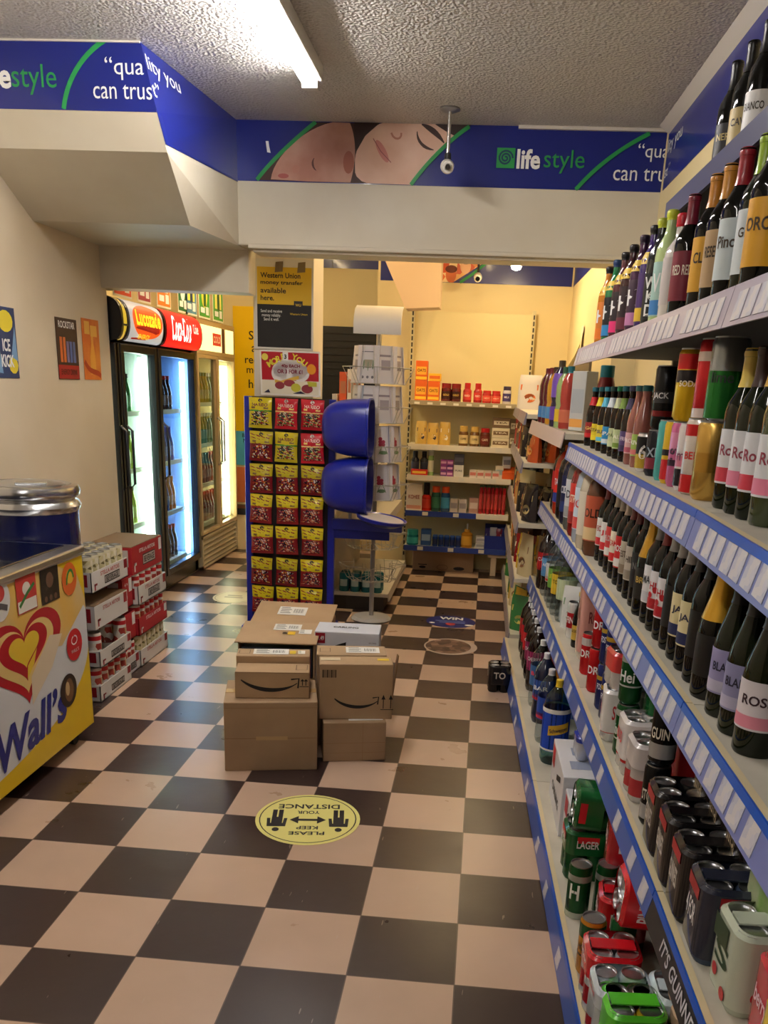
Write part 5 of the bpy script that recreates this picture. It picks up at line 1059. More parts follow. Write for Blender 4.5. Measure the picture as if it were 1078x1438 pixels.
# ------------------------------------------------------------------ bottles
PROF = {
 'wine': (.0375, .305, [(0, 0), (.034, 0), (.0375, .006), (.0375, .186), (.034, .204), (.019, .232), (.0148, .25), (.0142, .288), (.0162, .29), (.0162, .304), (0, .305)], (.06, .15), (.234, .3065)),
 'burgundy': (.040, .3, [(0, 0), (.037, 0), (.040, .006), (.040, .14), (.036, .17), (.025, .205), (.0165, .24), (.0145, .285), (.0165, .287), (.0165, .299), (0, .3)], (.045, .125), (.23, .3015)),
 'fizz': (.044, .315, [(0, 0), (.041, 0), (.044, .008), (.044, .13), (.041, .165), (.03, .205), (.02, .25), (.0165, .29), (.0175, .3), (.0165, .313), (0, .315)], (.045, .115), (.19, .317)),
 'alcopop': (.037, .31, [(0, 0), (.034, 0), (.037, .006), (.037, .19), (.034, .215), (.019, .245), (.0145, .265), (.0145, .293), (.0165, .295), (.0165, .309), (0, .31)], (.03, .175), (.285, .312)),
 'beer': (.031, .245, [(0, 0), (.028, 0), (.031, .006), (.031, .13), (.028, .152), (.0165, .188), (.0125, .215), (.0145, .232), (.0145, .241), (0, .243)], (.035, .1), (.228, .2455)),
 'spirit': (.040, .28, [(0, 0), (.037, 0), (.040, .006), (.040, .17), (.034, .195), (.016, .22), (.0148, .25), (.0165, .252), (.0165, .278), (0, .28)], (.04, .14), (.248, .282)),
 'squash': (.042, .29, [(0, 0), (.039, 0), (.042, .008), (.042, .09), (.038, .11), (.042, .13), (.042, .2), (.034, .235), (.0155, .262), (.0155, .27), (0, .27)], (.03, .09), (.26, .292)),
 'soda': (.052, .33, [(0, 0), (.03, .004), (.046, 0), (.052, .02), (.052, .06), (.049, .085), (.052, .115), (.052, .215), (.044, .262), (.02, .3), (.0135, .308), (.0135, .315), (0, .315)], (.11, .21), (.306, .332)),
 'soda3': (.057, .355, [(0, 0), (.03, .004), (.05, 0), (.057, .02), (.057, .24), (.048, .285), (.022, .322), (.0135, .33), (.0135, .338), (0, .338)], (.06, .235), (.328, .357)),
}
BOTTLE_LAST = [None]
def bottle(name, label, cat, group, kind, glass, cap, lab, text=None, tcol=(240, 240, 238), band=None, neck=None, th=None, labspan=1.25, foilz=None, s=22, tall=None, rotated=False, zr=None):
    r, H, prof, (l0, l1), (c0, c1) = PROF[kind]
    if zr: l0, l1 = zr
    t = thing(name, label, cat, group=group); BOTTLE_LAST[0] = t
    MB().lathe(prof, s).build('bottle', glass, t)
    def rad(z):
        for (ra, za), (rb, zb) in zip(prof, prof[1:]):
            if za <= z <= zb and zb > za: return ra + (rb - ra) * (z - za) / (zb - za)
        return prof[-2][0]
    c0 = foilz or c0
    zs = [c0 + (c1 - .002 - c0) * k / 8 for k in range(9)]
    MB().lathe([(max(rad(z), .0142 if 'soda' not in kind else .0135) + .0012, z) for z in zs] + [(.0135, c1), (0, c1)], s).build('foil' if c1 - c0 > .04 else 'cap', cap, t)
    if lab is not None:
        n = 6; lm = MB().lathe([(rad(l0 + (l1 - l0) * k / n) + .0007, l0 + (l1 - l0) * k / n) for k in range(n + 1)], 16, a0=-labspan, a1=labspan).build('label', lab if hasattr(lab, 'node_tree') else M(lab, .45), t)
        if band: MB().lathe([(rad(l0) + .0012, l0 + .004), (rad(l0) + .0012, l0 + (l1 - l0) * .3)], 16, a0=-labspan, a1=labspan).build('label_band', M(band, .4), lm)
        if text:
            if rotated:
                w_ = wrap(r + .0016, (l0 + l1) / 2); write(lm, text, w_, M(tcol, .4), h=(l1 - l0) * .85, w=th or r * .9, bold=.03, sp=.85)
            else: write(lm, text, wrap(r + .0016, (l0 + l1) / 2 + (l1 - l0) * .12), M(tcol, .4), w=r * 1.5, h=th or (l1 - l0) * .2, bold=.02)
    if neck: MB().lathe([(rad(neck[0]) + .0008, neck[0]), (rad((neck[0] + neck[1]) / 2) + .0008, (neck[0] + neck[1]) / 2), (rad(neck[1]) + .0008, neck[1])], 16).build('neck_label', M(neck[2], .4), t)
    return t
def gi(o, u, v, z, rot=-36, jit=9):
    o.location = gw(u, v, z + .0006); o.rotation_euler = (0, 0, radians(rot + rnd.uniform(-jit, jit)) + TH); return o
GL = lambda c: M(c, .07, coat=.5)
# -- top shelf, under the ceiling
for u, lab, cl, tx, nm_ in ((.86, (40, 40, 44), (14, 14, 16), 'NERO', 'all black wine bottle, furthest on the highest shelf'), (.71, (196, 176, 120), (20, 18, 18), 'CAVA', 'dark wine bottle with a pale gold label on the highest shelf'), (.57, (226, 226, 226), (22, 20, 20), 'BIANCO', 'dark wine bottle with a white label, nearest on the highest shelf')):
    gi(bottle('wine_bottle', nm_, 'bottle', 'wine on the highest shelf', 'wine', DARKGLASS, M(cl, .3), lab, tx, (200, 180, 120) if lab[0] < 100 else (60, 50, 40)), u, .335, 2.14)
cs = thing('cardboard_strip', 'cream cardboard strip lying along the back of the highest shelf', 'cardboard', gw(.62, .42, 2.1406), TH); MB().lo((0, 0, 0), (.03, .5, .085)).build('board', M((216, 196, 156), .6), cs)
# -- alcopop and wine shelf
K5 = [
 (2.0, 'alcopop', GL((196, 120, 30)), (210, 120, 40), 'K', 'orange drink bottle with a K, furthest on the upper bottle shelf', (226, 120, 40), (20, 20, 24)),
 (1.8, 'alcopop', GL((30, 120, 70)), (20, 20, 26), 'K', 'green drink bottle with a K and blue foot on the upper bottle shelf', (40, 130, 190), (30, 60, 110)),
 (1.6, 'alcopop', GL((90, 40, 50)), (40, 26, 34), 'K', 'dark bottle with a white K and bright pink foot on the upper bottle shelf', (226, 50, 120), (20, 20, 24)),
 (1.42, 'alcopop', GL((60, 26, 34)), (46, 26, 34), 'K', 'dark red bottle with a white K and no bright foot on the upper shelf', (110, 40, 60), (24, 20, 24)),
 (1.22, 'alcopop', GL((70, 36, 70)), (60, 36, 60), 'K', 'purple bottle with a lilac foot on the upper bottle shelf', (196, 130, 180), (40, 24, 50)),
 (1.04, 'alcopop', GL((60, 40, 110)), (70, 40, 110), None, 'violet bottle with a black cap standing before the black and white one', (226, 190, 60), (20, 20, 26)),
 (.92, 'alcopop', GL((30, 34, 36)), (18, 22, 22), 'W\nK\nD', 'black and white bottle with stacked letters W K D', None, (190, 200, 60)),
 (.79, 'alcopop', M((190, 214, 150), .1, coat=.5), (170, 206, 200), 'VK', 'pale lime bottle with a yellow cap and a blue and green label', (60, 130, 200), (210, 220, 60)),
]
for u, kd, gl, lc, tx, nm_, band, cap in K5:
    b = bottle('drink_bottle', nm_, 'bottle', 'flavoured drinks on the upper shelf', kd, gl, M(cap, .35), lc, tx, (240, 240, 240), band, neck=(.2, .235, (226, 190, 60)) if u > .95 else None, th=.05, rotated=tx is not None and '\n' in tx, zr=(.03, .16) if tx and '\n' in tx else None)
    gi(b, u, .195, 1.75)
W5 = [
 (.665, .20, 'spirit', M((226, 220, 214), .1, coat=.5), (206, 198, 196), None, 'small frosted bottle with a bright red top on the upper shelf', (206, 30, 50), None),
 (.62, .29, 'wine', DARKGLASS, (196, 210, 190), None, 'dark bottle with a pale green neck foil on the upper shelf', (150, 196, 160), None),
 (.55, .20, 'wine', DARKGLASS, (128, 30, 52), 'RED RED', 'wine bottle with a burgundy label and burgundy foil on the upper shelf', (132, 36, 56), None),
 (.44, .28, 'wine', DARKGLASS, (150, 36, 60), None, 'wine bottle with slim crimson foil standing behind the yellow labelled ones', (150, 40, 60), None),
 (.325, .20, 'wine', DARKGLASS, (226, 170, 50), 'CLOS', 'wine bottle with a yellow label and amber foil, further of two', (206, 140, 50), None),
 (.225, .205, 'wine', DARKGLASS, (190, 160, 120), 'RESERVE', 'wine bottle with amber foil and a tan label on the upper shelf', (210, 146, 56), None),
 (.13, .29, 'wine', DARKGLASS, (200, 190, 180), None, 'wine bottle with raspberry foil standing behind the white labelled one', (176, 40, 60), None),
 (.085, .20, 'wine', DARKGLASS, (206, 220, 226), 'Pinot', 'wine bottle with a large pale blue label and red foil on the upper shelf', (160, 36, 50), None),
 (-.02, .21, 'wine', GREENGLASS, (216, 226, 232), 'Grigio', 'wine bottle with lime green foil and a white label on the upper shelf', (150, 186, 40), None),
 (-.13, .20, 'wine', DARKGLASS, (226, 168, 40), 'ORO', 'wine bottle with yellow label at the right edge of the upper shelf', (40, 36, 34), None),
]
for u, v, kd, gl, lc, tx, nm_, cap, band in W5:
    gi(bottle('wine_bottle', nm_, 'bottle', 'wine on the upper shelf', kd, gl, M(cap, .3, coat=.2), lc, tx, (240, 226, 210) if lc[1] < 100 else (70, 56, 40), band, zr=(.05, .17)), u, v, 1.75)
pb_ = None
for k in range(14):
    u = 2.05 - k * .155; lab = 'dark bottle in the back row of the upper bottle shelf'
    if pb_ is None: pb_ = bottle('wine_bottle', lab, 'bottle', 'back row of the upper bottle shelf', 'wine', DARKGLASS, M((60, 24, 30), .3), (150, 140, 120)); gi(pb_, u, .41, 1.75)
    else: gi(dup(pb_, lab), u, .41, 1.75)
# -- beer bottle, can and rose shelf
B4 = [
 (2.06, (150, 26, 30), (206, 30, 40), 'GO', 'brown beer bottle with a red label, furthest on the middle bottle shelf', (240, 220, 120)), (1.84, (226, 200, 40), (236, 210, 40), 'STAR', 'brown beer bottle with a plain yellow label, further of two', (40, 40, 40)), (1.68, (230, 206, 60), (90, 190, 220), 'SUN', 'brown beer bottle with a yellow and sky blue label', (30, 60, 110)), (1.52, (40, 140, 200), (220, 230, 236), 'IPA', 'brown beer bottle with a bright blue label and white band', (240, 240, 240)),
 (1.36, (196, 206, 160), (206, 214, 170), 'PALE', 'brown beer bottle with a pale green leafy label, further of two', (90, 110, 60)), (1.24, (186, 200, 150), (120, 150, 60), 'ALE', 'brown beer bottle with a green and cream leafy label', (240, 240, 220)), (1.10, (90, 70, 120), (60, 50, 90), 'FRUIT', 'brown beer bottle with a violet label on the middle shelf', (230, 210, 230)), (.98, (216, 170, 170), (190, 90, 110), 'ROSE', 'clear pink bottle with a rosy label among the beer bottles', (250, 240, 240)), (.86, (160, 190, 90), (220, 120, 120), 'KIWI', 'clear bottle with a green and pink fruit label', (250, 250, 240)),
]
capc = [(40, 110, 130), (30, 90, 100), (40, 120, 140), (30, 60, 60), (30, 110, 70), (40, 100, 110), (60, 60, 90), (60, 110, 110), (40, 90, 90)]
for k, (u, lc, bc, tx, nm_, tc_) in enumerate(B4):
    gl = BROWNGLASS if k < 7 else M((150, 90, 80), .08, coat=.5)
    gi(bottle('beer_bottle', nm_, 'bottle', 'beer bottles on the middle shelf', 'beer', gl, M(capc[k], .3, .3), lc, tx, tc_, bc, neck=(.17, .205, bc) if k < 7 else None), u, .195, 1.346)
    lab2 = nm_.split(' bottle')[0] + ' bottle in the second row on the middle shelf, dark label'
    if k == 0: bb = bottle('beer_bottle', 'brown beer bottle in the second row of the middle shelf', 'bottle', 'second row of beer bottles', 'beer', BROWNGLASS, M((60, 130, 140), .3), (120, 60, 40)); gi(bb, u + .03, .275, 1.346)
    else: gi(dup(bb, 'brown beer bottle in the second row of the middle shelf'), u + .03, .275, 1.346)
def tcan(label, u, v, z, col, bands=(), text=None, tcol=(240, 240, 240), h=.168, r=.033, metal=.4, tw=.05, th=None, rot=-32, stacked=False, name='drink_can', group='cans on the middle shelf'):
    o = can(name, label, 'can', group, r, h, M(col, .25, metal), [(a, b, M(c, .25, metal)) for a, b, c in bands], text, M(tcol, .35), tw, th); gi(o, u, v, z, rot); return o
tcan('white, black and gold can with a figure six on the middle shelf', .70, .185, 1.346, (226, 222, 220), [(.01, .05, (200, 170, 60)), (.05, .1, (30, 30, 34))], '6', (240, 236, 230), .11, tw=.025, th=.04)
tcan('dark navy can with grey print, under the black whiskey can', .55, .185, 1.346, (34, 36, 46), [(.02, .05, (150, 60, 80))], 'XIII', (170, 176, 190), .125)
tcan('black whiskey mixer can stacked on the dark navy can', .545, .187, 1.472, (22, 22, 24), [(.035, .05, (120, 26, 30)), (.07, .1, (60, 60, 64))], 'JACK', (210, 210, 212), .168)
tcan('slim turquoise can on the middle shelf', .415, .18, 1.346, (90, 190, 190), [], None, h=.155, r=.027)
tcan('slim yellow and red can on the middle shelf', .33, .18, 1.346, (226, 190, 50), [(.01, .06, (206, 40, 50)), (.07, .085, (40, 40, 44))], None, h=.155, r=.028)
tcan('slim pink and violet can on the middle shelf', .25, .18, 1.346, (206, 110, 160), [(.05, .065, (60, 40, 60)), (.09, .13, (226, 150, 190))], 'gin', (60, 30, 60), .155, .028)
tcan('slim white and pink can on the middle shelf', .165, .18, 1.346, (226, 222, 228), [(.01, .05, (40, 34, 44)), (.055, .08, (216, 130, 160))], 'mix', (110, 60, 90), .155, .028)
tcan('tall white can with red foot and red top on the middle shelf', .07, .18, 1.346, (226, 218, 212), [(.005, .045, (206, 34, 40)), (.13, .155, (206, 34, 40))], 'BEER', (206, 40, 40), .168, .034)
tcan('tall gold can on the middle shelf', -.04, .185, 1.346, (206, 166, 84), [(.06, .1, (190, 146, 64))], None, h=.165, r=.039, metal=.8)
tcan('yellow and red tall can stacked on the slim pink cans', .26, .19, 1.5025, (226, 186, 30), [(.12, .155, (206, 36, 40)), (.09, .118, (40, 36, 40))], 'SODA', (240, 230, 200), .168, .04)
tcan('red tall can stacked on the white and red one', .08, .19, 1.5155, (206, 36, 44), [(.12, .14, (230, 220, 220)), (.0, .02, (230, 214, 214))], None, h=.168, r=.035)
tcan('silver and green tall can stacked on the gold can', -.045, .19, 1.5125, (150, 156, 160), [(.005, .1, (40, 120, 50))], 'lime', (40, 44, 44), .168, .039, metal=.7)
ros = None
for k, u in enumerate((-.19, -.275, -.355, -.44)):
    lab = f'wine bottle with a white and pink label, {("furthest", "second", "third", "nearest")[k]} of the four on the middle shelf'
    gi(bottle('wine_bottle', lab, 'bottle', 'pink labelled wine on the middle shelf', 'wine', GREENGLASS if k < 3 else M((56, 66, 36), .07, coat=.5), M([(226, 200, 100), (60, 40, 40), (206, 170, 80), (200, 60, 60)][k], .3), (222, 224, 230), 'Rosa', (150, 60, 80), (206, 60, 80) if k % 2 == 0 else (226, 130, 160), zr=(.05, .155)), u, .195, 1.346)
tcan('white and pink tall can at the right edge above the pink labelled wine', -.16, .30, 1.346, (216, 206, 214), [(.1, .14, (206, 90, 130))], None, h=.3, r=.036)
# -- wine shelf below
S3 = [
 (3.0, 'soda', M((20, 20, 22), .08, coat=.5), (20, 20, 22), (190, 40, 50), None, 'black plastic bottle behind the red orange one', None, (0, 0, 0)),
 (2.82, 'soda3', M((170, 50, 24), .08, coat=.5), (230, 120, 20), (206, 40, 30), 'TANGO', 'large red fizzy drink bottle at the far end of the shelf', (40, 60, 150), (236, 236, 246)),
 (2.62, 'soda3', M((20, 18, 20), .08, coat=.5), (20, 20, 24), (24, 24, 28), None, 'large black bottle beside the red fizzy drink', None, (0, 0, 0)),
 (2.42, 'soda3', M((24, 30, 60), .1, coat=.4), (230, 230, 230), (26, 36, 80), 'CIDER', 'large navy cider bottle with a white cap', (40, 60, 120), (230, 230, 240)),
 (2.22, 'soda3', M((90, 94, 90), .1, coat=.4), (60, 150, 90), (196, 200, 206), 'DRY', 'large silver labelled cider bottle with a green cap', (150, 150, 150), (60, 60, 70)),
 (2.03, 'soda3', M((120, 24, 24), .1, coat=.4), (30, 30, 34), (206, 50, 40), 'STRONG', 'large red cider bottle beside the silver labelled one', (150, 30, 30), (240, 220, 200)),
 (1.84, 'soda3', M((160, 170, 186), .1, coat=.4), (60, 90, 170), (196, 210, 226), 'ICE', 'large pale blue and white bottle with red print', (206, 70, 70), (206, 60, 60)),
 (1.68, 'soda3', M((190, 180, 160), .15, coat=.3), (206, 200, 190), (216, 208, 190), None, 'large cream wrapped bottle next to the pale blue one', None, (0, 0, 0)),
 (1.54, 'soda3', M((100, 60, 40), .12, coat=.3), (150, 60, 40), (196, 90, 60), 'OLD', 'large brown and orange bottle before the wine begins', (226, 200, 150), (60, 30, 20)),
]
for u, kd, gl, cap, lc, tx, nm_, band, tc_ in S3:
    gi(bottle('drink_bottle', nm_, 'bottle', 'large drink bottles on the wine shelf', kd, gl, M(cap, .35), lc, tx, tc_, band, labspan=2.4), u, .18 if u > 1.6 else .19, .95, -35)
W3 = [
 (1.42, 'wine', (216, 216, 214), (180, 40, 50), 'ECHO', 'dark wine bottle with a white and red label beside the brown bottle', (206, 40, 50), (150, 36, 46)),
 (1.30, 'wine', (226, 222, 220), (206, 40, 50), 'JP', 'dark wine bottle with a white label crossed by red, further one', (206, 40, 50), (30, 26, 28)),
 (1.18, 'wine', (206, 60, 60), (196, 190, 186), 'BLOSSOM', 'dark wine bottle with a red label and pale neck foil', (230, 226, 220), (206, 196, 180)),
 (1.07, 'wine', (226, 216, 196), (206, 40, 44), 'CAMPO', 'dark wine bottle with a cream label edged in red', (206, 40, 44), (190, 180, 170)),
 (.96, 'wine', (206, 36, 40), (240, 240, 240), 'ROSSO', 'dark wine bottle with a bright red label', (226, 220, 216), (206, 196, 186)),
 (.85, 'wine', (176, 166, 150), (80, 60, 50), 'ESTATE', 'dark wine bottle with a stone grey label', (140, 124, 104), (120, 40, 50)),
 (.75, 'wine', (190, 180, 166), (70, 60, 54), 'HILLS', 'dark wine bottle with a beige label and maroon foil', (150, 140, 124), (110, 36, 46)),
 (.64, 'wine', (28, 28, 32), (120, 120, 120), 'NOIR', 'wholly dark wine bottle before the gold foiled one', None, (20, 18, 20)),
 (.53, 'fizz', (30, 28, 26), (190, 160, 80), 'BRUT', 'dark fizz bottle with gold neck foil, further of two', None, (196, 150, 44)),
 (.435, 'wine', (226, 226, 230), (60, 60, 70), 'MARK', 'dark wine bottle with grey foil and a white label', (206, 206, 214), (150, 150, 156)),
 (.345, 'wine', (224, 222, 226), (190, 36, 46), 'HILL', 'dark wine bottle with a white label showing red flowers, further of two', (190, 40, 50), (160, 40, 46)),
 (.25, 'wine', (226, 224, 228), (190, 36, 46), 'HILL', 'dark wine bottle with a white label showing red flowers, nearer of two', (190, 40, 50), (190, 190, 194)),
 (.16, 'wine', (24, 24, 26), None, None, 'dark wine bottle with pale grey foil and a black label', None, (186, 188, 194)),
 (.07, 'wine', (220, 208, 160), (40, 40, 70), 'JAM', 'dark wine bottle with a cream and navy label, further of two', (34, 44, 90), (190, 192, 198)),
 (-.02, 'wine', (222, 210, 164), (40, 40, 70), 'JAM', 'dark wine bottle with a cream and navy label, nearer of two', (34, 44, 90), (60, 56, 58)),
 (-.11, 'wine', (20, 20, 22), None, None, 'slim all dark wine bottle beside the gold topped fizz', None, (24, 22, 24)),
 (-.215, 'fizz', (18, 18, 20), None, None, 'dark fizz bottle with crumpled bright gold foil, nearer of two', None, (214, 166, 50)),
 (-.33, 'burgundy', (150, 146, 190), (40, 40, 60), 'BLANC', 'dark wine bottle with a lavender label and white panel, further of two', (190, 186, 210), (20, 20, 22)),
 (-.43, 'burgundy', (140, 140, 180), (40, 40, 60), 'BLANC', 'dark wine bottle with a lavender label and white panel, nearer of two', (180, 178, 206), (24, 22, 24)),
 (-.53, 'burgundy', (222, 216, 222), (60, 40, 50), 'ROSE', 'dark wine bottle with a pale label and pink foot at the right edge', (222, 140, 160), (30, 26, 28)),
]
def red_blooms(tx):
    if tx != 'HILL': return
    lb = [c for c in bpy.data.objects if c.parent == BOTTLE_LAST[0] and c.name.startswith('label')][0]
    for a, q in ((-.022, .1), (-.004, .115), (.016, .1), (.006, .085), (-.014, .08)): art(lb, 'red_flower', [ell(a, q, .009, .009, 10)], wrap(.0398, 0), M((190, 30, 44), .4))
for k, (u, kd, lc, tc_, tx, nm_, band, cap) in enumerate(W3):
    gl = GREENGLASS if u < -.3 else DARKGLASS
    gi(bottle('wine_bottle', nm_, 'bottle', 'wine on the shelf below the middle', kd, gl, M(cap, .3, .6 if cap[0] > 190 and cap[2] < 60 else 0, coat=.2), lc, tx, tc_ or (200, 200, 200), band, foilz=.17 if kd == 'fizz' else None, zr=(.06, .165) if kd == 'wine' else (.05, .14), labspan=1.4), u, .205, .95); red_blooms(tx)
    if k % 1 == 0:
        lab = 'dark wine bottle in the back row behind the labelled wine'
        if k == 0: wb = bottle('wine_bottle', lab, 'bottle', 'back row behind the labelled wine', 'wine', DARKGLASS, M((90, 30, 40), .3), (170, 160, 150)); gi(wb, u + .04, .30, .95)
        else: gi(dup(wb, lab), u + .04, .30, .95)
# where the goods of the two lowest shelves stand along their shelf
KB = [(3.4, 3.3), (2.6, 2.36), (2.1, 1.74), (1.78, 1.41), (1.22, .84), (.7, .25), (.48, -.03), (.30, -.15), (.14, -.29), (-.03, -.36), (-.25, -.56)]
K2 = [(3.4, 3.2), (2.2, 1.93), (1.5, 1.16), (1.14, .85), (.98, .69), (.8, .54), (.64, .42), (.49, .24), (.345, .07), (.22, -.07), (.06, -.21), (-.1, -.35), (-.26, -.49), (-.49, -.64), (-.7, -.79), (-.9, -.94)]
def along(u, K):
    for (a, x), (b, y_) in zip(K, K[1:]):
        if b <= u <= a: return y_ + (x - y_) * (u - b) / (a - b)
    return u
gi_free = gi
def gi(o, u, v, z, rot=-36, jit=9):
    if .05 < z < .9: u = along(u, KB if z < .45 else K2)
    return gi_free(o, u, v, z, rot, jit)
# ------------------------------------------------------------------ packs of cans
def canpack(label, u, v, z, nx, ny, body, sleeve, text=None, tcol=(240, 240, 238), r=.033, h=.168, layers=1, rot=None, bands=(), top=False, cut=.55, tilt=None, name='can_pack', tw=None, rz=None, lidonly=False, pack2=None):
    t = thing(name, label, 'cans', group=None)
    bm_ = M(body, .22, .4); k = 2 * r
    protos_ = None
    for q in range(layers):
        for i in range(nx):
            for j in range(ny):
                x = (i - (nx - 1) / 2) * k; y_ = (j - (ny - 1) / 2) * k
                if protos_ is None:
                    c = MB().lathe([(0, .004), (r * .72, .001), (r * .8, 0), (r * .99, .011), (r * .99, h - .013), (r * .84, h - .003)], 16).build('can', bm_, t)
                    l = MB().lathe([(r * .84, h - .003), (r * .85, h), (r * .79, h), (r * .76, h - .004), (0, h - .004)], 16).build('lid', ALU, c)
                    bs = [MB().lathe([(r * .995, a), (r * .995, b)], 16).build('band', M(cc, .25, .3), c) for a, b, cc in bands]
                    protos_ = (c, l, bs)
                else:
                    c = shared('can', protos_[0].data, t); shared('lid', protos_[1].data, c)
                    for b in protos_[2]: shared('band', b.data, c)
                c.location = (x, y_, q * (h + .001)); c.rotation_euler = (0, 0, rnd.uniform(-.5, .5))
    if sleeve:
        X, Y_ = nx * r + .0015, ny * r + .0015; Ht = layers * (h + .001)
        z0 = 0.002 if cut == 0 else Ht * cut
        mb = MB(); 
        def rr(x, y_, e=r * .94):
            P = []
            for cx, cy, a0 in ((x - e, y_ - e, 0), (-x + e, y_ - e, pi / 2), (-x + e, -y_ + e, pi), (x - e, -y_ + e, 3 * pi / 2)):
                P += [(cx + e * cos(a0 + pi / 2 * i / 4), cy + e * sin(a0 + pi / 2 * i / 4)) for i in range(5)]
            return P
        A_ = rr(X, Y_); B_2 = rr(X - .010, Y_ - .010, r * .8)
        n = len(A_); vs = [(a, b, z0) for a, b in A_] + [(a, b, Ht - .008) for a, b in A_] + [(a, b, Ht + .002) for a, b in B_2]
        fs = [(i, (i + 1) % n, n + (i + 1) % n, n + i) for i in range(n)] + [(n + i, n + (i + 1) % n, 2 * n + (i + 1) % n, 2 * n + i) for i in range(n)]
        if top:
            for q, kk in ((0, .0), ):
                o_ = len(vs); hr = r * .7
                ctr = [((i - (nx - 1) / 2) * k, (j - (ny - 1) / 2) * k) for i in range(nx) for j in range(ny)]
                # a bridge across the can tops, leaving the lids in view at both ends
                w2 = nx * r - .012; d2 = r * .62 if ny > 1 else r * .4
                for a, b in ((-w2, -d2), (w2, -d2), (w2, d2), (-w2, d2)): vs.append((a, b, Ht + .003))
                for a, b in ((-w2, -d2), (w2, -d2), (w2, d2), (-w2, d2)): vs.append((a, b, Ht - .0005))
                fs += [(o_, o_ + 1, o_ + 2, o_ + 3), (o_ + 7, o_ + 6, o_ + 5, o_ + 4), (o_, o_ + 4, o_ + 5, o_ + 1), (o_ + 2, o_ + 6, o_ + 7, o_ + 3), (o_ + 1, o_ + 5, o_ + 6, o_ + 2), (o_, o_ + 3, o_ + 7, o_ + 4)]
        mb.add(vs, fs, 0, True); sl = mb.build('sleeve', M(sleeve, .22, coat=.4) if not hasattr(sleeve, 'node_tree') else sleeve, t)
        zc = (z0 + Ht) / 2
        if text:
            write(sl, text, lambda a, b: (a, -Y_ - .0012, zc + b), M(tcol, .4), w=tw or nx * r * 1.05, h=min((Ht - z0) * .35, .05), bold=.02)
            write(sl, text, lambda a, b: (-X - .0012, -a, zc + b), M(tcol, .4), w=ny * r * 1.05, h=min((Ht - z0) * .3, .045), bold=.02)
        if pack2: art(sl, 'price_flash', [rect(-X * .5, Ht * .8, X * .5, Ht * .93)], lambda a, b: (a, -Y_ - .001, b), M(pack2, .4))
        if pack2: art(sl, 'price_flash', [rect(-Y_ * .6, Ht * .78, Y_ * .6, Ht * .93)], lambda a, b: (-X - .001, -a, b), M(pack2, .4))
    gi(t, u, v, z, 0 if rz is None else rz, 3)
    if tilt: t.rotation_euler = (tilt[0], tilt[1], t.rotation_euler[2])
    return t
def tallcan(label, u, v, z, col, text, tcol=(240, 240, 240), bands=(), h=.168, r=.034, metal=.4, th=.03, rot=-32, tw=.052):
    return tcan(label, u, v, z, col, bands, text, tcol, h, r, metal, tw, th, rot, name='beer_can', group='cans on the low shelves')

# ------------------------------------------------------------------ second shelf: soft drinks far, cans near
def soda(label, u, v, z, glass, cap, lc, text=None, tcol=(240, 240, 240), band=None, kind='soda'):
    return gi(bottle('soda_bottle', label, 'bottle', 'soft drinks on the low shelves', kind, glass, M(cap, .35), lc, text, tcol, band, labspan=pi), u, v, z, -25)
COLA = M((26, 10, 8), .08, coat=.5)
soda('cola bottle with a red label at the far end of the second shelf', 3.22, .14, .5, COLA, (30, 24, 24), (196, 30, 36), 'Cola')
soda('clear water bottle with a blue label beside the cola bottle', 3.05, .15, .5, CLEARPET, (210, 214, 216), (90, 150, 206), 'AQUA', (236, 240, 250))
soda('clear bottle with a white label and a red band', 2.9, .16, .5, CLEARPET, (200, 206, 206), (214, 216, 216), None, (0, 0, 0), (206, 50, 50))
soda('clear lemonade bottle with a green and yellow label', 2.76, .16, .5, CLEARPET, (150, 190, 90), (120, 180, 70), 'LEMON', (240, 230, 60))
soda('clear tonic bottle with a yellow label on the second shelf', 2.62, .165, .5, CLEARPET, (226, 190, 40), (226, 190, 50), 'TONIC', (70, 60, 20))
soda('clear bottle with a pale green label nearest the white pouches', 2.5, .18, .5, CLEARPET, (206, 210, 206), (196, 210, 170), None)
for k, (u, nm_) in enumerate(((2.26, 'further'), (2.14, 'nearer'))): pp = pouch('snack_pouch', f'crumpled white pouch with a green mark, {nm_} of two on the second shelf', 'packet', gw(u - .02, .20, .5), .12, .07, .2, (216, 218, 216), (120, 150, 120), radians(-40) + k * .2)
tallcan('white can with a red word band on the second shelf', 2.2, .185, .5, (226, 226, 226), 'FINE', (236, 230, 230), [(.05, .12, (190, 34, 44))])
gi(bottle('beer_bottle', 'small dark bottle with a gold label on the second shelf', 'bottle', None, 'beer', DARKGLASS, M((200, 170, 60), .3), (206, 170, 70), 'GOLD', (40, 30, 20)), 2.06, .19, .5)
canpack('tall pink and cream can pack standing behind the small dark bottle', 1.92, .23, .5, 2, 2, (206, 196, 186), (206, 150, 140), 'ROSE', (120, 50, 50), layers=2, cut=.1)
tallcan('white topped bright red can before the red stack', 1.7, .185, .5, (206, 30, 38), 'DRI', (240, 236, 236), [(.12, .15, (230, 226, 226))])
RD = (196, 22, 30)
tallcan('bright red can with white letters, lower of the stacked pair', 1.50, .185, .5, RD, 'DRI', (244, 240, 240)); tallcan('bright red can with white letters, upper of the stacked pair', 1.51, .19, .669, RD, 'DRI', (244, 240, 240))
canpack('red and dark can pack behind the stacked red cans', 1.42, .30, .5, 2, 2, (60, 20, 24), (150, 24, 30), None, layers=2, cut=.5)
NV = (34, 44, 110)
for k, (u, z, w_) in enumerate(((1.27, .5, 'lower further'), (1.275, .669, 'upper further'), (1.14, .5, 'lower nearer'), (1.145, .669, 'upper nearer'))): tallcan(f'navy blue can with a gold band, {w_} of the four stacked', u, .19, z, NV, 'FOSTER’S', (226, 226, 240), [(.11, .125, (206, 170, 60))], th=.022)
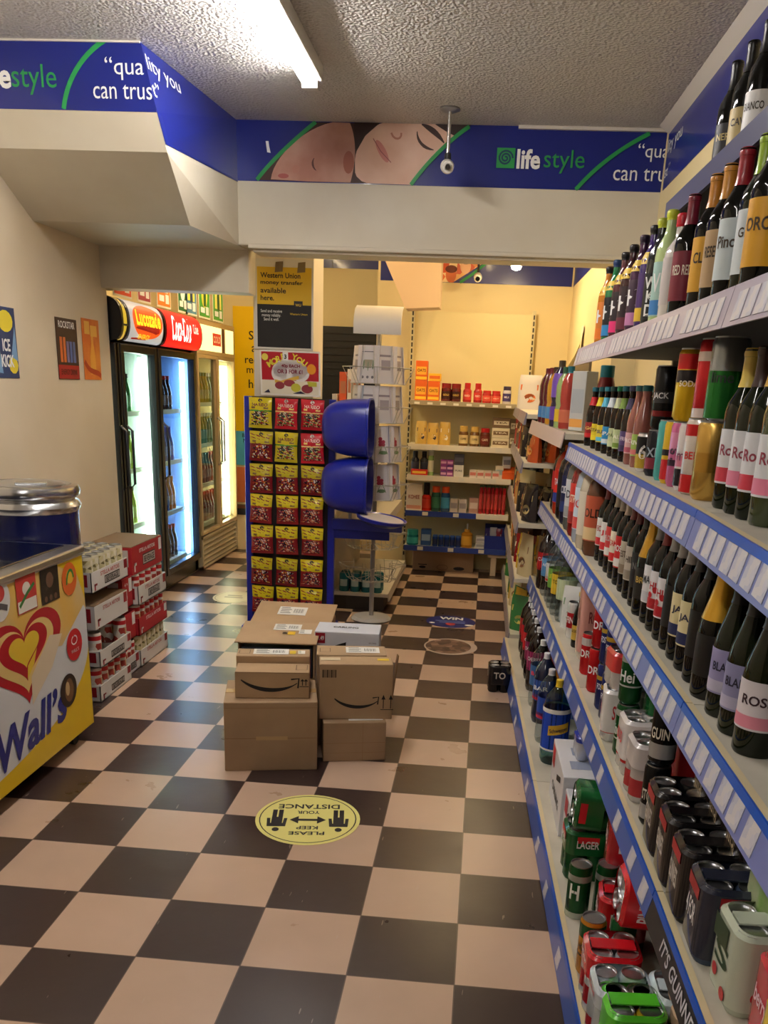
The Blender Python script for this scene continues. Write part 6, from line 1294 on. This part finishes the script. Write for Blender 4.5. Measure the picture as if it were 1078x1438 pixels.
canpack('white and red can pack leaning beside the navy cans', .98, .205, .5, 2, 2, (222, 222, 224), (226, 224, 224), 'STRIPE', (190, 40, 50), layers=1, cut=.2, bands=[(.03, .08, (196, 40, 46))], rz=-10)
canpack('small white and red pack stacked on the leaning pack', .99, .21, .671, 2, 2, (222, 222, 224), (206, 60, 60), None, h=.12, cut=.5, rz=5)
GN = (20, 84, 40)
for k, (u, z, w_) in enumerate(((.80, .5, 'lower'), (.81, .669, 'upper'))):
    tallcan(f'green lager can with a white name, {w_} of the stacked pair on the second shelf', u, .192, z, GN, 'Hei' if k else 'ineken', (240, 244, 240), [(.13, .15, (196, 200, 196)), (.055, .06, (220, 226, 220))], th=.036)
canpack('green lager can pack behind the stacked green cans', .74, .30, .5, 2, 2, GN, (30, 100, 50), None, layers=2, cut=.4)
canpack('white and red can pack on the second shelf beside the green cans', .64, .22, .5, 2, 2, (216, 214, 214), (226, 222, 222), 'BUD', (200, 36, 44), cut=.3, bands=[(.04, .1, (200, 40, 46))])
canpack('clear wrapped silver can pack before the black stout', .49, .215, .5, 2, 2, (200, 196, 196), (206, 200, 200), None, cut=.6, bands=[(.02, .07, (190, 60, 66))])
canpack('tall red and black can pack behind the silver pack', .42, .31, .5, 2, 2, (60, 30, 30), (150, 30, 34), None, layers=2, cut=.3)
SB = (22, 22, 24)
tallcan('black and silver stout can, lower of the stack on the second shelf', .345, .19, .5, SB, 'STOUT', (214, 206, 190), [(.02, .06, (176, 176, 178))]); tallcan('black and silver stout can, upper of the stack on the second shelf', .35, .195, .669, SB, 'GUIN', (224, 216, 200), [(.02, .06, (176, 176, 178))])
for k, (u, w_) in enumerate(((.22, 'furthest'), (.06, 'middle'), (-.10, 'nearest'))):
    canpack(f'black stout four pack with a red price flash, {w_} of three on the second shelf', u, .215, .5, 2, 2, SB, (20, 18, 20), 'GUINNESS', (214, 206, 196), cut=.08, bands=[(.02, .05, (170, 170, 172))], top=(k != 0), pack2=(170, 28, 36))
    canpack(f'tall black can pack with cream lettering behind the {w_} stout four pack', u - .01, .32, .5, 2, 2, (30, 22, 20), (34, 26, 24), 'DRAUGHT', (190, 166, 130), layers=2, cut=.05)
canpack('dark blue and white stout pack with a red flash at the joint of the bays', -.26, .22, .5, 2, 2, (70, 84, 110), (40, 44, 60), '4 FOR', (226, 220, 220), cut=.1, top=True, pack2=(170, 28, 36))
APP = bumped((176, 186, 150), .35, 9., .02, 1, .002, (120, 160, 80), 14.)
o = canpack('green cider pack with red apples on the closest second shelf', -.49, .24, .5, 2, 2, (206, 216, 196), (196, 206, 186), 'S', (30, 70, 40), cut=.1, top=True, tw=.03)
for a in ((-.02, .05), (.03, .03)): art(o, 'red_apple', [ell(a[0], a[1], .013, .013, 14)], lambda x, y: (x, -.0695, y), M((190, 30, 40), .3)); art(o, 'red_apple', [ell(a[0], a[1], .013, .013, 14)], lambda x, y: (-.0695, -x, y), M((190, 30, 40), .3))
art(o, 'dark_badge', [rect(-.05, .11, .02, .155)], lambda x, y: (-.0698, -x, y), M((40, 70, 44), .4))
canpack('tall olive green cider pack behind the apple pack', -.38, .34, .5, 3, 2, (110, 120, 70), APP, None, layers=2, cut=.02, top=True)
o = canpack('red berry cider pack at the right edge of the closest second shelf', -.70, .265, .5, 2, 2, (206, 60, 80), (196, 30, 56), 'berry', (240, 190, 206), cut=.15, top=True)
canpack('yellow and navy can pack behind the red berry pack', -.86, .24, .5, 2, 2, (40, 60, 140), (226, 190, 40), None, cut=.3, top=True)

# ------------------------------------------------------------------ bottom shelf
zb_ = .1
for k, (u, lc, nm_, tx) in enumerate(((3.2, (196, 30, 40), 'furthest of the cola bottles with red labels on the bottom shelf', None), (3.06, (198, 30, 40), 'second of the cola bottles with red labels on the bottom shelf', None), (2.92, (196, 28, 40), 'cola bottle with a plain red label at the middle of the bottom row', 'Cola'), (2.76, (150, 30, 90), 'dark bottle with a magenta label, further of two on the bottom shelf', 'CHERRY'), (2.6, (160, 34, 96), 'dark bottle with a magenta label, nearer of two on the bottom shelf', 'CHERRY'))):
    soda(nm_, u, .075, zb_, COLA, (226, 226, 226), lc, tx); 
for k, u in enumerate((3.13, 2.98, 2.84, 2.68, 2.52)):
    soda(f'dark cola bottle with a white cap in the second row, {("first", "second", "third", "fourth", "fifth")[k]} from the far end', u, .19, zb_, COLA if k % 2 == 0 else M((90, 40, 16), .08, coat=.5), (226, 224, 220), (150, 30, 36))
soda('clear bottle with an orange tint and white cap on the bottom shelf', 2.40, .19, zb_, M((190, 120, 40), .1, coat=.4), (230, 230, 230), (206, 140, 60))
soda('clear sparkling bottle with blue and red label on the bottom shelf', 2.40, .075, zb_, CLEARPET, (232, 232, 232), (60, 110, 170), 'BAR', (236, 60, 70))
soda('dark bottle with a blue and white label beside the sparkling bottle', 2.22, .075, zb_, M((30, 36, 60), .08, coat=.5), (226, 226, 230), (40, 80, 160), 'BAR', (240, 240, 246), (206, 40, 60))
soda('clear bottle with a silver cap behind the large blue lemonade', 2.04, .19, zb_, CLEARPET, (214, 216, 220), (60, 100, 180))
soda('blue labelled clear bottle just behind the large blue lemonade', 2.0, .075, zb_, CLEARPET, (226, 226, 230), (36, 80, 180), None, (0, 0, 0), (200, 50, 80))
big_ = soda('large lemonade bottle with a wide blue label and yellow cap', 1.78, .085, zb_, clear_glass((150, 190, 190), .3), (226, 190, 40), (20, 70, 190), None, kind='soda3')
big_.rotation_euler[2] = radians(8)
pw_ = wrap(.0590, .15); MB().grid(14, 1, lambda u, v: pw_((u - .5) * .09, -.02 + .0185 * u + v * .042)).build('yellow_plate', M((226, 180, 50), .4), big_); write(big_, 'Schweppes', wrap(.0598, .155), M((20, 30, 70), .4), w=.078, h=.022, bold=.02, rot=.19)
MB().lathe([(.0582, .225), (.0582, .243)], 24).build('white_band', INKWHITE, big_); MB().lathe([(.0582, .062), (.0582, .07)], 24).build('white_band', INKWHITE, big_)
canpack('silver can pack lying behind the large blue lemonade', 1.66, .24, zb_, 2, 2, (196, 198, 206), (60, 80, 160), None, h=.12, layers=2, cut=.75)
def case(label, u, v, z, w_, d, h, col, text, tcol, flash, rz=0):
    t = thing('beer_case', label, 'box', gw(u, v, z + .0006), TH + rz); MB().lo((0, 0, 0), (w_, d, h)).build('case', M(col, .35), t, bev=.003)
    fx = lambda a, b: (-.0008, d - a, b); fy = lambda a, b: (a, -.0008, b)
    art(t, 'red_flash', [rect(.02, h * .62, .09, h * .95)], fx, M(flash, .4)); art(t, 'black_stroke', [[(d * .5, h * .6), (d * .8, h * .75), (d * .8, h * .85), (d * .5, h * .7)]], fx, INKBLACK); art(t, 'red_flash', [rect(w_ * .55, h * .4, w_ * .75, h * .8)], fy, M(flash, .4))
    write(t, text, fx, M(tcol, .4), w=d * .6, h=h * .16, cx=d * .5, cy=h * .35, bold=.03); art(t, 'ink_print', [rect(w_ * .2, d * .2, w_ * .8, d * .4), rect(w_ * .3, d * .55, w_ * .7, d * .75)], lambda a, b: (a, b, h + .0008), M((150, 160, 186), .4))
    return t
case('white and black lager case on the bottom shelf with a red flash', 0.73, .045, zb_, .17, .36, .225, (222, 222, 228), 'CARLING', (20, 20, 24), (206, 36, 44))
case('narrower white case with red flash, nearer the camera than the lager case', 0.555, .055, zb_, .15, .165, .19, (216, 218, 224), 'DRAFT', (150, 30, 40), (190, 36, 60))
canpack('blue and silver can pack on top of the white lager case', 1.30, .15, .327, 2, 2, (190, 194, 206), (40, 60, 160), None, h=.09, r=.026, cut=.75)
canpack('blue lager can pack behind the white cases on the bottom shelf', 1.12, .31, zb_, 2, 2, (60, 80, 170), (40, 60, 150), None, layers=2, cut=.5)
canpack('green lager can pack with a red price flash, furthest of the green packs', .92, .10, zb_, 2, 2, GN, (26, 96, 46), 'LAGER', (240, 240, 236), cut=.55, pack2=(206, 34, 40))
canpack('green lager can pack lying on the furthest green pack', .90, .22, zb_ + .238, 2, 2, GN, (26, 96, 46), None, cut=.5, pack2=(206, 34, 40), tilt=(0, -1.52), rz=0)
canpack('dark red and navy can pack leaning on the green packs', .76, .20, zb_, 2, 2, (40, 30, 60), (170, 26, 36), 'BUD', (240, 236, 236), layers=2, cut=.35, rz=-6)
tallcan('green lager can with a large white H on the bottom shelf', .70, .055, zb_, GN, 'H', (240, 244, 240), [(.12, .14, (170, 180, 170)), (.0, .02, (180, 190, 180))], th=.05, tw=.03)
tallcan('green lager can behind the one with the large white H', .71, .135, zb_, GN, None, (240, 244, 240), [(.12, .14, (170, 180, 170))])
canpack('glossy red can pack lying near the green lager cans', .59, .155, zb_, 2, 2, (60, 20, 40), (190, 24, 34), 'BUD', (240, 236, 236), cut=.3, top=True, rz=-4)
tallcan('gold and green can with a black ring on the bottom shelf', .48, .055, zb_, (206, 140, 40), 'HOLST', (30, 26, 20), [(.115, .155, (30, 96, 50)), (.06, .066, (40, 34, 20))], th=.02)
tallcan('green topped can behind the gold and green can', .485, .135, zb_, (40, 110, 60), None, (240, 240, 240), [(.02, .06, (206, 150, 50))])
canpack('bright red can pack lying on its side with its lids facing the aisle', .45, .275, zb_ + .24, 2, 2, (206, 208, 214), (214, 24, 34), 'PINTS', (244, 226, 226), layers=1, cut=.3, tilt=(0, -1.5), rz=0)
canpack('red and silver striped lager pack under the red pack lying on its side', .30, .085, zb_, 2, 2, (206, 212, 220), (206, 26, 36), 'Red Stripe', (244, 236, 236), cut=.62, top=True, bands=[(.03, .08, (176, 36, 46))])
canpack('silver can pack with a red foot band nearest the strip of the bottom shelf', .14, .085, zb_, 2, 2, (206, 216, 222), (200, 210, 218), 'Red', (176, 36, 46), cut=.75, bands=[(.02, .05, (176, 36, 46))])
canpack('white domed can pack wrap behind the lime pack', .12, .22, zb_, 2, 2, (206, 220, 224), (206, 220, 226), None, cut=.2, top=True)
o = canpack('lime green and yellow fruit cider pack at the bottom right', -.03, .10, zb_, 2, 2, (226, 200, 60), (90, 200, 50), None, cut=.3, top=True, bands=[(.02, .05, (226, 190, 40))])
art(o, 'yellow_oval', ring(0, .09, .05, .035, .008, 24), lambda a, b: (a, -.0695, b), M((236, 210, 40), .4)); art(o, 'pale_centre', [ell(0, .09, .04, .026, 20)], lambda a, b: (a, -.0692, b), M((216, 220, 240), .4))
o = canpack('purple and cream fruit cider pack beside the lime pack at the bottom', -.02, .25, zb_, 2, 2, (190, 110, 90), (206, 170, 140), 'FRUIT', (120, 40, 70), cut=.25, top=True)
canpack('green and purple can pack nearest the camera on the bottom shelf', -.2, .14, zb_, 2, 2, (60, 150, 70), (150, 60, 130), None, cut=.4, top=True)
pk = canpack('small black bottle pack standing on the floor beside the bottom shelf', 2.62, -.10, 0, 2, 2, (24, 22, 24), (30, 28, 30), 'TO', (214, 206, 190), h=.15, r=.03, cut=.3)

# ------------------------------------------------------------------ further shelves on the right of the back aisle
FXR = .22
t = thing('shelving_unit', 'grey edged shelving far along the right of the back aisle', 'shelves', (FXR, 3.45, 0))
FL = 2.42
MB().lo((.33, 0, 0), (.345, FL, 1.75)).build('back_panel', M((110, 94, 70), .55), t)
STG = M((146, 140, 150), .35)
FZ = ((.1, -.0), (.46, .0), (.80, .0), (1.16, .0), (1.44, .0))
for z, x0 in FZ:
    for a, b in ((0, 1.18), (1.22, FL)):
        s = MB().lo((x0, a, z - .025), (.33, b, z)).build('shelf', CRM, t)
        MB().prism([(x0 - .02, z - .06), (x0 - .004, z - .06), (x0, z + .008), (x0 - .006, z + .008)], lambda p_, q, d: (p_, d, q), a, b).build('price_strip', STG, s)
# shelf carrying squash bottles, nearer the coloured drinks
t = bay4; dz_ = gw(2.25, 0, 0) - gw(2.22, 0, 0)
sq = MB().add([(.10, .03, 1.385), (.02, 1.13, 1.405), (.555, 1.13, 1.405), (.555, .03, 1.385), (.10, .03, 1.36), (.02, 1.13, 1.38), (.555, 1.13, 1.38), (.555, .03, 1.36)], [(0, 1, 2, 3), (7, 6, 5, 4), (0, 4, 5, 1), (1, 5, 6, 2), (2, 6, 7, 3), (3, 7, 4, 0)]).build('shelf', CRM, t)
MB().add([(.095, .03, 1.392), (.015, 1.13, 1.412), (.0, 1.13, 1.34), (.08, .03, 1.32), (.1, .03, 1.392), (.02, 1.13, 1.412), (.006, 1.13, 1.34), (.086, .03, 1.32)], [(0, 1, 2, 3), (7, 6, 5, 4), (0, 4, 5, 1), (1, 5, 6, 2), (2, 6, 7, 3), (3, 7, 4, 0)]).build('price_strip', M((206, 186, 176), .35), sq)
SQ = [(3.28, (90, 20, 30), (120, 26, 36), 'further dark red squash bottle with a blue label', (70, 130, 190)), (3.14, (96, 24, 34), (120, 30, 40), 'nearer dark red squash bottle with a blue label', (80, 140, 196)), (3.0, (206, 150, 40), (60, 40, 26), 'golden yellow squash bottle with a blue label', (90, 150, 200)), (2.84, (40, 30, 60), (80, 66, 50), 'tall blackcurrant bottle with a purple shoulder', (110, 70, 170)), (2.7, (150, 176, 110), (40, 90, 60), 'clear green lime squash bottle with yellow fruit print', (226, 190, 50)), (2.56, (170, 60, 50), (40, 110, 120), 'red squash bottle with a teal cap', (206, 110, 80))]
for u, gc, cap, nm_, lc in SQ:
    o = bottle('squash_bottle', nm_ + ' on the narrow shelf', 'bottle', 'squash on the narrow shelf', 'squash', M(gc, .1, coat=.5), M(cap, .4), lc, None, labspan=2.2); gi(o, u, .155 - .07 * (u - 2.25), 1.402 if u > 2.9 else 1.396, -50)
    if 'blackcurrant' in nm_: MB().lathe([(.0426, .13), (.0426, .2), (.0345, .235)], 20).build('shoulder_wrap', M((120, 80, 180), .35), o); o.scale = (1.05, 1.05, 1.12)
box_item('carton', 'tall grey drink carton with orange fruit foot on the narrow shelf', 'carton', gw(2.42, .16, 1.395), .085, .085, .27, (190, 190, 186), (170, 174, 176), None, rz=radians(-45), extra=(226, 160, 80))
tc2 = jar('drink_bottle', 'teal lidded bottle behind the grey drink carton', 'bottle', gw(2.3, .27, 1.391), .04, .3, (120, 40, 40), (30, 110, 120), (90, 150, 160), None, capr=.8, caph=.16)
pouch('dessert_pouch', 'white pouch with peaches pictured, at the far end by the back shelves', 'packet', (.30, 5.15, 1.442), .2, .07, .25, (226, 222, 222), (220, 110, 50), radians(-25))
box_item('carton', 'brown and white carton beside the white dessert pouch', 'packet', (.42, 4.9, 1.441), .12, .08, .2, (226, 214, 200), (110, 76, 56), rz=radians(-40))
wc = thing('wall_card', 'curled white card hanging on the right wall of the back room', 'card', gw(5.2, .455, 1.75), TH); MB().grid(3, 8, lambda u, v: (-.004 - .1 * (1 - v) ** 2 * u, -.16 * u, .3 * v)).build('card', M((230, 222, 196), .5), wc)
FARC = [((206, 90, 40), (240, 180, 70), 'orange'), ((40, 34, 36), (200, 180, 120), 'black and gold'), ((90, 60, 44), (210, 150, 90), 'brown'), ((196, 150, 90), (120, 60, 40), 'tan'), ((150, 30, 34), (236, 210, 170), 'dark red'), ((214, 196, 150), (150, 100, 60), 'cream'), ((226, 190, 60), (90, 140, 60), 'yellow'), ((60, 130, 70), (230, 220, 110), 'green')]
plan = {1.16: (0, 1, 1, 2, 0, 1, 4, 2, 0, 4), .80: (1, 2, 1, 5, 3, 1, 0, 1, 4, 2), .46: (5, 6, 4, 2, 3, 5, 3, 0, 5, 2), .1: (7, 6, 7, 5, 6, 7, 6, 3, 7, 6)}
sn = {1.16: 'upper', .80: 'middle', .46: 'lower', .1: 'bottom'}
on = ['first', 'second', 'third', 'fourth', 'fifth', 'sixth', 'seventh', 'eighth', 'ninth', 'tenth']
for z, row in plan.items():
    for k, c in enumerate(row):
        y_ = 3.58 + k * .225; a, b, nm_ = FARC[c]
        for q in range(2):
            pouch('snack_packet', f'{nm_} packet on the {sn[z]} far right shelf, {on[k]} along, {("front", "behind")[q]}', 'packet', (FXR + .07 + q * .11, y_ + .05 * q, z + .0006), .17, .075, .19 + .035 * ((k + c) % 3) - .02 * q, a, b, radians(-80 + 15 * ((k * 3 + c) % 4)))
        if z > .7 and k % 2 == 0: jar('snack_tub', f'dark lidded tub on the {sn[z]} far right shelf, between packets {on[k]} and next', 'tub', (FXR + .07, y_ + .16, z + .0006), .045, .15, (40, 30, 28), (20, 20, 22), (206, 150, 80), None)
for k in range(5):
    u = 3.22 - k * .16; a, b, nm_ = FARC[(3, 5, 3, 4, 5)[k]]
    pouch('bread_bag', f'{nm_} bread bag on the low drinks bay top shelf, {on[k]} from its far end', 'packet', gw(u, .36, .951), .2, .1, .17 + .02 * (k % 2), a, b, radians(-70 + 12 * k))

# packs filling the depth of the two lowest shelves
GB = [(1.34, .38, 'blue', (60, 80, 170), (44, 66, 160)), (.98, .40, 'green', GN, (30, 100, 50)), (.62, .36, 'red', (170, 170, 176), (176, 28, 38)), (.42, .40, 'silver and green', (190, 196, 196), (40, 110, 60)), (.18, .38, 'white', (206, 208, 214), (214, 216, 222)), (-.05, .41, 'orange', (200, 190, 170), (214, 120, 50))]
for u, v, nm_, bc, sc in GB: canpack(f'stacked {nm_} can pack at the back of the bottom shelf', u, v, zb_, 2, 2, bc, sc, None, layers=2, cut=.35, rz=rnd.uniform(-8, 8))
GC = [(1.7, 'pink', (206, 180, 176), (206, 120, 130)), (1.22, 'dark blue', (40, 50, 100), (40, 54, 120)), (1.02, 'red and white', (220, 214, 214), (190, 40, 46)), (.58, 'white', (214, 212, 212), (220, 216, 214)), (.24, 'brown', (50, 36, 30), (70, 46, 36)), (-.2, 'black', (24, 22, 24), (34, 30, 32)), (-.62, 'lime', (150, 170, 90), (130, 160, 70))]
for u, nm_, bc, sc in GC: canpack(f'stacked {nm_} can pack at the back of the second shelf', u, .455, .5, 2, 2, bc, sc, None, layers=2, cut=.3, rz=rnd.uniform(-8, 8))
